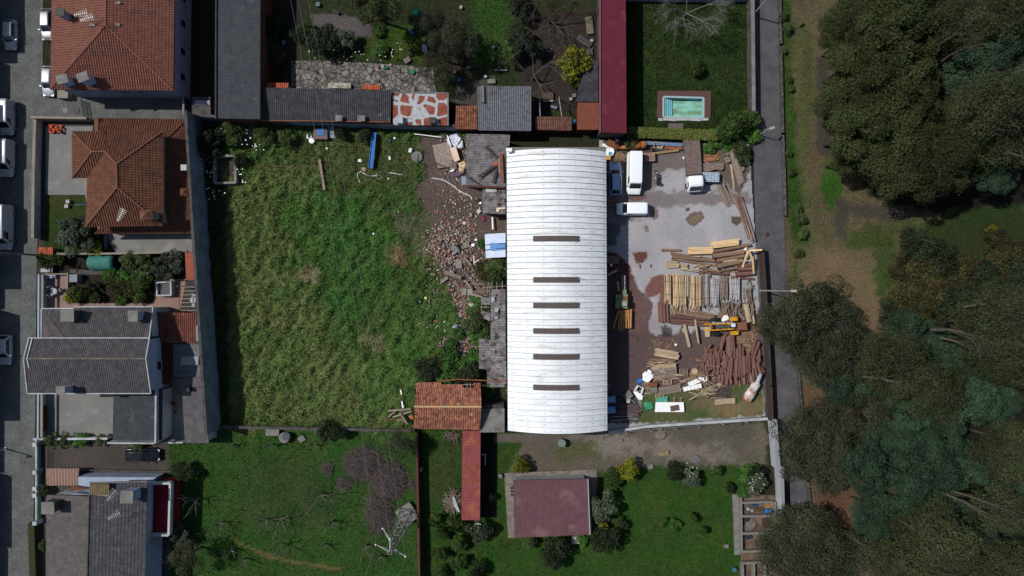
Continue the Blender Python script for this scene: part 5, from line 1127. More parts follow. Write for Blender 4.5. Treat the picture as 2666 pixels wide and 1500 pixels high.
stack('lumber_stack', 'slanting pile of pale laths below the white blocks', (1470, 760), (1715, 650), .8, 2, 6, M_tan, 'C7', h=.07, lh=.08, jit=.3)
stack('lumber_stack', 'long grey planks leaning in the top right corner of the yard', (1480, 390), (1740, 1200), .95, 3, 4, M_wood, 'C4', h=.1, lh=.12, jit=.15)
stack('lumber_stack', 'loose brown planks below the tarpaulin trailer pointing down right', (1240, 1120), (1440, 1560), 1.6, 2, 6, M_wood, 'C4', h=.09, lh=.1, jit=.35)
stack('lumber_stack', 'orange brown timbers beside the truck bed', (765, 590), (1190, 530), 1.0, 2, 4, mat('orange brown boards', (158, 112, 76), (116, 78, 56), sc=3, coord='obj', rnd=.15, stretch=(.3, 6, 6)), 'C4', h=.12, lh=.13, jit=.12)
stack('lumber_stack', 'yellow plank stack in the top right corner, single long boards', (1470, 720), (1550, 1280), .25, 2, 2, M_tan, 'C4', h=.08, lh=.1)
stack('lumber_stack', 'boards in the warehouse shadow beside three dark drums', (110, 165), (255, 165), .9, 3, 3, M_bark2, 'C5', h=.1, lh=.12)
stack('lumber_stack', 'two brown planks in the shadow near the debarking machine', (90, 990), (280, 985), 1.1, 3, 3, M_bark2, 'C5', h=.1, lh=.12)
stack('lumber_stack', 'small crate sized stack of tan offcuts left above the bundles', (985, 1050), (1130, 1055), .9, 4, 3, M_tan, 'C5', h=.1, lh=.13, jit=.1)
stack('lumber_stack', 'square grey brown block of offcuts above the third bundle', (1175, 1090), (1265, 1088), .8, 4, 3, M_tan, 'C5', h=.12, lh=.14)
for x1, y1, x2, y2, lab in [(120,1210,265,1130,'thick plank leaning in shadow above the debarking machine'),(270,1300,285,1440,'upright plank beside the machine feed rails')]: obj('plank', MB().beam(Z('C5', x1, y1, .6), Z('C5', x2, y2, .8), .35, .1), M_tan, label=lab, cat='plank')
obj('plank', MB().beam(Z('C6', 1745, 765, .3), Z('C6', 1850, 580, .5), .8, .12), M_bark2, label='wide dark slab plank above the yellow loader', cat='plank')
obj('plank', MB().beam(Z('C6', 1970, 620, .3), Z('C6', 2105, 800, .3), .3, .1), M_wood, label='grey plank slanting towards the loader from upper left', cat='plank')
obj('plank', MB().beam(Z('C6', 1150, 1015, .1), Z('C6', 1205, 865, .4), .12, .08), M_wood, label='thin pale plank left of the stout pale log', cat='plank')
obj('board', MB().prism(ZL('C6', [(1530, 900), (1605, 895), (1608, 1040), (1540, 1045)], .5), .38, .48), M_tan, label='square tan board lying at the right end of the dark red logs', cat='board')
for T, cx, cy, rx, ry, n, mm, lb in (('C6', 1250, 620, 200, 30, 26, M_tan, 'loose splintered board slipped from the lower ends of the bundles'), ('C7', 960, 480, 260, 150, 30, M_tan, 'loose weathered lath lying around the lower left plank stacks'), ('C7', 1600, 420, 300, 200, 24, M_bark2, 'stray brown lath lying over the red fan of logs'), ('C6', 1900, 640, 330, 60, 20, M_wood, 'loose grey lath between the board bundles and the loader'), ('C6', 2180, 420, 60, 200, 14, M_wood, 'loose grey lath beside the right yard wall'), ('C5', 1700, 1050, 400, 120, 24, M_tan, 'loose lath lying among the thick logs'), ('C7', 1500, 760, 180, 80, 16, M_palelog, 'short pale split piece in the lower stick heaps')):
    for i in range(n):
        x, y_ = cx + rgl.uniform(-rx, rx), cy + rgl.uniform(-ry, ry); a = rgl.uniform(-.5, .5) + (1.57 if T == 'C6' else 0); l = rgl.uniform(30, 110); h_ = rgl.uniform(.35, 1.0)
        obj('lath', MB().beam(Z(T, x - l * math.cos(a), y_ - l * math.sin(a), h_), Z(T, x + l * math.cos(a), y_ + l * math.sin(a), h_ + rgl.uniform(-.15, .15)), rgl.uniform(.06, .16), .05), mm, label=lb, cat='lath', group=lb)
# stick heaps
def sticks(name, label, T, cx, cy, rx, ry, n, L_, m, h=.6, seed=1, cat='brush pile', r=.02, base=0):
    rg = random.Random(seed); mb = MB(); c = Z(T, cx, cy); sx, sy = m2(T, rx), m2(T, ry)
    for i in range(n):
        a = rg.uniform(0, 6.28); q = math.sqrt(rg.random()); x = c.x + q * sx * math.cos(a); y_ = c.y + q * sy * math.sin(a); hh = h * (1 - q * q) * rg.uniform(.2, 1) + .05 + base
        b = rg.uniform(0, 3.14) ; l = L_ * rg.uniform(.4, 1.2) / 2; tz = rg.uniform(-.25, .25) * l; r_ = r * rg.uniform(.6, 1.5)
        dx, dy = l * math.cos(b), l * math.sin(b); k = rg.uniform(-.2, .2) * l
        mb.tube([(x - dx, y_ - dy, max(.03, hh - tz)), (x + k, y_ - k, hh + .05), (x + dx, y_ + dy, max(.03, hh + tz))], [r_, r_, r_ * .5], 3, False)
    return obj(name, mb, m, label=label, cat=cat)
M_stick = mat('grey twigs', (118, 104, 100), (88, 76, 74), sc=4)
M_pstick = mat('pale splinters', (184, 158, 130), (150, 122, 98), sc=4)
sticks('bark_pile', 'heap of pale splinters and bark below the yellow loader by the wall', 'C6', 2150, 1100, 150, 150, 260, 1.0, M_pstick, .5, 2, 'bark pile', .03)
sticks('stick_pile', 'tangle of pale sticks left of the red fan of logs', 'C7', 1420, 560, 190, 110, 240, 1.2, M_pstick, .4, 3, 'stick pile', .03)
sticks('stick_pile', 'heap of thin branches below the red fan of logs', 'C7', 1680, 760, 190, 100, 260, 1.3, M_stick, .5, 4, 'stick pile', .03)
sticks('stick_pile', 'bundle of pale kindling sticks between two vehicles and the rusty tank', 'C3', 520, 560, 120, 90, 130, .9, M_pstick, .4, 5, 'stick pile', .025)
sticks('stick_pile', 'small twigs scattered on bark mud above the lower left stacks', 'C7', 900, 100, 220, 110, 140, .7, M_pstick, .1, 6, 'stick pile', .02)
# bark litter, countless chips
rg = np.random.default_rng(8); n = 9000; px = rg.uniform(1580, 1980, n); py = rg.uniform(600, 1010, n)
cc, gg = ground_colour(px, py, YR, (158, 152, 160)); ok = (cc[:, 0] > cc[:, 2] * 1.25) & (cc.sum(1) < .32) ; px, py = px[ok], py[ok]; n = len(px)
x = (px - 1333) / S0; y_ = (750 - py) / S0; a = rg.uniform(0, 6.28, n); l = rg.uniform(.03, .14, n); w = l * .4; v = np.zeros((n, 3, 3))
for k, (u, s) in enumerate(((-1, 0), (1, -.5), (.6, 1))):
    v[:, k, 0] = x + l * u * np.cos(a) - w * s * np.sin(a); v[:, k, 1] = y_ + l * u * np.sin(a) + w * s * np.cos(a); v[:, k, 2] = .05 + rg.uniform(0, .05, n)
bc = np.array([lin((120, 70, 56))[:3], lin((80, 48, 42))[:3], lin((150, 104, 80))[:3]])[rg.choice(3, n, p=[.45, .4, .15])]
meta(fast_mesh('bark_litter', v.reshape(-1, 3), np.arange(3 * n).reshape(-1, 3), mat('bark chips', (0, 0, 0), attr='tint', fine=0), np.repeat(bc, 3, 0)), 'reddish bark chips littering the log yard', 'bark litter', kind='stuff')
# pallets, tanks and other yard things
def pallet(label, T, cx, cy, rz, m=M_wood, z=.0, s=(1.2, 1.0), n=6, group=None):
    c = Z(T, cx, cy, z); t = thing('pallet', label, 'pallet', c, group); mb = MB()
    for k in range(n): p = Vector((0, s[1] * (k / (n - 1) - .5), .13)); mb.box(c + Matrix.Rotation(rz, 3, 'Z') @ p, (s[0], .09, .025), rz)
    obj('deck', mb, m, t); mb = MB()
    for k in range(3): p = Vector((s[0] * (k / 2 - .5) * .92, 0, .06)); mb.box(c + Matrix.Rotation(rz, 3, 'Z') @ p, (.1, s[1], .11), rz)
    obj('bearer', mb, m, t)
pallet('wooden pallet on a crate right of the long white van', 'C3', 1275, 570, .05, mat('pinkish pallet wood', (176, 140, 128), (140, 108, 98), sc=4), .7, (1.4, 1.1), 6)
obj('crate', MB().box(Z('C3', 1275, 590, .35), (1.4, 1.1, .65)), M_tan, label='low wooden crate under the pallet beside the long white van', cat='crate')
pallet('grey slatted pallet leaning in grass right of the truck bed', 'C4', 800, 335, 1.0, M_wood, .1)
pallet('grey slatted pallet right of the widest plank stack', 'C7', 1175, 480, -.03, M_wood, .5)
pallet('pallet with loose laths on it between the lower plank stacks', 'C7', 950, 600, .05, M_tan, .25, (1.3, .9))
pallet('greyish pallet next to the white van body parts, left of lower stacks', 'C7', 660, 700, 1.57, M_tan, .15, (1.6, 1.1))
pallet('pallet end showing under the green tarpaulin', 'C7', 840, 805, .1, M_tan, .2)
def cyl(name, label, a, b, prof, m, cat, caps=None):
    a = Vector(a); b = Vector(b); d = b - a; t = thing(name, label, cat, ((a.x + b.x) / 2, (a.y + b.y) / 2, 0)); mb = MB()
    mb.tube([a + d * u for u, r in prof], [r for u, r in prof], 20); obj('shell', mb, m, t, True); return t
t = cyl('rusty_tank', 'long rusty orange steel tank with tapered end above the parked vehicles', Z('C3', 470, 345, .6), Z('C3', 1180, 250, .7), [(0, .12), (.12, .22), (.44, .46), (.46, .5), (.8, .53), (.81, .45), (.83, .45), (.84, .53), (.97, .52), (1, .35)], mat('orange rust', (168, 104, 56), (136, 80, 48), sc=1.6, fine=.2, c3=(112, 74, 60), sc3=1.5), 'tank')
t = cyl('old_boiler', 'white and rust boiler cylinder lying in the bottom right corner of the yard', Z('C7', 2050, 880, .7), Z('C7', 2210, 620, .8), [(0, .3), (.04, .62), (.22, .68), (.24, .62), (.27, .7), (.55, .7), (.57, .62), (.95, .6), (1, .5)], mat('peeling white paint on rust', (206, 206, 206), (150, 86, 60), sc=1.1, fine=.15), 'boiler')
t = cyl('flue_pipe', 'pale blue grey pipe rising from the old boiler beside the wall', Z('C7', 2200, 640, .9), Z('C7', 2262, 500, 1.3), [(0, .3), (.5, .28), (1, .22)], mat('pale pipe', (160, 168, 180)), 'pipe')
cyl('black_pipe', 'dark grey pipe lying below the rusty crate near the top wall', Z('C3', 1330, 400, .3), Z('C3', 1690, 375, .3), [(0, .28), (1, .24)], M_dconc, 'pipe')
obj('steel_beam', MB().beam(Z('C3', 1640, 345, .3), Z('C4', 330, 325, .3), .45, .3), mat('orange beam', (150, 84, 52), (124, 70, 50)), label='flat rusty orange beam between the crate and the truck bed', cat='beam')
obj('timber_beam', MB().beam(Z('C3', 1090, 515, .2), Z('C3', 2000, 400, .4), .3, .2), mat('olive beam', (138, 118, 82)), label='long yellowish beam lying diagonally left of the truck bed', cat='beam')
obj('long_sheet', MB().beam(Z('C3', 1200, 215, .6), Z('C3', 2090, 265, .6), .5, .08), mat('dusty blue sheet', (96, 118, 150)), label='long dusty blue sheet lying along the hedge at the top', cat='sheet')
t = thing('open_crate', 'open tan wooden box near the rusty tank', 'crate', Z('C3', 1500, 280)); mb = MB(); q = [Z('C3', *p, .8) for p in ((1405, 190), (1615, 240), (1585, 355), (1370, 335))]
obj('floor', MB().prism(q, .2, .3), M_tan, t)
for i in range(4): obj('side_board', MB().beam(Vector((q[i].x, q[i].y, .55)), Vector((q[(i+1) % 4].x, q[(i+1) % 4].y, .55 + .003 * i)), .07, .6), M_tan, t)
obj('steel_trough', MB().beam(Z('C3', 210, 190, .8), Z('C3', 460, 310, .5), .95, .3), M_rust, label='rusty trough leaning left of the orange tank tip', cat='trough')
obj('wash_tub', MB().lathe(Z('C3', 235, 450, 0), [(.55, 0), (.68, .5), (.72, .55), (.66, .5), (.5, .3)], 24), M_wplast, label='round white tub holding a blue rag beside the warehouse corner', cat='tub')
obj('blue_rag', MB().lump(Z('C3', 275, 480, .5), .35, 4), mat('turquoise cloth', (86, 156, 186)), label='turquoise rag inside the round white tub', cat='cloth')
obj('cardboard_box', MB().box(Z('C3', 215, 590, .3), (.75, .6, .5), .05), mat('orange cardboard', (196, 144, 78)), label='orange cardboard box under the white tub', cat='box')
for i, (x, y_) in enumerate(((120, 270), (190, 300), (240, 330), (440, 160))): obj('white_junk', MB().lump(Z('C3', x, y_, .3), .3, i + 20), M_wplast if i < 3 else M_bwhite, label=['white crumpled junk at the warehouse top corner, uppermost', 'white crumpled junk at the warehouse top corner, middle', 'white crumpled junk just above the round tub', 'pale blue junk between rusty trough and top wall'][i], cat='junk')
t = thing('bark_slab', 'broad rough grey trunk half lying beside the truck', 'trunk', Z('C4', 1050, 780)); obj('trunk_body', MB().prism(ZL('C4', [(805, 690), (1290, 675), (1315, 800), (1250, 850), (1130, 820), (980, 870), (830, 880), (798, 800)], .6), 0, .6), mat('rough grey trunk', (138, 122, 112), (96, 82, 74), sc=5, bump=.05), t)
for i, (x, y_, s) in enumerate(((1370, 430, .55), (1400, 600, .5), (1540, 380, .5), (1700, 580, .6), (1740, 820, .5))): obj('rubble_heap', MB().lump(Z('C4', x, y_, .3), s, i + 3, 9, .8), mat('pinkish rubble', (140, 126, 118), (104, 84, 76), sc=5, bump=.05), label='rough lump of rubble %s' % ['at the top left end of the long grey planks', 'left of the long grey planks halfway down', 'at the very top of the long grey planks', 'between the long grey planks and the corner bush', 'against the right wall beside the long grey planks'][i], cat='rubble')
# white sheets, tarps, junk bottom
t = thing('insulated_slab', 'large white insulated panel lying in the grass with a brown grille on it', 'panel', Z('C7', 985, 970)); obj('sheet', MB().prism(ZL('C7', [(790, 898), (1180, 900), (1188, 1035), (780, 1035)], .6), .45, .6), M_wplast, t)
obj('grille', MB().prism(ZL('C7', [(990, 955), (1110, 932), (1125, 1008), (1003, 1030)], .7), .605, .68), mat('brown grille', (98, 74, 72)), label='brown slatted grille lying on the large white panel', cat='grille')
M_tarp = mat('teal tarpaulin', (88, 160, 142), (64, 134, 116), sc=3, bump=.04)
obj('tarpaulin', MB().prism(ZL('C7', [(790, 850), (960, 810), (955, 895), (795, 893)], .4), .1, .42), M_tarp, label='teal tarpaulin right above the large white panel', cat='tarpaulin')
obj('tarpaulin', MB().lump(Z('C7', 690, 950, .3), .75, 8, 12, .5), mat('green tarpaulin', (60, 150, 110), (44, 116, 88), sc=4), label='crumpled green tarpaulin left of the large white panel', cat='tarpaulin')
obj('white_sack', MB().lump(Z('C7', 685, 540, .6), .85, 5, 12, .8).lump(Z('C7', 705, 470, 1.0), .35, 6, 9, 1.2), M_wplast, label='big white bulk sack left of the plank stacks', cat='sack')
obj('white_bag', MB().lump(Z('C6', 1840, 770, .8), .5, 7, 10, .7).lump(Z('C6', 1800, 800, .6), .3, 8, 9, .7), M_wplast, label='white plastic bag on top of the yellow loader wheel', cat='bag')
obj('blue_bucket', MB().lathe(Z('C7', 565, 590, 0), [(.2, 0), (.3, .5), (.32, .5), (.25, .45)], 14).lump(Z('C7', 550, 605, .3), .3, 3), mat('bright blue plastic', (40, 110, 190)), label='bright blue bucket left of the white bulk sack', cat='bucket')
for i, (x, y_, w, h, a, lab) in enumerate(((1340, 610, 1.9, .35, .42, 'upper row of white polystyrene blocks, leaning'), (1300, 690, 2.4, .35, .22, 'lower row of white polystyrene blocks, longer'), (1470, 575, .7, .5, .5, 'white polystyrene end block at the top right of the rows'))):
    t = thing('foam_block', lab, 'foam block', Z('C7', x, y_), 'white polystyrene blocks beside the fan of logs')
    nk = 5 if i < 2 else 2; c = Z('C7', x, y_, .6)
    for k in range(nk): p = Matrix.Rotation(a, 3, 'Z') @ Vector((w * 1.1 * ((k + .5) / nk - .5), 0, 0)); obj('block', MB().box(c + p, (w * 1.1 / nk * .92, .6, .4), a), M_wplast, t)
t = thing('chest_freezer', 'open white chest with its lid off beside the junk heap, lower left', 'freezer', Z('C7', 545, 780)); q = ZL('C7', [(545, 670), (622, 705), (590, 790), (500, 750)], .8)
for i in range(4): obj('side', MB().beam(Vector((q[i].x, q[i].y, .4)), Vector((q[(i+1) % 4].x, q[(i+1) % 4].y, .4 + .003 * i)), .08, .8), M_wplast, t)
obj('lid', MB().prism(ZL('C7', [(475, 755), (530, 740), (612, 815), (600, 865), (545, 860)], .5), .35, .5), M_wplast, t)
for i, (x, y_, w, d, a, mm, lab) in enumerate(((395, 800, 1.2, 1.0, .6, M_conc, 'tilted grey cabinet carcass left of the white chest'), (760, 725, .9, .8, .2, M_conc, 'rounded grey box beside the slatted pallet'), (750, 645, 1.1, .5, -.1, M_rust, 'small pinkish brown case below the white sack'), (400, 870, .5, .7, 0, M_wwall, 'pale upright drawer below the tilted cabinet'))):
    obj('cabinet', MB().box(Z('C7', x, y_, .4), (w, d, .7), a, .06), mm, label=lab, cat='cabinet')
obj('wooden_cross_brace', MB().beam(Z('C7', 345, 800, .6), Z('C7', 500, 900, .3), .2, .1).beam(Z('C7', 430, 760, .7), Z('C7', 340, 815, .5), .2, .1), M_wood, label='broken board pair leaning on the tilted grey cabinet', cat='board')
for i, (x, y_, w, d, lab) in enumerate(((170, 860, 1.2, .9, 'pale blue crumpled sheet in shadow beside the warehouse bottom, upper'), (165, 1005, 1.3, 1.0, 'pale blue box with dark opening in warehouse shadow'))): obj('blue_box', MB().box(Z('C7', x, y_, .35), (w, d, .7), .1, .05, .9), mat('faded blue plastic', (120, 160, 200)), label=lab, cat='box')
t = thing('steel_rack', 'long thin steel rack rails lying at the bottom left of the yard', 'rack', Z('C7', 350, 1120)); mb = MB()
for a, b in (((170, 1100), (545, 1088)), ((170, 1160), (400, 1140)), ((480, 1120), (545, 1132)), ((390, 1120), (540, 1140))): obj('rail', MB().beam(Z('C7', *a, .4), Z('C7', *b, .4), .06, .06), M_gmetal, t)
for i, (x, lab) in enumerate(((1050, 'left of two short bark posts standing in the grass'), (1145, 'right of two short bark posts standing in the grass'))): obj('stump', MB().tube([Z('C7', x, 880, 0), Z('C7', x, 840, .35)], [.25, .2], 9), M_bark2, label=lab, cat='stump')
obj('tyre', MB().lathe(Z('C7', 1335, 465, .3), [(.25, -.1), (.42, -.12), (.48, 0), (.42, .12), (.25, .1)], 20), M_tan, label='tan ring shaped tyre left of the fan of logs', cat='tyre')
for i, (T, x, y_, r, lab) in enumerate((('C5', 170, 1062, .2, 'white bucket in warehouse shadow right of the planks'), ('C7', 1062, 92, .18, 'white canister on the bark mud, upper'), ('C5', 2110, 830, .2, 'white bucket beside the heap of fresh beams'), ('C3', 2115, 600, .2, 'white canister beside the truck bed'))): obj('bucket', MB().lathe(Z(T, x, y_, 0), [(r * .8, 0), (r, .4), (r * .9, .42), (r * .8, .38)], 12), M_wplast, label=lab, cat='bucket')
# sliding gate on the right
t = thing('yard_gate', 'long rusty lattice gate leaning diagonally at the lane edge of the yard', 'gate', Z('C5', 2110, 380)); mb = MB(); a0, a1, b0, b1 = Z('C5', 1965, 40, 1.2), Z('C5', 2030, 30, 1.4), Z('C5', 2165, 690, 1.2), Z('C5', 2235, 680, 1.4)
obj('frame', MB().beam(a0, b0, .1, .12).beam(a1, b1, .1, .12).beam(a0, a1, .1, .12).beam(b0, b1, .1, .12).beam((a0 + a1) / 2, (b0 + b1) / 2, .07, .08), M_rust, t); mb = MB()
for i in range(1, 26): f_ = i / 26; mb.beam(a0.lerp(b0, f_), a1.lerp(b1, f_), .05, .05)
obj('lattice', mb, M_rust, t)
wallrun('gate_kerb', 'concrete kerb under the slanting lattice gate', [Z('C5', 1975, 80), Z('C5', 2205, 720)], .5, .3, M_wwall, None, 'kerb')
# ================================================================ VEGETATION
def crown_arrays(seed, R_, H_, nl, nleaf, ls, col, var=.35, warm=.15, flat=.55, fill=.25):
    rg = np.random.default_rng(seed); lobes = []
    for i in range(nl):
        a = rg.uniform(0, 6.28); q = math.sqrt(rg.uniform(0, 1)) * .78; r = R_ * rg.uniform(.2, .4)
        z = H_ * (.35 + .55 * (1 - q ** 1.6) * rg.uniform(.6, 1.05)); lobes.append((R_ * q * math.cos(a), R_ * q * math.sin(a), z, r, rg.uniform(.75, 1.3)))
    lobes = np.array(lobes); w = lobes[:, 3] ** 2; li = rg.choice(nl, nleaf, p=w / w.sum()); Lb = lobes[li]
    d = rg.normal(0, 1, (nleaf, 3)); d[:, 2] = np.abs(d[:, 2]) * 1.0 - .25; d /= np.linalg.norm(d, axis=1)[:, None]
    rr = Lb[:, 3] * (1 - np.abs(rg.normal(0, .2, nleaf))) * (1 + (rg.random(nleaf) < .22) * rg.uniform(0, .4, nleaf))
    c = Lb[:, :3] + d * rr[:, None] * np.array([1, 1, flat + .2])
    n = d * .8 + rg.normal(0, .55, (nleaf, 3)); n[:, 2] += .35; n /= np.linalg.norm(n, axis=1)[:, None]
    t = rg.normal(0, 1, (nleaf, 3)); t -= n * (t * n).sum(1)[:, None]; t /= np.linalg.norm(t, axis=1)[:, None]; b = np.cross(n, t)
    s = ls * rg.uniform(.5, 1.3, nleaf)[:, None]; e = rg.uniform(.35, .7, nleaf)[:, None]
    v = np.stack([c - t * s, c - b * s * e * .6, c + t * s, c + b * s * e], 1).reshape(-1, 3)
    cc = np.array(lin(col)[:3]) * KG; k = (Lb[:, 4] * rg.uniform(1 - var, 1 + var, nleaf))[:, None]
    cl = cc[None] * k; cl[:, 0] *= 1 + warm * rg.normal(0, 1, nleaf); cl = np.clip(cl, .002, 1)
    return v, np.arange(4 * nleaf).reshape(-1, 4), np.repeat(cl, 4, 0), lobes
MLEAF = mat('foliage', (0, 0, 0), attr='tint', rough=.75, spec=.15, fine=0, rnd=.34)
M_trunk = mat('pale trunk bark', (88, 80, 72), (62, 56, 50), sc=5, coord='obj'); M_dtrunk = mat('dark trunk bark', (70, 60, 52), (50, 42, 38), sc=5, coord='obj')
SP = {}   # kind: list of (crown mesh, trunk mesh)
def branchy(mb, base, tip, r, rg, depth, spread=.55, n=4, kids=3):
    base = Vector(base); tip = Vector(tip); d = tip - base; L_ = d.length; off = Vector((rg.uniform(-1, 1), rg.uniform(-1, 1), rg.uniform(-.3, .3))) * L_ * .08
    mid = base.lerp(tip, .5) + off; mb.tube([base, mid, tip], [r, r * .75, r * .5], n, False)
    if depth <= 0: return
    for i in range(kids):
        f = rg.uniform(.45, 1.0) if i else 1.0; s = base.lerp(mid, f * 2) if f < .5 else mid.lerp(tip, f * 2 - 1)
        dd = (d.normalized() + Vector((rg.gauss(0, 1), rg.gauss(0, 1), rg.gauss(0, .6))) * spread).normalized()
        branchy(mb, s, s + dd * L_ * rg.uniform(.45, .75), r * .5, rg, depth - 1, spread, 3, kids)
def species(key, col, R_, H_, T_, nl, nleaf, ls, trunk, nv=3, bare=0, **k):
    SP[key] = []
    for i in range(nv):
        v, f, c, lobes = crown_arrays(hash_(key) + i, R_, H_ - T_, nl, nleaf, ls, col, **k); v[:, 2] += T_
        o = fast_mesh('crown', v, f, MLEAF, c); cm = o.data; bpy.data.objects.remove(o)
        rg = random.Random(i + 5); mb = MB(); top = Vector((rg.uniform(-.3, .3), rg.uniform(-.3, .3), T_ + (H_ - T_) * .45)); mb.tube([(0, 0, -.3), top * .5 + Vector((rg.uniform(-.2, .2), 0, 0)), top], [R_ * .055 + .04, R_ * .045 + .03, R_ * .03 + .02], 7, False)
        for l in lobes[:9]: mb.tube([Vector((top.x * .7, top.y * .7, top.z * .7)), (top + Vector((l[0], l[1], l[2] + T_))) * .5, Vector((l[0], l[1], l[2] + T_))], [R_ * .025 + .01, R_ * .018 + .01, .015], 4, False)
        if bare:
            for l in lobes[:bare]: branchy(mb, Vector((l[0], l[1], l[2] + T_ - .5)), Vector((l[0] * 1.15, l[1] * 1.15, l[2] + T_ + l[3] * 1.05)), .05, rg, 2, .8)
        o = obj('trunk', mb, trunk, local=True); tm = o.data; bpy.data.objects.remove(o); SP[key].append((cm, tm, H_, R_))
def hash_(s): return sum(ord(c) * (i + 7) for i, c in enumerate(s)) % 9999
species('olive', (46, 52, 27), 4.0, 12, 4.5, 20, 11000, .17, M_dtrunk, flat=.9)
species('blue', (42, 60, 44), 3.4, 10, 4, 20, 9000, .15, M_trunk, flat=.9, warm=.08, var=.45)
species('gum', (52, 58, 35), 4.4, 14, 7, 24, 8000, .14, M_trunk, bare=4, var=.5, warm=.18)
species('brown', (52, 56, 40), 3.6, 8, 3, 22, 6000, .13, M_trunk, bare=5, var=.5, warm=.15)
species('shrub', (60, 74, 40), 1.6, 2.2, .3, 16, 1800, .15, M_dtrunk)
species('dshrub', (36, 44, 28), 1.6, 2.6, .3, 16, 1800, .15, M_dtrunk)
species('greyshrub', (66, 74, 60), 1.6, 2.4, .4, 14, 1500, .16, M_dtrunk)
species('yellow', (98, 100, 24), 1.6, 2.6, .4, 14, 1500, .16, M_dtrunk, var=.5)
species('citrus', (52, 68, 28), 1.6, 2.6, .5, 14, 1700, .16, M_dtrunk, var=.4)
species('lush', (58, 90, 38), 1.6, 1.4, .1, 16, 1700, .17, M_dtrunk, var=.45)
species('gorse', (56, 54, 30), 2.0, 2.4, .2, 18, 2000, .14, M_dtrunk, var=.5, warm=.3)
rgv = random.Random(4); VEG = {}
def tree(kind, px, py, r, name, label, cat, group=None, frac=.7, hs=1.0, z0=0):
    cm, tm, H_, R_ = SP[kind][rgv.randrange(len(SP[kind]))]; s = r / R_; sz = s * hs
    p = G(px, py, H_ * sz * frac); t = thing(name, label, cat, (p.x, p.y, z0), group); t.rotation_euler = (0, 0, rgv.uniform(0, 6.28)); t.scale = (s, s, sz)
    for nm, me in (('crown', cm), ('trunk', tm)):
        o = bpy.data.objects.new(nm, me); C.objects.link(o); o.parent = t
    VEG.setdefault(group, []).append((t, px, py)); return t
def ordn(n): return ['topmost', 'second', 'third', 'fourth', 'fifth', 'sixth', 'seventh', 'eighth', 'ninth', 'tenth', 'eleventh', 'twelfth', 'thirteenth', 'fourteenth', 'fifteenth', 'sixteenth', 'seventeenth', 'eighteenth', 'nineteenth', 'twentieth'][n] if n < 20 else None
def T6(lst, reg): a = ZT[reg]; return [(a[0] + x / a[2], a[1] + y / a[2], r) for x, y, r in lst]
olive = T6([(850,60,3.8),(1050,40,4),(1250,60,4.2),(1400,70,3.6),(740,230,3.2),(900,230,4),(1120,200,4.4),(1330,210,4),(700,330,3),(850,380,4),(1050,330,4.2),(1260,350,4.4),(1420,420,3.4),(800,480,3.4),(990,500,4.4),(1200,520,4.4),(1340,560,3.6),(760,620,3.2),(940,660,4.2),(1150,680,4.4),(1330,720,3.6),(750,800,3.6),(920,820,4.2),(1120,840,4.4),(1280,870,3.8),(740,930,3.4),(900,960,4),(1100,980,4.2),(1230,1030,3.2),(800,1070,3.4),(960,1130,4.2),(1100,1180,3.8),(900,1240,3.6),(760,1200,2.8),(1260,1180,4),(1400,1120,4.2),(1520,1020,3.6),(1200,1310,4),(1390,1300,4.2),(1550,1180,4),(1680,1100,3.6),(1760,1180,3.4),(1560,1290,3.6),(1500,860,3.4)], 'D4')
blue = T6([(1640,560,3.4),(1780,500,3.6),(1900,420,3.4),(2060,300,3.4),(1960,640,3),(1900,320,3.2),(2050,560,3),(1900,1360,2.6),(1990,1340,2)], 'D4') + T6([(1180,1060,3.2),(1300,1100,3.4),(1420,1180,3.4),(1490,1260,3.2),(1880,1060,2.6),(1960,1010,2.6),(1560,1400,3),(1700,1420,3.2),(1330,1250,3)], 'D5') + T6([(700,50,3.4),(860,60,3),(1080,330,3.4),(1230,330,3.4),(1000,420,3.2),(1150,470,3.6),(1330,430,3.4),(1480,420,3),(1050,560,3),(880,640,3.4),(1180,610,3.6),(1350,600,3.4),(1450,690,3.2),(1080,710,3.2),(900,760,3),(1230,760,3.4),(1330,850,3.4),(1130,870,3.2),(1600,640,3.4),(1500,800,2.8),(1470,900,3),(900,960,3.2),(960,1080,3.4),(1040,980,3),(900,1130,2.8),(1080,1180,3),(1560,1000,3.2),(1700,200,3.4),(1830,130,3.4),(1800,280,3.2),(1920,200,3),(1960,860,3),(1850,740,2.8),(1960,1260,3.2),(1900,1130,3),(1700,1120,3),(1020,150,2.6),(1250,180,3),(2010,750,2.8),(1290,60,2.8),(1140,60,2.8),(1600,90,2.8)], 'D6')
gum = T6([(1560,120,4.4),(1720,180,4.6),(1500,260,3.8),(1900,80,4.6),(2050,40,4.4),(1880,780,4.6),(1700,820,4.2),(2040,760,4.4),(1800,930,4.6),(2000,960,4.4),(1880,1060,4),(2060,1110,4.2),(1680,960,3.8)], 'D4') + T6([(1900,860,4),(1760,900,3.8),(1650,1000,4),(1780,1080,4.4),(1900,1180,4.2),(1650,1160,3.8),(1980,1300,4),(1800,1270,4),(1080,1230,4),(1180,1330,4.2),(960,1300,3.8)], 'D5') + T6([(1100,80,3.6),(1450,150,4.4),(1330,100,4),(1530,60,4),(1450,240,3.4),(1900,470,4.2),(1960,580,4.2),(1850,620,3.8),(1750,560,3.4),(1720,980,3.8),(1830,960,4.4),(1940,1000,4),(1240,1060,3.8),(1370,1080,3.8),(1340,1190,4.2),(1480,1180,4.4),(1540,1280,4.2),(1400,1310,4.2),(1250,1330,3.8),(1560,1400,3.8),(1000,1370,4),(1120,1410,4),(1800,1330,4.2),(1900,1400,4),(2000,1440,4),(1700,1420,4)], 'D6')
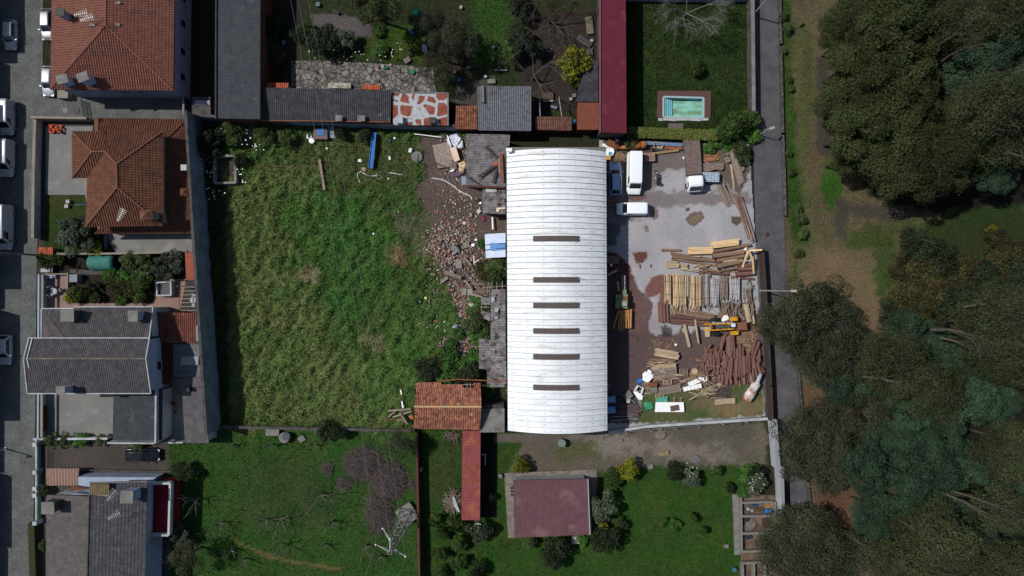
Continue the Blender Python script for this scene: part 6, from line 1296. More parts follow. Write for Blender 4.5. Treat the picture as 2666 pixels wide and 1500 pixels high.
brown = T6([(300,930,4.4),(450,900,4.6),(560,840,4.2),(220,1010,3.6),(380,1030,4.4),(560,1000,4.6),(680,1010,3.6),(480,1120,4.4),(640,1130,4.4),(780,1180,4),(600,1260,4.2),(450,1300,3.4),(740,1320,4.2),(340,1100,3.2)], 'D5') + T6([(420,380,4),(560,370,4.2),(680,400,4),(380,500,4),(520,500,4.4),(660,500,4.2),(740,560,3.6),(380,620,3.4),(520,630,4.2),(660,660,4),(600,740,3.4),(380,1060,3.6),(300,1150,3.8),(460,1130,4),(560,1120,3.6),(240,1250,3.4),(380,1280,4.4),(520,1260,4.2),(650,1270,4.2),(760,1310,3.8),(440,1400,4.2),(600,1410,4.2),(320,1390,4),(840,170,3.2),(900,260,3.6)], 'D6')
def wood(kind, lst, name, nm, group, hs=1.0):
    out = []
    for (x, y_, r) in lst:
        out.append(tree(kind, x, y_, r * rgv.uniform(.72, 1.0), name, '', 'tree', group, .8, hs * rgv.uniform(.72, 1.25)))
    for t in out: t['label'] = nm
wood('olive', olive, 'broadleaf_tree', 'dense dark olive green tree in the clump at the top right of the wood', 'dense olive green trees of the wood')
wood('blue', blue, 'acacia_tree', 'feathery blue green tree growing in the wood on the right', 'feathery blue green trees of the wood')
wood('gum', gum, 'gum_tree', 'tall thin crowned tree with a pale slanting trunk in the wood', 'tall pale trunked trees of the wood')
wood('brown', brown, 'scrub_tree', 'brownish grey twiggy tree at the edge of the wood beside the lane', 'twiggy trees beside the lane', .95)
for x, y_, r in T6([(1180,440,2.2),(1280,470,2.6),(1400,520,2.8),(1200,560,2.6),(1320,620,3),(1480,600,2.6),(1150,660,2.4),(1260,720,3),(1420,700,3),(1590,640,2.8),(1560,740,3),(1700,700,2.8),(1800,640,2.8),(1880,540,2.6),(1820,440,2.4),(1960,640,2.6),(1100,820,2.6),(1230,830,3),(1380,820,3),(1160,920,2.6),(1330,930,3),(1480,900,3),(1580,840,2.8),(1900,740,2.8),(1980,520,2.4),(1720,800,3),(1860,830,3),(1060,930,2.2),(1980,830,2.8)], 'D5'):
    k = 'gorse' if rgv.random() < .55 else 'dshrub'; t = tree(k, x, y_, r, 'gorse_bush', '', 'bush', 'scrub bushes in the clearing', .5); t['label'] = 'low scrubby bush in the thicket right of the brown clearing'
for i, (x, y_, r) in enumerate(T6([(1215,430,1.2),(1590,590,1.4),(1820,340,1.0),(1850,545,1.1),(1430,540,.8)], 'D5')):
    t = tree('yellow', x, y_, r, 'gorse_bush', 'yellow flowering gorse bush, %s from the left in the thicket' % ['first', 'fourth', 'third', 'fifth', 'second'][i], 'bush', None, .8, 1.2)
# fallen and leaning pale trunks
for i, (T, x1, y1, x2, y2, z1, z2, lab) in enumerate([('D6',1440,815,1790,930,8,13,'long pale leaning trunk pair, upper, right part of the lower wood'),('D6',1420,840,1770,1005,8,13,'long pale leaning trunk pair, lower, right part of the lower wood'),('D6',1025,1005,1220,1100,6,10,'brown leaning trunk in the middle of the lower wood'),('D6',1280,1310,1450,1449,7,11,'pale leaning trunk near the bottom of the wood'),('D6',765,1170,1030,1340,4,9,'long thin silvery trunk leaning right near the bottom edge'),('D6',1310,1185,1430,1245,8,11,'short pale trunk in the lower wood'),('D6',850,2,1110,45,9,12,'thick pale trunk lying above the brownish clearing'),('D5',1580,890,1990,852,9,13,'pale trunk running right in the middle of the wood'),('D5',1350,1055,1580,1070,9,12,'pale trunk pair below the gorse thicket'),('D5',1660,930,1780,940,10,12,'short pale trunk right of the thicket'),('D5',1420,1115,1600,1170,9,12,'thin pale trunk in the upper lower wood'),('D4',1450,350,1600,255,9,13,'white trunk between olive trees and dark hollow, upper'),('D4',1490,460,1620,380,9,13,'white trunk between olive trees and dark hollow, lower'),('D4',1780,740,2100,530,9,16,'very long grey trunk leaning to the upper right'),('D4',1620,1015,1900,915,10,14,'grey trunk right of the olive clump, upper'),('D4',1940,1150,2104,1190,10,14,'grey trunk at the right border below the dark hollow'),('D5',1770,1115,1960,1112,10,13,'pale trunk near the right border in the lower wood')]):
    mb = MB(); a = Z(T, x1, y1, z1 - .5); b = Z(T, x2, y2, z2 - .5); mb.tube([a, a.lerp(b, .5) + Vector((0, .15, 0)), b], [.17, .12, .06], 7); rg = random.Random(i)
    for k in range(4): s = a.lerp(b, rg.uniform(.5, 1)); branchy(mb, s, s + (b - a).normalized() * 2 + Vector((rg.uniform(-1.2, 1.2), rg.uniform(-1.2, 1.2), .4)), .05, rg, 2, .6)
    obj('leaning_tree', mb, M_trunk, label=lab, cat='tree')
# lane verge greenery
for i, (x, y_, r) in enumerate([(2042, 40, .9), (2050, 75, 1.1), (2040, 130, .8), (2052, 205, .9), (2060, 230, .8), (2052, 400, .8), (2062, 450, .9), (2075, 545, 1.2), (2086, 570, 1.2), (2090, 610, 1.2), (2078, 660, 1.1)]): tree('shrub', x, y_, r * .75, 'verge_bush', '%s green verge bush from the top along the lane' % ordn(i), 'bush', 'green bushes on the lane verge', .6)
# ---- garden bushes: kind, region, x, y, radius m, label
GB = [('yellow','B2',2040,760,3.0,'big bright yellow green bush beside the corrugated lean-to'),('citrus','B2',2120,940,1.8,'darker lobe bush below the big yellow bush'),
 ('dshrub','B2',1380,60,2.4,'dark bush at the top edge of the overgrown garden, right of lawn strip'),('dshrub','B2',1440,130,2.0,'dark bush just below the one at the top edge'),('dshrub','B2',1400,480,2.6,'dark leafy bush right of the green grass strip, upper'),('dshrub','B2',1530,560,2.2,'dark leafy bush right of the grass strip, lower'),('citrus','B2',1330,600,2.0,'dark green bush with olive tips next to grass strip'),
 ('olive','B1',2080,60,3.8,'broad olive green tree at the top border above the gardens'),('dshrub','B1',1200,440,2.0,'round dark bush left of three above the crazy paving'),('dshrub','B1',1460,480,2.7,'largest round dark bush above the crazy paving'),('greyshrub','B1',1690,460,1.9,'round bush with white flowers above the crazy paving'),('citrus','B1',1250,350,1.4,'yellowish bush behind the left round bush'),
 ('shrub','B2',200,250,1.4,'bush near the green round tub at the top'),('shrub','B2',820,420,1.2,'white flowering bush in the bramble patch'),('lush','B1',2120,360,1.1,'yellow green weed clump left of the blue rubbish'),('lush','B1',2130,600,1.4,'yellow green weed clump above the crazy paving'),
 ('citrus','B3',1010,700,1.4,'small orange tree in the pool garden'),('citrus','B3',1400,1330,2.6,'big dark bush at the lower right corner of the pool garden'),('lush','B3',1240,1400,1.3,'yellow green bush at the end of the clipped hedge'),('citrus','B3',1580,1270,1.8,'bush spilling over the stone wall onto the lane'),('lush','B3',1600,1400,1.6,'bright bush at the lane corner'),
 ('citrus','D2',290,890,1.5,'round shrub, first row left, in the vegetable garden'),('citrus','D2',460,950,1.5,'round shrub right of the first one, vegetable garden'),('citrus','D2',320,1060,1.2,'round shrub, second row, vegetable garden'),('citrus','D2',480,1140,1.4,'round shrub in the third row of the vegetable garden'),('citrus','D2',310,1240,1.3,'round shrub, fourth row left, vegetable garden'),('citrus','D2',480,1310,1.5,'round shrub, fourth row right, vegetable garden'),('citrus','D2',330,1410,1.2,'round shrub near the bottom edge, vegetable garden'),('dshrub','D2',640,1410,1.8,'larger dark shrub at the bottom edge, vegetable garden'),
 ('greyshrub','D2',670,1010,2.1,'greyish leafy tree at the lower end of the coral roof'),('dshrub','D2',780,700,1.0,'small dark bush right of the coral roof'),('yellow','D2',1060,400,1.6,'yellowish palm like bush above the concrete pad'),('shrub','D2',1150,1120,1.4,'bush below the maroon roof, left'),('dshrub','D2',1370,1230,2.7,'large bushy conifer below the maroon roof'),('lush','D2',1650,1110,1.2,'yellow green bush at the lower right of the maroon roof'),
 ('greyshrub','D3',110,820,2.6,'tall grey green shrub right of the maroon roof, upper'),('dshrub','D3',130,1130,2.5,'dark shrub right of the maroon roof, lower'),('yellow','D3',90,1020,1.2,'small yellowish bush between the two big shrubs'),('yellow','D3',330,490,2.0,'orange yellow bush left along the dirt strip'),('citrus','D3',220,560,1.8,'green bush left of the dirt strip bushes'),('dshrub','D3',750,500,1.6,'dark round bush midway along the dirt strip'),('greyshrub','D3',900,560,1.7,'grey bush with white blossoms below the dirt strip'),('citrus','D3',1110,480,1.2,'small bush fourth along the dirt strip'),('lush','D3',1420,530,1.8,'bright green bush left of the white flowering bush by the wall'),('greyshrub','D3',1480,620,1.9,'white flowering bush beside the lane wall'),('dshrub','D3',1480,510,1.5,'spiky dark bush above the white flowering one'),('lush','D3',1370,680,1.3,'low green bush above the planting beds'),('dshrub','D3',1240,650,1.0,'small dark bush above the planting bed path'),
 ('citrus','D3',640,970,.9,'yellow green weed clump, leftmost in the middle of the lawn'),('lush','D3',740,990,1.2,'weed clump second from left in the middle of the lawn'),('citrus','D3',900,950,1.2,'weed clump third from left in the middle of the lawn'),('citrus','D3',1010,1020,1.0,'weed clump rightmost in the middle of the lawn'),('shrub','D3',270,970,1.2,'small bush left in the lawn beside tall shrubs'),
 ('brown','D3',1620,1180,2.6,'twiggy bush overhanging the planting beds'),('dshrub','D1',60,500,1.8,'round clipped bush beside the driveway end'),('greyshrub','A5',1890,1010,2.1,'rounded grey green tree beside the red terrace'),('brown','A5',1990,1240,2.9,'brown leafless bush at the bottom right of the grey house'),('citrus','A5',460,550,1.0,'bush in the pot bed by the railing wall'),('lush','A5',1430,110,1.3,'leafy vine over the navy car'),('citrus','A5',460,1130,.9,'small bush beside the mossy hedge'),
 ('greyshrub','A2',800,1330,2.0,'grey green rounded tree in the tiled house garden, left'),('greyshrub','A3',960,60,2.6,'largest grey green tree in the tiled house garden'),('greyshrub','A3',830,130,2.2,'grey green tree at the bottom of the tiled house garden'),('greyshrub','A2',940,1280,1.4,'smallest grey green tree, top of tiled house garden group'),('yellow','A3',1130,230,1.4,'small spiky palm beside the low garden wall'),
 ('citrus','A3',540,340,1.5,'bushy vegetables at the left end of the vegetable plot'),('citrus','A3',660,340,1.4,'bushy vegetables left of the dark seedlings'),('shrub','A3',1520,350,1.6,'leafy vegetables right of the green tunnel'),('shrub','A3',1690,370,1.6,'tall vegetables second right of the green tunnel'),('greyshrub','A3',1910,400,2.0,'blue green cabbages left part'),('greyshrub','A3',2060,360,1.9,'blue green cabbages right part'),('greyshrub','A3',2000,480,1.6,'blue green cabbages lower part'),
 ('citrus','A3',900,690,1.8,'dark bush at the left of the lower vegetable bed'),('dshrub','A3',1090,650,1.2,'small dark bush in the lower vegetable bed'),('lush','A3',1300,540,1.3,'green salad bed along the middle path'),('lush','A3',1430,580,1.6,'bright bush in the middle of the lower bed'),('gorse','A3',1390,650,1.7,'brownish bush in the middle of the lower bed'),('citrus','A3',1680,560,1.7,'bush at the right of the lower bed, upper'),('citrus','A3',1700,690,1.8,'bush at the right of the lower bed, lower'),('gorse','A3',1560,690,1.6,'dry bush in the lower bed, right of middle'),('yellow','A3',840,800,1.2,'yellowish shrub at the corner of the pink patio'),('lush','A3',1420,810,1.1,'green shrub in the front flower strip'),('citrus','A3',1120,800,1.0,'low shrub in the front flower strip, left'),('citrus','A3',1650,800,1.1,'low shrub in the front flower strip, right'),('shrub','A4',620,1300,1.4,'ivy clump, left, along the driveway wall'),('lush','A4',960,1300,1.4,'ivy clump, right, along the driveway wall'),('shrub','A4',780,1300,1.2,'ivy clump in the middle along the driveway wall'),('shrub','A4',1200,1290,1.1,'thin ivy by the driveway wall end'),
 ('lush','C1',1330,480,2.4,'green shrub beside the broken roof pieces, upper'),('shrub','C1',1390,640,2.4,'large shrub between rubble and broken roof'),('shrub','C1',1330,800,2.3,'large shrub overgrowing the decayed shed'),('lush','C1',1450,850,2.6,'shrub lowest beside the decayed shed'),('lush','C1',990,900,1.2,'green weeds at the rubble edge, middle'),('lush','C1',900,1110,1.2,'green weeds at the rubble edge, lower'),('lush','C1',870,1330,2.2,'yellow green shrub above the barn, left'),('lush','C1',1320,1370,1.8,'green shrub above the barn, near the corrugated lean-to'),
 ('dshrub','C2',860,180,2.2,'blue green shrub above the barn, leftmost'),('lush','C2',1060,250,2.2,'shrub directly above the barn roof, left'),('lush','C2',1230,180,2.6,'shrub directly above the barn roof, middle'),('lush','C2',1400,260,2.6,'shrub directly above the barn roof, right'),('dshrub','C2',1560,300,2.2,'dark shrub above the barn hole'),('lush','C2',1600,120,1.8,'shrub squeezed against the corrugated lean-to'),('gorse','C2',1080,100,2.0,'brownish shrub above the barn'),
 ('gorse','B6',1450,1200,1.8,'dry brown shrub under the bright lean-to'),('shrub','B6',1680,1150,2.2,'dark shrub between bright lean-to and warehouse, upper'),('shrub','B6',1700,1350,2.2,'dark shrub between bright lean-to and warehouse, lower'),('lush','B6',1440,760,1.0,'weeds left of the bright lean-to'),
 ('shrub','B4',470,220,2.0,'white flowering shrub in the field top corner'),('dshrub','B4',230,260,2.2,'dark flowering shrub in the shaded field corner, upper'),('dshrub','B4',190,420,1.8,'dark flowering shrub left of the concrete basin'),('shrub','B4',860,230,1.8,'bush right of the stone heap at the top wall'),('shrub','B4',1110,260,1.6,'bush around the fallen grille at the top wall'),('dshrub','B4',560,520,1.2,'dark bush right of the concrete basin'),('dshrub','B4',1760,230,1.2,'low dark bush right of the grey board'),('dshrub','B4',2030,240,1.3,'low dark bush left of the blue beam'),
 ('lush','C4',1010,290,1.3,'bright green weeds beside the grey pallet'),('lush','C4',1380,250,1.2,'bright green weeds in the top right yard corner'),('shrub','C4',1700,330,1.6,'dark green bush in the top right yard corner'),('shrub','C4',1780,560,1.2,'small bush against the right wall'),('shrub','C3',800,150,1.4,'bush between hedge and rusty tank'),
 ('brown','D1',2060,230,2.4,'twiggy bush at the right end of the orchard top'),('dshrub','D1',1350,110,1.6,'dark bush under the brown wall, left'),('dshrub','D1',1480,130,1.6,'dark bush under the brown wall, right'),('brown','B2',520,620,3.2,'sprawling bramble bush left part of the bramble patch'),('brown','B2',700,480,3.4,'sprawling bramble bush upper right of the patch'),('brown','B2',450,860,2.6,'sprawling bramble bush just above the patched roof'),('brown','B2',440,300,2.8,'sprawling bramble bush at the top of the patch'),('gorse','B1',900,640,1.8,'dark shrub beside the brick workshop wall'),('dshrub','B1',840,330,2.0,'dark ivy along the brick workshop, upper')]
for kd, T, x, y_, r, lab in GB: a = ZT[T]; tree(kd, a[0] + x / a[2], a[1] + y_ / a[2], r * .9, 'tree' if kd in ('olive',) else 'bush', lab, 'tree' if 'tree' in lab else 'bush', None, .6)
# hedge along the pool garden bottom
v, f, c, _ = crown_arrays(77, 1, 1, 2, 10, .1, (90, 100, 50)); rg = np.random.default_rng(5); n = 7000
a = Z('B3', 290, 1405); b = Z('B3', 1210, 1440); u = rg.random(n); cx = a.x + (b.x - a.x) * u; cy = a.y + (b.y - a.y) * u + rg.uniform(-.75, .75, n); cz = 1.5 - (rg.random(n) < .35) * rg.random(n) * 1.4 - np.abs(cy - (a.y + (b.y - a.y) * u)) * .3
nrm = rg.normal(0, .6, (n, 3)); nrm[:, 2] += .8; nrm /= np.linalg.norm(nrm, axis=1)[:, None]; t_ = np.cross(nrm, rg.normal(0, 1, (n, 3))); t_ /= np.linalg.norm(t_, axis=1)[:, None]; bb_ = np.cross(nrm, t_); cc = np.stack([cx, cy, cz], 1); s = .12 * rg.uniform(.6, 1.3, n)[:, None]
v = np.stack([cc - t_ * s, cc - bb_ * s * .5, cc + t_ * s, cc + bb_ * s * .5], 1).reshape(-1, 3); cl = np.array(lin((104, 112, 58))[:3])[None] * rg.uniform(.6, 1.5, n)[:, None]
t = thing('clipped_hedge', 'long clipped yellow green hedge between pool garden and log yard', 'hedge', (a + b) / 2)
o = fast_mesh('foliage', v - np.array(t.location), np.arange(4 * n).reshape(-1, 4), MLEAF, np.repeat(cl, 4, 0), t); obj('core', MB().beam(a + Vector((0, 0, .65)), b + Vector((0, 0, .65)), 1.2, 1.3), mat('hedge core', (40, 50, 24)), t)
# flowers as countless white dots
def flowers(name, label, T, pts, spread, n, seed, zz=1.0, col=(236, 238, 228), sz=.09):
    rg = np.random.default_rng(seed); mb = []
    for x, y_ in pts:
        c = Z(T, x, y_, zz)
        for k in range(n): mb.append((c.x + rg.normal(0, spread), c.y + rg.normal(0, spread), zz + rg.uniform(-.3, .6)))
    p = np.array(mb); m = len(p); s = sz * rg.uniform(.6, 1.4, m)[:, None]
    v = np.stack([p + s * np.array([1, 0, .2]), p + s * np.array([0, 1, 0]), p + s * np.array([-1, 0, .1]), p + s * np.array([0, -1, .2])], 1).reshape(-1, 3)
    meta(fast_mesh(name, v, np.arange(4 * m).reshape(-1, 4), mat('petals ' + str(col), col, fine=0)), label, 'flowers', kind='stuff')
flowers('lilies', 'white lilies dotted through the shaded top left field corner', 'B4', [(180, 230), (320, 230), (470, 200), (570, 260), (620, 270), (160, 310), (250, 340), (180, 450), (300, 450), (210, 540), (150, 650), (240, 690), (590, 690), (600, 740), (700, 380), (760, 400), (200, 920), (320, 920), (1110, 250)], .55, 6, 3, 1.0)
flowers('white_blossom', 'white blossoms strung along the bank above the crazy paving', 'B1', [(1330, 620), (1480, 640), (1600, 620), (1720, 660), (1840, 630), (1940, 680), (2170, 670), (2260, 620), (1650, 420), (1740, 440), (2350, 560)], .5, 5, 4, .8, (196, 196, 184), .08)
flowers('wall_blossom', 'white blossoms on the bushes beside the lane wall', 'D3', [(1470, 610), (1500, 600), (1450, 640), (880, 490), (1530, 590)], .5, 14, 5, 2.0, (190, 190, 184), .07)
# bare fruit trees of the orchard
M_bare = mat('pale bare branches', (108, 102, 94), (82, 76, 70), sc=5)
def bare_tree(label, T, x, y_, r, h, seed, depth=3, kids=3, name='bare_tree', cat='tree', m=None, lean=(0, 0), group=None, r0=.1):
    c = Z(T, x, y_, h * .7); rg = random.Random(seed); t = thing(name, label, cat, (c.x, c.y, 0), group); mb = MB(); tp = Vector((c.x + lean[0], c.y + lean[1], h * .35)); mb.tube([(c.x, c.y, -.1), tp], [r0 * 1.2, r0], 7); obj('trunk', mb, m or M_bare, t)
    mb = MB(); nb = 5
    for i in range(nb): a = 6.28 * (i + rg.random() * .6) / nb; branchy(mb, tp, tp + Vector((math.cos(a) * r * .6, math.sin(a) * r * .6, h * rg.uniform(.25, .5))), r0 * .7, rg, depth, .5, 4, kids)
    obj('crown', mb, m or M_bare, t)
for i, (T, x, y_, r, h, d, k, lab) in enumerate([('D1',140,780,1.6,3.6,2,2,'pale bare tree in the shade beside the bottom left house'),('D1',370,990,1.6,3.0,2,3,'bare fruit tree leftmost in the orchard middle'),('D1',925,950,2.6,3.4,1,2,'bare fruit tree with long cross shaped limbs'),('D1',790,960,1.6,2.8,1,2,'small bare tree left of the cross shaped one'),('D1',1300,730,2.6,3.6,3,3,'finest twigged bare tree, centre of the orchard'),('D1',1410,980,1.5,3,1,2,'small bare tree between centre tree and brush piles'),('D1',930,1190,1.6,2.6,2,3,'bare tree in the lower orchard row, middle'),('D1',1340,1190,1.2,2.4,1,2,'smallest bare tree in the lower orchard row'),('D1',1720,1210,2.0,3,1,2,'bare tree in the lower orchard row, nearest the pylon'),('D1',480,1240,1.8,2.8,0,2,'bare pruned tree at the lower left of the orchard'),('D1',590,1330,1.4,2.6,0,2,'bare pruned tree lowest in the orchard'),('D1',1850,1300,1.4,2.6,0,2,'bare pruned tree right below the pylon'),('D1',1250,260,1.2,2.4,0,2,'pruned vine stump under the brown wall, right'),('D1',850,260,1.2,2.4,0,2,'pruned vine stump under the brown wall, middle'),('D1',480,260,1.4,2.2,0,2,'pruned vine stump under the ribbed shed')]):
    bare_tree(lab, T, x, y_, r, h, 40 + i, d, k)
bare_tree('large silvery bare tree at the top of the pool garden', 'B3', 950, 90, 4.2, 5, 3, 4, 5, m=mat('silver twigs', (104, 106, 102)), r0=.11)
bare_tree('dark bare tree below the dark leafy bushes, overgrown garden', 'B2', 1590, 840, 4.2, 5.5, 5, 4, 3, m=mat('dark bare branches', (84, 76, 72)), r0=.14)
bare_tree('brown leafless tree at the top beside the crimson roof', 'B2', 1790, 130, 3.8, 6, 9, 4, 4, m=mat('brown bare branches', (70, 60, 56)), r0=.14)
bare_tree('climbing bare vine over the navy car driveway', 'A4', 1600, 1380, 2.2, 3, 19, 3, 3, m=M_dtrunk)
M_brush = mat('grey violet brushwood', (112, 98, 98), (84, 70, 70), sc=4)
for i, (x, y_, rx, ry, n, lab) in enumerate([(1720,410,170,150,700,'large heap of pruned branches, upper of the connected heaps'),(1960,560,150,170,700,'large heap of pruned branches near the orchard wall'),(1860,850,120,190,600,'tall heap of pruned branches left of the pylon'),(1385,460,60,60,160,'small round heap of brown twigs alone in the grass'),(1540,600,70,60,170,'small heap of twigs touching the large heaps'),(2190,600,55,60,130,'small reddish heap of twigs at the orchard wall')]): sticks('brush_pile', lab, 'D1', x, y_, rx, ry, n, 2.0 if n > 200 else .9, M_brush, 1.1 if n > 200 else .5, 60 + i)
sticks('brush_pile', 'grey heap of branches in the gap between barn and warehouse', 'C2', 2160, 640, 70, 110, 140, 1.0, M_bare, .8, 71)
# ================================================================ POOL, GARDEN AND FIELD DETAILS
z = lambda x, y_, h=0: Z('B3', x, y_, h)
deck = mat('reddish deck boards', (92, 66, 62), (78, 56, 54), sc=6, fine=.12)
t = thing('swimming_pool', 'rectangular turquoise swimming pool with steps and brown stained floor', 'pool', z(880, 1130))
q = [z(673, 1015, .12), z(1093, 1025, .12), z(1092, 1238, .12), z(672, 1228, .12)]; M_pool = mat('turquoise pool wall', (118, 184, 190), (108, 174, 182), sc=2, fine=.05)
for i in range(4):
    a, b = q[i], q[(i+1) % 4]; obj('pool_wall', MB().beam(Vector((a.x, a.y, -.35)), Vector((b.x, b.y, -.35 + .003 * i)), .16, .9), M_pool, t); obj('coping', MB().beam(Vector((a.x, a.y, .14)), Vector((b.x, b.y, .14 + .004 * i)), .26, .06), mat('pale coping', (150, 168, 172)), t)
obj('pool_floor', MB().prism([Vector((p.x, p.y, 0)) for p in q], -.9, -.75), mat('pool floor with algae', (128, 186, 172), (100, 128, 92), sc=.9, fine=.1, stretch=(.5, 1.6, 1)), t)
for i in range(4): x = 700 + i * 24; obj('step', MB().prism([z(x - 26, 1030), z(x, 1030), z(x, 1226), z(x - 26, 1226)], -.74, -.05 - .16 * i), M_pool, t)
mb = MB()
for p in (((612, 955), (1170, 955), (1170, 1012), (612, 1008)), ((608, 1008), (668, 1010), (666, 1235), (604, 1232)), ((1098, 1012), (1170, 1012), (1165, 1240), (1098, 1240))): mb.prism([z(*a) for a in p], -.3, .14)
obj('pool_deck', mb, deck, kind='structure')
t = thing('stone_edging', 'pale broken stone slabs along the lower side of the pool', 'slabs', z(880, 1260))
for i, (x0, x1) in enumerate(((618, 660), (668, 720), (725, 800), (805, 940), (945, 1060), (1068, 1145))): obj('slab', MB().prism([z(x0, 1238), z(x1, 1240), z(x1, 1272 - (i % 2) * 8), z(x0, 1266)], -.05, .1), M_wwall, t)
obj('deck_platform', MB().prism([z(722, 1295), z(878, 1298), z(880, 1385), z(722, 1380)], 0, .16), mat('pale deck', (104, 92, 84), (88, 76, 70), sc=5), label='small square wooden deck between pool and clipped hedge', cat='deck')
# lane furniture
def street_lamp(label, base, tip_z, arm, name='street_lamp'):
    t = thing(name, label, 'street lamp', (base.x, base.y, 0)); top = Vector((base.x, base.y, tip_z))
    obj('pole', MB().tube([Vector((base.x, base.y, 0)), top], [.12, .06], 10), M_gmetal, t); obj('arm', MB().tube([top, top + arm], [.05, .04], 8), M_gmetal, t)
    obj('lamp_head', MB().box(top + arm, (.75, .32, .14), math.atan2(arm.y, arm.x)), M_gmetal, t); obj('base_plate', MB().box((base.x, base.y, .04), (.4, .4, .08)), M_metal, t)
street_lamp('tall grey street lamp beside the brown wall of the log yard', Z('D5', 112, 772), 8.8, Vector((1.1, 0, .1)))
street_lamp('tall grey street lamp at the top end of the lane', G(1958, 42), 8.5, Vector((.8, .5, .1)))
street_lamp('short dark street lamp near the bushy lane corner', G(1975, 352), 3.5, Vector((.6, .2, 0)))
t = thing('utility_pole', 'concrete pole with crossed insulator arms beside the longest street van', 'utility pole', Z('A3', 440, 292)); b = Z('A3', 440, 292)
obj('pole', MB().tube([b, Vector((b.x, b.y, 8.4))], [.15, .09], 8), M_conc, t); obj('crossarm', MB().beam((b.x - .9, b.y + .3, 8.2), (b.x + .9, b.y - .3, 8.2), .1, .1).beam((b.x - .3, b.y - .8, 8.0), (b.x + .3, b.y + .8, 8.0), .1, .1), M_gmetal, t)
for i in range(3): obj('insulator', MB().lathe((b.x - .8 + i * .8, b.y + .27 - i * .27, 8.26), [(.06, 0), (.1, .1), (.05, .2)], 8), M_wplast, t)
b = G(95, 1194); street_lamp('grey lamp post throwing a thin shadow on the street bottom left', G(14, 1168), 5.2, Vector((-.5, 0, .1)))
obj('manhole_cover', MB().lathe(Z('D5', 162, 365, .016), [(.3, 0), (.33, .012), (.3, .02)], 20), mat('rusty iron cover', (58, 46, 42)), label='round rusty manhole cover in the lane', cat='manhole cover')
for i, (x, y_, w) in enumerate(((772, 1305, .75), (905, 1305, .75))): obj('manhole_cover', MB().box(Z('A1', x, y_, .05), (w, w, .06)), M_court if i == 0 else M_dconc, label=['pale square cover in the forecourt below the hipped house', 'dark square cover in the forecourt near the iron gate'][i], cat='manhole cover')
t = thing('iron_gate', 'open iron gate lying along the forecourt in front of the hipped house', 'gate', Z('A1', 970, 1280)); a, b = Z('A1', 950, 1170, .9), Z('A1', 990, 1395, .9)
obj('rail', MB().beam(a, b, .06, .06).beam(a - Vector((0, 0, .7)), b - Vector((0, 0, .7)), .06, .06), M_dark, t); mb = MB()
for i in range(22): p = a.lerp(b, (i + .5) / 22); mb.box((p.x, p.y, .55), (.04, .04, .9))
obj('bars', mb, M_dark, t)
# pylon and cables
t = thing('lattice_pylon', 'grey steel lattice pylon standing beside the orchard wall', 'pylon', Z('D1', 2125, 870)); base = Z('D1', 2125, 870); Hp = 14.5; mb = MB(); mb2 = MB()
lv = [(0, .95), (2.5, .82), (5, .7), (7.5, .58), (10, .46), (12.5, .36), (14.5, .26)]
cs = [[Vector((base.x + sx * w, base.y + sy * w, h)) for sx, sy in ((-1, -1), (1, -1), (1, 1), (-1, 1))] for h, w in lv]
for i in range(len(cs) - 1):
    for k in range(4): mb.beam(cs[i][k], cs[i+1][k], .1, .1); mb2.beam(cs[i][k], cs[i+1][(k+1) % 4], .06, .06); mb2.beam(cs[i+1][k], cs[i][(k+1) % 4], .06, .06); mb2.beam(cs[i+1][k], cs[i+1][(k+1) % 4], .06, .06)
M_py = mat('dull pylon steel', (124, 122, 118), rough=.6, metal=.2); obj('leg', mb, M_py, t); obj('bracing', mb2, M_py, t); obj('footing', MB().box((base.x, base.y, .25), (2.5, 2.5, .6), .6), M_conc, t)
arms = []
for k, (h, dx, dy) in enumerate(((14.3, -1.7, .9), (13.4, 1.8, -.9), (12.4, -1.2, 2.2), (14.2, 0, 1.6))):
    tip = Vector((base.x + dx, base.y + dy, h)); m_ = MB(); m_.beam((base.x, base.y, h - .5), tip, .1, .1).beam((base.x, base.y, h + .2), tip, .07, .07); obj('crossarm', m_, M_gmetal, t); arms.append(tip); obj('insulator', MB().lathe(tip, [(.06, 0), (.12, .15), (.06, .3)], 8), M_wplast, t)
def cable(label, a, b, sag, r=.013, group=None, m=None):
    pts = []
    for i in range(25): f = i / 24; p = Vector(a).lerp(Vector(b), f); pts.append(p - Vector((0, 0, sag * 4 * f * (1 - f))))
    return obj('power_cable', MB().tube(pts, r, 4), m or mat('pale cable', (120, 128, 116)), label=label, cat='cable', group=group)
for i, (x, lab) in enumerate(((722, 'power cable crossing the field, leftmost of three'), (737, 'power cable crossing the field, middle of three'), (762, 'power cable crossing the field, rightmost of three'))):
    cable(lab, G(x - 40, -380, 14), arms[(0, 3, 1)[i]], 3.5, group='power cables over the field')
cable('power cable leaving the pylon to the lower left, upper', arms[0], G(900, 1640, 12), 1.2); cable('power cable leaving the pylon to the lower left, lower', arms[1], G(980, 1660, 12), 1.2)
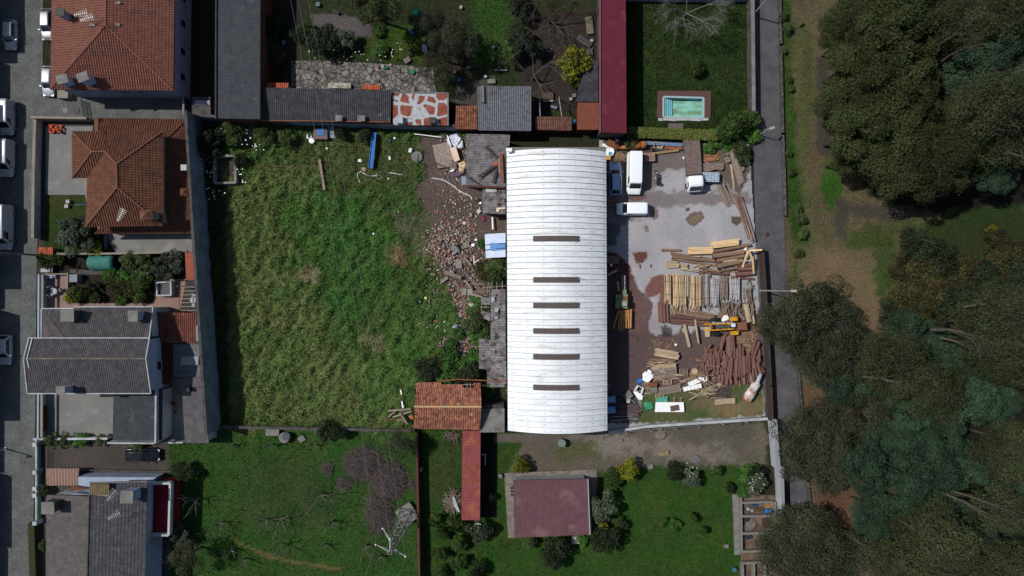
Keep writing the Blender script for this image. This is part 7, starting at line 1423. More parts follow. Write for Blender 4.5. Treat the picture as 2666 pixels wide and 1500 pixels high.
# ---- field objects
z = lambda x, y_, h=0: Z('B4', x, y_, h)
t = thing('concrete_basin', 'open rectangular concrete basin in the shaded corner of the field', 'basin', z(390, 640)); q = [z(255, 482, .9), z(505, 478, .9), z(512, 795, .9), z(262, 800, .9)]
for i in range(4): a, b = q[i], q[(i+1) % 4]; obj('wall', MB().beam(Vector((a.x, a.y, .45)), Vector((b.x, b.y, .45 + .004 * i)), .3, .95), M_conc, t)
obj('floor', MB().prism([Vector((p.x, p.y, 0)) for p in q], -.1, .05), mat('muddy basin floor', (70, 62, 48), (46, 42, 34), sc=1), t)
t = thing('dog_house', 'low wooden hutch with blue lid and leaning grey board at the top wall', 'hutch', z(1510, 220)); obj('box', MB().prism(ZL('B4', [(1440, 150), (1590, 150), (1595, 282), (1420, 278)], .9), 0, .85), mat('grey pink boards', (108, 92, 90)), t)
obj('blue_lid', MB().prism(ZL('B4', [(1478, 153), (1560, 155), (1558, 236), (1470, 236)], .95), .86, .95), M_blue, t); obj('grey_board', MB().prism(ZL('B4', [(1590, 138), (1660, 140), (1685, 272), (1612, 262)], .5), .3, .42), mat('pale grey board', (130, 140, 152)), label='pale grey board leaning right of the hutch', cat='board')
t = thing('blue_bench', 'long bright blue trough standing on the grass near the top wall', 'trough', z(2130, 400)); a, b = z(2150, 205, .75), z(2108, 628, .75); d = (b - a).normalized(); e = Vector((-d.y, d.x, 0)) * .3
obj('plank', MB().beam(a, b, .62, .1), M_blue, t)
for s in (-1, 1): obj('side_rail', MB().beam(a + e * s + Vector((0, 0, .1)), b + e * s + Vector((0, 0, .1)), .07, .16), M_blue, t)
for f_ in (.1, .5, .9): p = a.lerp(b, f_); obj('leg', MB().box((p.x, p.y, .35), (.5, .08, .7)), M_blue, t)
t = thing('park_bench', 'long weathered pinkish bench plank lying in the tall grass', 'bench', z(1530, 700)); obj('seat', MB().beam(z(1500, 520, .45), z(1560, 880, .45), .38, .09), mat('weathered pink plank', (150, 128, 116), (116, 96, 86), sc=4), t)
for p in ((1500, 560), (1530, 710), (1555, 850)): obj('leg', MB().box(z(p[0], p[1], .2), (.4, .1, .42)), M_dconc, t)
obj('round_cover', MB().lathe(Z('B5', 302, 718, 0), [(.8, 0), (.78, .3), (.3, .36)], 24), M_conc, label='round concrete well cover lying on the grass', cat='well cover')
obj('timber', MB().beam(Z('B5', 318, 660, .4), Z('B5', 312, 800, .4), .08, .06), M_dark, label='dark stick lying across the round well cover', cat='stick')
obj('oval_plate', MB().lathe(z(1412, 300, .4), [(.38, 0), (.42, .05), (.3, .1)], 20), M_wplast, label='white oval basin in front of the hutch', cat='basin'); obj('white_chair', MB().box(z(1385, 262, .35), (.7, .35, .4), .1).box(z(1365, 245, .7), (.1, .4, .6)), M_wplast, label='white plastic chair left of the hutch', cat='chair')
for i, (x, y_, w, d, c_) in enumerate(((1978, 535, .5, .4, 'w'), (2325, 492, .3, .25, 'w'), (2332, 515, .3, .25, 'w'), (1590, 392, .25, .25, 'w'), (2388, 272, .4, .3, 'w'), (2325, 300, .4, .35, 'b'), (2265, 418, .35, .3, 'r'), (1185, 725, .35, .3, 'g'), (1918, 780, .35, .3, 'k'), (2315, 750, .35, .3, 'lb'), (2030, 640, .8, .4, 's'), (2490, 500, .35, .25, 'r'), (2435, 1140, .2, .2, 'w'), (2140, 1400, .3, .2, 'w'), (1200, 175, .3, .3, 'lb'))):
    mm = {'w': M_wplast, 'b': M_blue, 'r': mat('orange red plastic', (150, 64, 40)), 'g': mat('teal plastic', (40, 140, 110)), 'k': M_black, 'lb': M_bwhite, 's': mat('pinkish stone', (150, 132, 116))}[c_]
    obj('litter_piece', MB().lump(z(x, y_, .15), w * .55, i, 6, .7) if c_ not in 'w' or i > 3 else MB().box(z(x, y_, .12), (w, d, .15), .1 * i), mm, label=['white square tray left of the blue trough', 'white cup right of the blue trough, upper', 'white cup right of the blue trough, lower', 'small white lid near the hutch', 'white scrap at the top wall right of the trough', 'blue plastic scrap right of the trough top', 'orange red ball right of the trough', 'teal scrap alone in the tall grass', 'small black thing left of the white hose', 'pale blue scrap below the white hose loop', 'flat pinkish stone at the start of the hose', 'orange scrap near the well cover', 'small white scrap at the field middle right', 'small white scrap low in the field', 'pale scrap against the top wall'][i], cat='litter')
t = obj('garden_hose', MB().tube([z(x, y_, .12) for x, y_ in ((1982, 795), (1955, 740), (1950, 690), (1985, 664), (2030, 690), (2080, 715), (2150, 715), (2210, 710), (2235, 735), (2215, 762), (2180, 740), (2165, 705), (2200, 675), (2280, 672), (2400, 690), (2480, 705))], .045, 6), M_wplast, label='white garden hose looping over the grass below the blue trough', cat='hose')
obj('garden_hose', MB().tube([Z('B5', x, y_, .12) for x, y_ in ((560, 1080), (700, 1100), (800, 1135), (900, 1195), (1000, 1280), (1100, 1340), (1190, 1375), (1235, 1410), (1245, 1449))], .05, 6), M_wplast, label='long pale hose curving down the dirt beside the sheds', cat='hose')
t = thing('grille', 'white slatted grille lying in weeds at the top wall', 'grille', z(1030, 210)); mb = MB()
for i in range(6): obj('slat', MB().beam(z(1010 + i * 1, 180 + i * 14, .9), z(1060, 200 + i * 14, .9), .05, .05), M_wplast, t)
# stone heap at the top wall, rubble
def rubble(name, label, pts, cols, seed, smax=.16, smin=.04):
    rg = random.Random(seed); mb = MB(); ms = [mat('chunk %s' % str(c), c, tuple(int(x * .75) for x in c), sc=6) for c in cols]
    for (px, py, rx, ry, n, hh) in pts:
        for i in range(n):
            a = rg.uniform(0, 6.28); q = rg.random() ** .6; s = smin + (smax - smin) * rg.random() ** 2.5; x = px + rx * q * math.cos(a); y_ = py + ry * q * math.sin(a); mb.cur = rg.randrange(len(ms)); p = G(x, y_)
            mb.lump((p.x, p.y, hh * (1 - q) * rg.random() + s * .4), s, rg.randrange(10 ** 6), 5, .8)
    o = obj(name, mb, ms); meta(o, label, 'rubble', kind='stuff')
BRK = [(190, 122, 88), (140, 100, 84), (170, 154, 142), (146, 140, 134), (196, 188, 178), (84, 72, 68), (158, 150, 140)]
rubble('brick_rubble', 'brick and plaster rubble strewn across the dirt left of the sheds', [(1165, 645, 60, 55, 1200, .7), (1150, 690, 55, 35, 450, .5), (1190, 600, 60, 40, 420, .2), (1200, 560, 70, 70, 450, .05), (1130, 640, 40, 50, 300, .2), (1200, 765, 45, 35, 650, .4), (1225, 790, 34, 30, 450, .4), (1212, 850, 26, 45, 480, .35), (1215, 905, 34, 30, 420, .35), (1150, 760, 45, 40, 220, .1), (1130, 850, 50, 60, 160, .05), (1235, 690, 35, 60, 420, .5), (1180, 915, 25, 12, 200, .25), (1155, 905, 18, 28, 160, .15), (1180, 470, 60, 60, 350, .05), (1185, 400, 45, 50, 300, .15)], BRK, 5, .18, .03)
rubble('pebbles', 'small pale pebbles sprinkled over the field dirt', [(1150, 520, 110, 150, 700, 0), (1000, 560, 60, 60, 120, 0), (1200, 420, 60, 90, 300, 0), (1020, 400, 110, 60, 160, 0), (1460, 130, 60, 60, 160, 0), (1530, 150, 30, 60, 200, 0)], [(180, 172, 164), (150, 130, 118), (210, 206, 200)], 6, .07, .02)
rubble('stone_heap_rubble', 'grey stones heaped at the top wall of the field', [(660, 345, 22, 20, 200, .3)], [(138, 140, 146), (104, 104, 108), (164, 158, 148)], 7, .2)
SL = [('B6', 935, 825, 1.6, 1.0, -.9, (132, 130, 130), 'large grey concrete slab tilted on the rubble'), ('B6', 1015, 1100, .9, 1.3, .1, (136, 132, 130), 'second grey slab below the large tilted one'), ('B6', 1145, 775, .9, .8, .2, (136, 134, 120), 'olive grey flat stone right of the large tilted slab'), ('B5', 750, 640, 2.6, 2.6, .2, (150, 136, 126), 'cracked pinkish concrete floor patch near the sheds'), ('B5', 780, 820, 2.2, 1.3, .1, (142, 130, 120), 'lower cracked concrete floor patch near the sheds'), ('B5', 925, 870, .9, 1.0, 0, (120, 114, 104), 'small darker slab right of the cracked floor'), ('B6', 1360, 200, .6, .5, .8, (190, 190, 188), 'white diamond shaped tile on the dirt'), ('C1', 1105, 200, .7, .9, 0, (150, 140, 132), 'left of two boards under the roof frame'), ('C1', 1210, 200, .8, .9, .1, (150, 144, 140), 'right of two boards under the roof frame'), ('C1', 1250, 415, .9, .7, .5, (196, 196, 194), 'white ribbed sheet beside shrubs'), ('C1', 1090, 1275, .5, .45, .5, (230, 236, 232), 'white square sheet above the barn'), ('B6', 1225, 260, .3, .5, .3, (170, 164, 156), 'small pale stone on the dirt'), ('B5', 185, 605, .45, .6, -.2, (226, 228, 230), 'white box left of the well cover'), ('C1', 1040, 590, .5, .8, .5, (150, 136, 126), 'brownish stone slab in the weeds'), ('C1', 950, 800, .9, .6, .9, (160, 172, 196), 'pale blue sheet in the weeds'), ('B5', 905, 950, .6, .3, .4, (226, 230, 236), 'white plastic scrap below the cracked floor')]
for i, (T, x, y_, w, d, a, c_, lab) in enumerate(SL): obj('slab', MB().box(Z(T, x, y_, .28), (w, d, .16), a, .06 * ((i % 3) - 1)), mat('slab %s' % str(c_), c_, tuple(int(v * .82) for v in c_), sc=3), label=lab, cat='slab')
obj('door_panel', MB().prism(ZL('B5', [(865, 560), (965, 535), (1035, 765), (935, 800)], 1.0), .75, .9), mat('peach board', (222, 196, 172), (206, 180, 158), sc=1), label='peach coloured door panel lying beside the large weathered shed', cat='door')
t = thing('junk_sheets', 'white crumpled sheets heaped beside the large weathered shed', 'sheet', Z('B5', 970, 440)); obj('sheet', MB().lump(Z('B5', 950, 430, .4), 1.1, 3, 11, .5).lump(Z('B5', 1030, 500, .3), .7, 5, 9, .5), mat('white crumpled plastic', (226, 230, 240), (160, 164, 176), sc=3), t)
obj('foam_heap', MB().lump(Z('B5', 1080, 850, .4), .65, 3, 9, .6).lump(Z('B5', 1060, 930, .3), .5, 4, 8, .5), mat('yellowed foam', (214, 196, 160), (150, 116, 80), sc=3), label='yellowed foam heap against the large weathered shed', cat='foam')
obj('purple_cloth', MB().prism(ZL('B5', [(880, 990), (1080, 950), (1110, 985), (1010, 1050), (900, 1055)], .3), .1, .3), mat('purple cloth', (92, 74, 90)), label='dusty purple cloth lying below the foam heap', cat='cloth')
obj('glass_sheet', MB().prism(ZL('B5', [(1062, 1050), (1140, 1055), (1138, 1190), (1065, 1195)], 1.6), 1.45, 1.6), mat('blue grey sheet', (124, 146, 166)), label='blue grey sheet at the lower left corner of large weathered shed', cat='sheet')
for i, (T, x1, y1, x2, y2, w, zz, lab) in enumerate([('B5', 1480, 545, 1690, 750, .32, ROOFZ + .1, 'dark plank on the large weathered shed roof, upper diagonal'), ('B5', 1640, 870, 1360, 1055, .3, ROOFZ + .1, 'dark plank on the large weathered shed roof, lower diagonal'), ('B5', 1690, 880, 1600, 1165, .28, ROOFZ + .12, 'dark plank on shed roof pointing down left'), ('B5', 1705, 740, 1720, 1000, .3, ROOFZ + .25, 'grey plank on shed roof, nearly upright left one'), ('B5', 1745, 650, 1770, 1150, .35, ROOFZ + .2, 'rusty plank on shed roof beside the warehouse'), ('B6', 1105, 980, 1230, 1130, .35, .5, 'thick grey beam in the rubble below the slabs'), ('B6', 770, 1240, 1060, 1340, .45, .5, 'long pale plank at the lower edge of the rubble'), ('B6', 715, 1410, 830, 1340, .35, .3, 'short pale plank left of the long rubble plank'), ('B6', 870, 1200, 930, 1255, .3, .3, 'small plank above the long rubble plank'), ('B6', 1240, 1290, 1390, 1345, .4, .5, 'grey plank under the dry brown shrub'), ('B6', 1105, 1230, 1290, 1449, .12, .9, 'thin brown pole crossing the rubble edge'), ('B6', 1275, 960, 1278, 1110, .1, 1.0, 'thin white post standing in the rubble'), ('B6', 1285, 1080, 1410, 1000, .1, 1.0, 'thin white pole leaning on the white post'), ('B6', 940, 760, 1040, 860, .25, .9, 'dark wooden lath beside the large tilted slab'), ('B6', 1590, 300, 1600, 510, .2, .5, 'white curved panel strip beside the small lean-to'), ('C1', 1110, 0, 1220, 130, .2, .8, 'thick grey rafter fallen from the frame'), ('C1', 1250, 240, 1420, 290, .3, 1.6, 'wide board bridging to the broken roof piece'), ('C1', 990, 1330, 1100, 1240, .15, .5, 'dark thin board above the barn left'), ('B5', 820, 350, 880, 550, .15, .9, 'white pipe left of the crumpled sheets'), ('B5', 570, 790, 830, 910, .14, .4, 'black branch below the cracked floor'), ('B5', 250, 320, 720, 380, .1, .6, 'long white rail along the top wall'), ('C2', 190, 920, 590, 890, .22, .5, 'weathered grey board left of the barn, top one'), ('C2', 280, 1030, 600, 930, .22, .6, 'weathered grey board left of the barn, slanting'), ('C2', 400, 955, 530, 1150, .3, .9, 'tan beam leaning on the barn corner'), ('C2', 195, 1035, 320, 930, .18, .4, 'short grey board left of the barn'), ('C2', 360, 1072, 540, 1078, .18, .4, 'pinkish board beside the broken tiles, upper'), ('C2', 360, 1100, 520, 1106, .14, .3, 'pinkish board beside the broken tiles, lower'), ('C2', 0, 1060, 480, 1085, .09, .3, 'long rusty rod left of the barn'), ('C2', 435, 750, 455, 870, .2, .3, 'short white board in tall grass by the barn'), ('C2', 415, 560, 430, 640, .18, .3, 'small white board in tall grass by the barn')]):
    hh = .12 if w > .2 else w * .6; obj('plank', MB().beam(Z(T, x1, y1, zz), Z(T, x2, y2, zz + .1), w, hh), (M_dtrunk if 'dark' in lab or 'black' in lab else (M_wplast if 'white' in lab else (M_rust if 'rust' in lab else M_wood))), label=lab, cat='plank')
rubble('broken_tiles', 'heap of broken orange tiles beside the barn wall', [(1072, 1085, 8, 12, 120, .5), (1080, 1110, 6, 4, 30, .2)], [(222, 138, 92), (196, 112, 70)], 8, .16)
obj('roof_brick', MB().box(Z('B5', 1650, 835, ROOFZ + .2), (.45, .45, .2)), mat('orange brick', (180, 84, 52)), label='orange brick on the large weathered shed roof', cat='brick')
obj('roof_sheet', MB().prism(ZL('B5', [(1150, 1060), (1200, 1050), (1420, 1195), (1400, 1225)], 3.9), 3.75, 3.86), M_dcor, label='loose corrugated strip at the lower edge of the large shed roof', cat='sheet'); obj('pale_panel', MB().prism(ZL('B5', [(1480, 1262), (1665, 1268), (1665, 1320), (1480, 1325)], 3.4), 3.2, 3.35), M_wwall, label='pale panel lying on the small dark lean-to roof', cat='panel')
obj('pale_panel', MB().prism(ZL('B6', [(1665, 140), (1815, 130), (1815, 155), (1720, 165), (1700, 210), (1655, 205)], 3.4), 3.25, 3.4), mat('cream board', (216, 200, 180)), label='cream board at the corner of small lean-to and warehouse', cat='board')
for i, (x, y_, a) in enumerate(((1250, 60, .2), (1665, 505, -.3), (1660, 640, 0))): obj('roof_scrap', MB().box(Z('C1', x if i else 1600, y_ if i else 320, 3.4), (.5, .6 if i < 2 else .3, .1), a), M_wwall, label=['white scrap at the top of the decayed roof', 'white ribbed scrap on the decayed roof', 'white plate on the decayed roof below the scrap'][i], cat='scrap')
obj('rust_bowl', MB().lathe(Z('B6', 285, 210, 0), [(.25, 0), (.35, .25), (.3, .28), (.2, .1)], 14), M_rust, label='rusty brazier on a burnt patch in the field', cat='brazier')
for i, (T, x, y_, r, c_, lab) in enumerate([('B6', 1435, 330, .35, (130, 50, 70), 'crimson bag beside the small lean-to'), ('B6', 1115, 400, .3, (210, 180, 160), 'pinkish bag above the rubble'), ('B6', 960, 75, .14, (180, 190, 130), 'pale green ball on the dirt'), ('B6', 1265, 780, .3, (235, 238, 236), 'white bag in the rubble, lower'), ('B6', 1312, 690, .22, (235, 238, 236), 'white bag in the rubble, upper'), ('C1', 450, 305, .22, (214, 204, 150), 'cream scrap in the middle of the grass'), ('C1', 350, 368, .14, (130, 160, 210), 'tiny blue scrap in the grass'), ('B6', 1350, 15, .3, (40, 40, 46), 'black tub beside the small lean-to'), ('B6', 1390, 60, .22, (232, 236, 240), 'white scrap below the black tub'), ('B5', 710, 435, .14, (60, 150, 190), 'turquoise pot near the crumpled sheets'), ('B5', 760, 590, .18, (200, 190, 180), 'pale stone on the cracked floor')]): obj('litter_piece', MB().lump(Z(T, x, y_, .2), r, i + 60, 8, .8), mat('litter %s' % str(c_), c_), label=lab, cat='litter')
# ---- upper garden bits
for i, (T, x, y_, w, d, a, c_, lab, nm) in enumerate([('B2', 295, 570, .7, 1.1, .1, (158, 164, 170), 'white board lying in the overgrown garden', 'board'), ('B2', 2240, 300, 1.0, 2.5, .12, (112, 104, 84), 'long pale table top beside the crimson roof', 'table'), ('B2', 2180, 490, 2.3, .9, -.6, (78, 76, 74), 'grey slatted pallet leaning near the pale table top', 'pallet'), ('B2', 2245, 615, .8, 1.0, .1, (84, 80, 76), 'small grey pallet above the lean-to', 'pallet'), ('B2', 1195, 830, 1.8, .18, 0, (130, 130, 126), 'short white pipe lying on grass', 'pipe'), ('B2', 820, 800, .6, .35, .2, (90, 104, 128), 'blue grey drum lying in the brambles', 'drum'), ('B2', 1745, 1130, 1.7, 1.0, 0, (84, 70, 60), 'brown pallet above the brown tiled shed', 'pallet'), ('B2', 1755, 1190, 1.5, .25, 0, (140, 138, 132), 'white board in front of the brown pallet', 'board'), ('B2', 2020, 1170, .4, .4, .3, (158, 164, 166), 'white box left of the corrugated lean-to', 'box'), ('B2', 2060, 1130, .5, .5, 0, (110, 114, 114), 'grey tub left of the corrugated lean-to', 'tub'), ('B2', 90, 710, .9, .7, .6, (124, 112, 104), 'pinkish slab heap corner above the crazy paving', 'slab'), ('B2', 125, 620, .6, .9, 0, (66, 52, 46), 'brown crate left in the overgrown garden', 'crate'), ('B2', 1085, 960, 1.1, .6, .1, (132, 130, 116), 'white boards above the square corrugated shed', 'boards'), ('B2', 1015, 905, .4, .35, 0, (160, 166, 176), 'white bag above the square corrugated shed', 'bag'), ('B2', 1105, 705, .25, .5, .2, (150, 110, 50), 'orange box on the grass strip', 'box'), ('B2', 1820, 1265, .9, .35, -.3, (120, 136, 150), 'pale blue sheet in the dark pen', 'sheet'), ('B1', 1395, 55, .5, .55, 0, (110, 122, 130), 'pale crate at the top garden edge', 'crate'), ('B1', 990, 505, .35, .6, 0, (120, 138, 156), 'pale blue box beside the workshop', 'box'), ('B1', 1605, 140, 1.0, .4, -.4, (60, 60, 64), 'dark board on the gravel, upper garden', 'board')]):
    obj(nm if nm != 'boards' else 'board', MB().box(Z(T, x, y_, .25), (w, d, .18 if w > .6 or d > .6 else .35), a), mat('bit %s' % str(c_), c_, tuple(int(v * .8) for v in c_), sc=4), label=lab, cat=nm if nm != 'boards' else 'board')
t = thing('tub', 'round green plastic tub at the top of the overgrown garden', 'tub', Z('B2', 203, 172)); obj('tub_body', MB().lathe(Z('B2', 203, 172, 0), [(.4, 0), (.48, .7), (.4, .75)], 18), mat('green plastic', (22, 118, 96)), t)
obj('lid', MB().lathe(Z('B2', 150, 848, .3), [(.38, 0), (.4, .05)], 5), mat('green plastic lid', (26, 118, 80)), label='green five sided lid on the crazy paving', cat='lid')
for i, (T, x, y_, r, c_, lab) in enumerate([('B2', 530, 352, .28, (20, 60, 150), 'dark blue plastic in the brambles'), ('B2', 125, 345, .3, (150, 155, 165), 'white rubbish beside blue crate, left garden'), ('B2', 155, 388, .28, (24, 80, 150), 'blue crate in the left garden rubbish'), ('B2', 705, 940, .3, (36, 96, 160), 'blue sheet piece above the patched shed'), ('B2', 725, 85, .3, (150, 150, 146), 'white stone at the top of the garden'), ('B2', 1110, 558, .3, (120, 130, 146), 'pale scrap on the grass strip'), ('B2', 2270, 480, .3, (140, 140, 136), 'white stone near the crimson roof'), ('B1', 2160, 790, .4, (130, 146, 150), 'white bucket group on the crazy paving'), ('B1', 2205, 800, .3, (20, 100, 80), 'green bucket on the crazy paving'), ('B1', 2250, 765, .22, (150, 150, 150), 'small white bucket on the crazy paving'), ('B1', 2105, 790, .22, (150, 60, 30), 'orange flower pot on the crazy paving'), ('B2', 650, 850, .25, (150, 150, 140), 'pale stone right of the crazy paving'), ('B2', 2065, 1430, .3, (24, 84, 130), 'blue barrel beside the rusty brown shed')]): obj('garden_item', MB().lump(Z(T, x, y_, .25), r, i + 90, 8, .9), mat('item %s' % str(c_), c_, fine=.1), label=lab, cat='item')
for i, (a, b) in enumerate((((1650, 1170), (1660, 1370)), ((1880, 1140), (1915, 1375)))): obj('pole', MB().tube([Z('B2', *a, 2.2), Z('B2', *b, 2.2)], .06, 6), M_gmetal, label=['left white pole over the dark pen', 'right white pole over the dark pen'][i], cat='pole')
# ---- left garden objects
z = lambda x, y_, h=0: Z('A3', x, y_, h)
t = thing('garden_tunnel', 'green plastic covered tunnel in the vegetable plot', 'greenhouse', z(1230, 380)); mb = MB(); vs = []; fs = []; nn = 12
x0, x1 = z(1078, 380).x, z(1380, 380).x; yc = z(0, 378).y; ry = m2('A3', 98)
for i in range(21):
    x = x0 + (x1 - x0) * i / 20; k = 1 - .25 * (max(0, 2 - i) / 2) ** 2 - .25 * (max(0, i - 18) / 2) ** 2
    for j in range(nn + 1): a = math.pi * j / nn; vs.append((x, yc + ry * k * math.cos(a), 1.5 * k * math.sin(a) + (.03 if i % 5 == 0 else 0)))
for i in range(20):
    for j in range(nn): fs.append((i*(nn+1)+j, i*(nn+1)+j+1, (i+1)*(nn+1)+j+1, (i+1)*(nn+1)+j))
mb.add(vs, fs); obj('cover', mb, mat('teal plastic film', (66, 124, 114), (50, 104, 96), sc=2, bump=.06, stretch=(4, .8, 1)), t, True)
obj('end_cloth', MB().prism(ZL('A3', [(1370, 440), (1440, 430), (1440, 480), (1250, 482)], .2), 0, .15), mat('dark green net', (24, 60, 48)), t)
sheet('pink_patio', P_('A3', (515, 520), (815, 520), (815, 860), (1820, 860), (1820, 575), (2200, 575), (2120, 960), (515, 960)), .03, M_pink)
sheet('garden_path', P_('A3', (820, 460), (1870, 500), (1860, 540), (820, 515)), .03, M_dconc)
t = thing('patio_wall', 'pale low wall framing the small pink patio', 'wall', z(810, 640)); obj('wall_body', MB().beam(z(545, 515, .4), z(815, 515, .4), .18, .8).beam(z(815, 500, .41), z(812, 755, .41), .2, .82), M_cream, t)
def round_table(label, T, x, y_, chairs, ch_label):
    c = Z(T, x, y_); t = thing('garden_table', label, 'table', c); obj('tabletop', MB().lathe((c.x, c.y, .7), [(.45, 0), (.47, .03), (.45, .06)], 20), M_wwall, t); obj('pedestal', MB().lathe(c, [(.2, 0), (.06, .1), (.06, .7)], 10), M_wwall, t)
    for i, a in enumerate(chairs):
        p = c + Vector((math.cos(a), math.sin(a), 0)) * .75; k = thing('garden_chair', ch_label % ['upper', 'lower', 'right'][i], 'chair', p); obj('seat', MB().box(p + Vector((0, 0, .45)), (.45, .45, .05), a), M_bwall, k); obj('backrest', MB().box(p + Vector((math.cos(a) * .22, math.sin(a) * .22, .7)), (.05, .45, .45), a), M_bwall, k)
        for sx in (-1, 1):
            for sy in (-1, 1): obj('leg', MB().box(p + Matrix.Rotation(a, 3, 'Z') @ Vector((sx * .18, sy * .18, .22)), (.05, .05, .44), a), M_bwall, k)
round_table('round pale table on the small pink patio', 'A3', 675, 718, (2.4, 3.9, .2), '%s pale chair at the pink patio table')
round_table('round pale table under the white pergola beams', 'A3', 2305, 820, (1.6, 4.6), '%s pale chair at the pergola table')
t = thing('pergola', 'white pergola of parallel beams beside the red tiled annex', 'pergola', z(2260, 820)); 
for i in range(7): yy = 665 + i * 46; obj('beam', MB().beam(z(2130, yy + 4, 2.4), z(2400, yy, 2.4), .1, .14), mat('pinkish beam', (138, 122, 114)), t)
obj('side_rail', MB().beam(z(2135, 655, 2.3), z(2105, 945, 2.3), .08, .1), M_rust, t)
for p in ((2135, 660), (2105, 945), (2400, 665), (2400, 940)): obj('post', MB().box(z(p[0], p[1], 1.12), (.12, .12, 2.24)), M_cream, t)
t = thing('water_tank_block', 'square open topped cistern on the pink paving', 'cistern', z(1930, 690)); q = ZL('A3', [(1845, 615), (2010, 605), (2015, 765), (1848, 768)], 1.1)
for i in range(4): obj('wall', MB().beam(Vector((q[i].x, q[i].y, .55)), Vector((q[(i+1) % 4].x, q[(i+1) % 4].y, .55 + .003 * i)), .2, 1.1), M_wwall, t)
obj('water', MB().prism(q, .5, .7), mat('grey water', (82, 84, 84), rough=.1), t)
t = thing('water_container', 'white caged water container beside the street wall', 'water tank', z(560, 455)); obj('tank', MB().box(z(555, 452, .55), (1.15, 1.0, 1.0)), mat('milky tank', (158, 158, 158)), t); mb = MB()
for i in range(5): mb.box(z(497 + i * 29, 452, 1.08), (.03, 1.05, .03))
obj('cage', mb, M_gmetal, t)
obj('cap', MB().lathe(z(555, 455, 1.06), [(.1, 0), (.1, .08)], 10), M_black, t)
obj('storage_box', MB().box(z(895, 565, .6), (1.1, 1.1, 1.2)), mat('pale grey box', (122, 126, 134)), label='pale grey storage box beside the small pink patio', cat='box'); obj('garden_bench', MB().box(z(608, 545, .3), (1.4, .5, .5)), M_bwall, label='pale bench against the small pink patio wall', cat='bench')
t = thing('brick_pile', 'stack of orange bricks on the tiled house courtyard', 'brick pile', Z('A2', 650, 160)); rg_ = random.Random(3)
for i in range(40): obj('brick', MB().box(Z('A2', 580 + rg_.random() * 140, 125 + rg_.random() * 75, .1 + (i // 14) * .2), (.4, .2, .18), rg_.choice((1.45, 1.6, .1))), mat('orange brick', (0, 0, 0)), t)
for i, (x, y_) in enumerate(((805, 1020), (790, 1075))): obj('planter_box', MB().box(Z('A2', x, y_, .2), (.5, .5, .4)), M_wwall, label=['white cube planter on the small lawn, upper', 'white cube planter on the small lawn, lower'][i], cat='planter')
obj('parasol_base', MB().beam(Z('A2', 890, 1056, .3), Z('A2', 1010, 1058, .3), .1, .08), mat('teal rod', (40, 110, 130)), label='teal rod lying on the small lawn', cat='rod')
t = thing('propane_tank', 'silver lagged flue lying beside the side terrace', 'flue', z(1245, 140)); obj('body', MB().tube([z(1245, 55, .3), z(1250, 220, .3)], .25, 10), mat('crumpled foil', (120, 122, 130), (60, 62, 70), sc=8, bump=.05), t)
# ---- right bottom: beds, slabs
z = lambda x, y_, h=0: Z('D3', x, y_, h)
sheet('bed_path', P_('D3', (1265, 715), (1335, 715), (1340, 1250), (1285, 1260)), .08, M_conc)
sheet('bed_floor', P_('D3', (1335, 720), (1650, 720), (1700, 1500), (1345, 1500)), .03, mat('dusty earth and concrete', (104, 90, 78), (78, 58, 50), sc=.8))
t = thing('planting_beds', 'row of open concrete walled bays beside the lane wall', 'walled bays', z(1480, 950))
for a, b in (((1330, 785), (1625, 775)), ((1340, 905), (1650, 900)), ((1340, 1060), (1655, 1050)), ((1340, 1220), (1600, 1215)), ((1335, 720), (1342, 1215)), ((1640, 775), (1662, 1060)), ((1350, 1325), (1355, 1500)), ((1450, 1320), (1455, 1500)), ((1550, 1320), (1560, 1500)), ((1350, 1325), (1450, 1320)), ((1455, 1320), (1550, 1318))): obj('bay_wall', MB().beam(z(a[0], a[1], .4), z(b[0], b[1], .4 + .0007 * (a[0] % 7)), .3, .8), mat('pale block wall', (120, 116, 112), (104, 100, 96)), t)
obj('blue_barrel', MB().lathe(z(1585, 865, .35), [(.28, -.45), (.33, -.4), (.33, .4), (.28, .45)], 16, 'X'), mat('blue barrel plastic', (30, 100, 170)), label='blue barrel lying in the upper walled bay', cat='barrel')
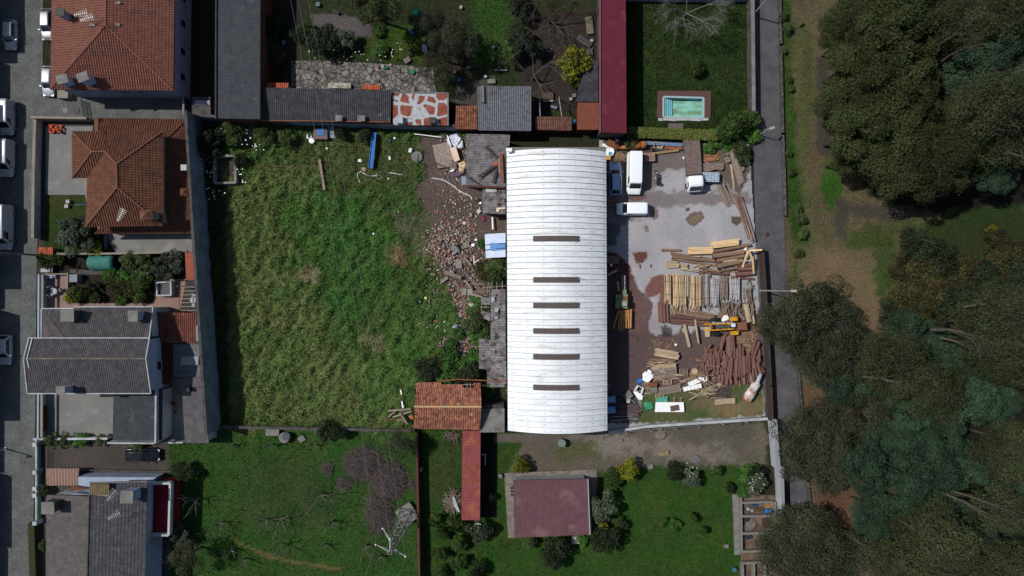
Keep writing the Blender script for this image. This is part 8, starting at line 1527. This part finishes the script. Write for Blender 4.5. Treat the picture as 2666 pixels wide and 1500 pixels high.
for i, (x, y_, w, d, c_, lab) in enumerate([(1600, 815, 1.6, .7, (150, 116, 84), 'peach board at the top of the upper bay'), (1510, 850, 1.0, .6, (84, 66, 46), 'brown crate in the upper bay'), (1430, 812, .5, .4, (70, 76, 80), 'grey basin in the upper bay'), (1475, 812, .45, .4, (24, 60, 110), 'dark blue bag in the upper bay'), (1405, 845, .4, .4, (160, 160, 156), 'white pot in the upper bay, left'), (1440, 860, .4, .4, (156, 156, 152), 'white pot in the upper bay, right'), (1380, 945, 1.1, .45, (46, 44, 44), 'dark grill in the middle bay'), (1440, 985, 1.5, 1.0, (118, 112, 106), 'heap of grey ash in the middle bay'), (1385, 1105, .6, .5, (52, 52, 56), 'dark tray in the third bay, left'), (1425, 1098, .5, .5, (52, 52, 56), 'dark tray in the third bay, right'), (1575, 980, 1.5, 1.7, (66, 44, 34), 'brown earth patch in the middle bay'), (625, 180, 1.5, .7, (118, 110, 100), 'concrete lump with orange lichen below the log yard'), (650, 345, 1.4, .7, (140, 124, 90), 'yellowish crumpled board on the dirt strip'), (530, 465, .7, .6, (128, 124, 116), 'pale block at the edge of the lawn'), (940, 400, 1.2, 1.3, (112, 112, 114), 'grey stone slab at the edge of the dirt strip'), (1210, 1180, .7, .5, (120, 116, 108), 'pale box on the lawn beside the bed path'), (615, 128, .6, .3, (120, 120, 122), 'small grey sheet above the lichen lump'), (1540, 400, .8, .8, (104, 94, 86), 'pale paving stone near the lane wall'), (260, 230, .6, .3, (120, 120, 116), 'white scrap near the warehouse lower corner')]):
    obj('debris', MB().lump(z(x, y_, .12), max(w, d) * .55, i + 30, 9, .3) if i in (7, 14, 17, 10, 11) else MB().box(z(x, y_, .16), (w, d, .25), .1 * (i % 5)), mat('debris %s' % str(c_), c_, tuple(int(v * .8) for v in c_), sc=3), label=lab, cat='debris')
obj('blue_pot', MB().lathe(z(1275, 1380, 0), [(.25, 0), (.32, .5), (.26, .5)], 14), mat('teal pot', (50, 100, 116)), label='teal pot beside the bed path near the bottom', cat='pot')
t = thing('wire_fence', 'row of thin white posts with wires below the log yard wall', 'fence', z(700, 170)); mb = MB()
for x in (125, 308, 525, 742, 950, 1168, 1375): y_ = 195 - x * .09; obj('post', MB().box(z(x, y_ - 10, .9), (.09, .09, 1.8)), M_gmetal, t)
for h in (.6, 1.2, 1.75): mb.beam(z(125, 174, h), z(1375, 62, h), .02, .02)
obj('wire_strand', mb, M_gmetal, t)
z = lambda x, y_, h=0: Z('D2', x, y_, h)
obj('water_tank', MB().lathe(z(1458, 183, 0), [(.55, 0), (.6, 1.0), (.52, 1.08)], 8), mat('sage tank', (104, 122, 116)), label='pale green octagonal tank below the warehouse end', cat='tank')
obj('white_table', MB().box(z(1590, 1110, .7), (1.1, 1.0, .08)).box(z(1590, 1110, .35), (.2, .2, .7)), mat('chipped white top', (150, 150, 148)), label='white square table below the maroon roof', cat='table')
obj('pipe_ring', MB().lathe(z(130, 440, .4), [(.2, -.3), (.33, -.3), (.33, .3), (.2, .3)], 18), M_conc, label='concrete ring beside the thin brown orchard wall', cat='ring'); obj('pipe_ring', MB().lathe(z(880, 503, .3), [(.18, -.3), (.3, -.3), (.3, .3), (.18, .3)], 18), M_conc, label='concrete ring left of the concrete pad', cat='ring')
for i, yy in enumerate((617, 652, 683)): obj('vent_cap', MB().box(z(987, yy, .2), (.22, .22, .25)), M_dark, label=['top small dark block on the concrete pad', 'middle small dark block on the concrete pad', 'lowest small dark block on the concrete pad'][i], cat='block')
sticks('plank_heap', 'heap of grey planks and laths left of the coral roof', 'D2', 430, 740, 75, 110, 110, 1.6, M_wood, .6, 8, 'plank heap', .06)
sticks('plank_heap', 'heap of thin boards under the barn end of the coral roof', 'D2', 420, 125, 80, 35, 50, 1.6, M_wood, .4, 9, 'plank heap', .04)
obj('board', MB().prism(ZL('D2', [(425, 700), (445, 700), (498, 845), (485, 850), (440, 790)], .7), .6, .7), M_wwall, label='pale curved board on the grey plank heap', cat='board')
t = thing('door_frame', 'white door frame standing right of the coral roof', 'frame', z(718, 350)); obj('bar', MB().beam(z(698, 302, .5), z(740, 302, .5), .08, .08).beam(z(740, 302, .5), z(736, 405, .5), .08, .08), M_wplast, t)
t = thing('pole_cross', 'white cross shaped pole top at the lower end of the coral roof', 'pole', z(660, 1010)); obj('post', MB().tube([z(656, 1015, 0), z(670, 945, 2.6)], .07, 8), M_gmetal, t); obj('crossbar', MB().box(z(668, 958, 2.65), (.8, .12, .1)), M_gmetal, t)
z = lambda x, y_, h=0: Z('D1', x, y_, h)
t = thing('rain_barrel', 'round concrete cistern with a glass lid below the brown wall', 'cistern', z(1005, 165)); obj('ring', MB().lathe(z(1005, 165, 0), [(.75, 0), (.75, .8), (.6, .84)], 22), M_conc, t); obj('lid', MB().lathe(z(1005, 162, .85), [(.58, 0), (.58, .04)], 18), mat('murky lid', (84, 86, 82), (60, 72, 76), sc=2), t)
obj('stone_slab', MB().box(z(885, 115, .35), (1.9, 1.2, .5), .0), M_conc, label='grey flat concrete block left of the round cistern', cat='slab'); obj('paving_slab', MB().box(z(1150, 188, .1), (.9, .85, .12), .6), M_conc, label='small square paving slab right of the round cistern', cat='slab')
obj('wheelie_bin', MB().box(Z('A5', 1840, 302, .5), (.9, .5, .9), .1), M_npaint, label='dark bin at the end of the driveway', cat='bin')
obj('cloth', MB().lump(Z('A4', 2050, 865, .5), .4, 3).lump(Z('A4', 2065, 960, .4), .25, 4), mat('red cloth', (116, 24, 34)), label='red washing hung in the narrow back lane', cat='washing')
obj('teal_board', MB().beam(Z('A4', 2140, 1185, .2), Z('A4', 2165, 1245, .2), .25, .06), mat('teal board', (84, 132, 138)), label='small teal board in the narrow back lane', cat='board')
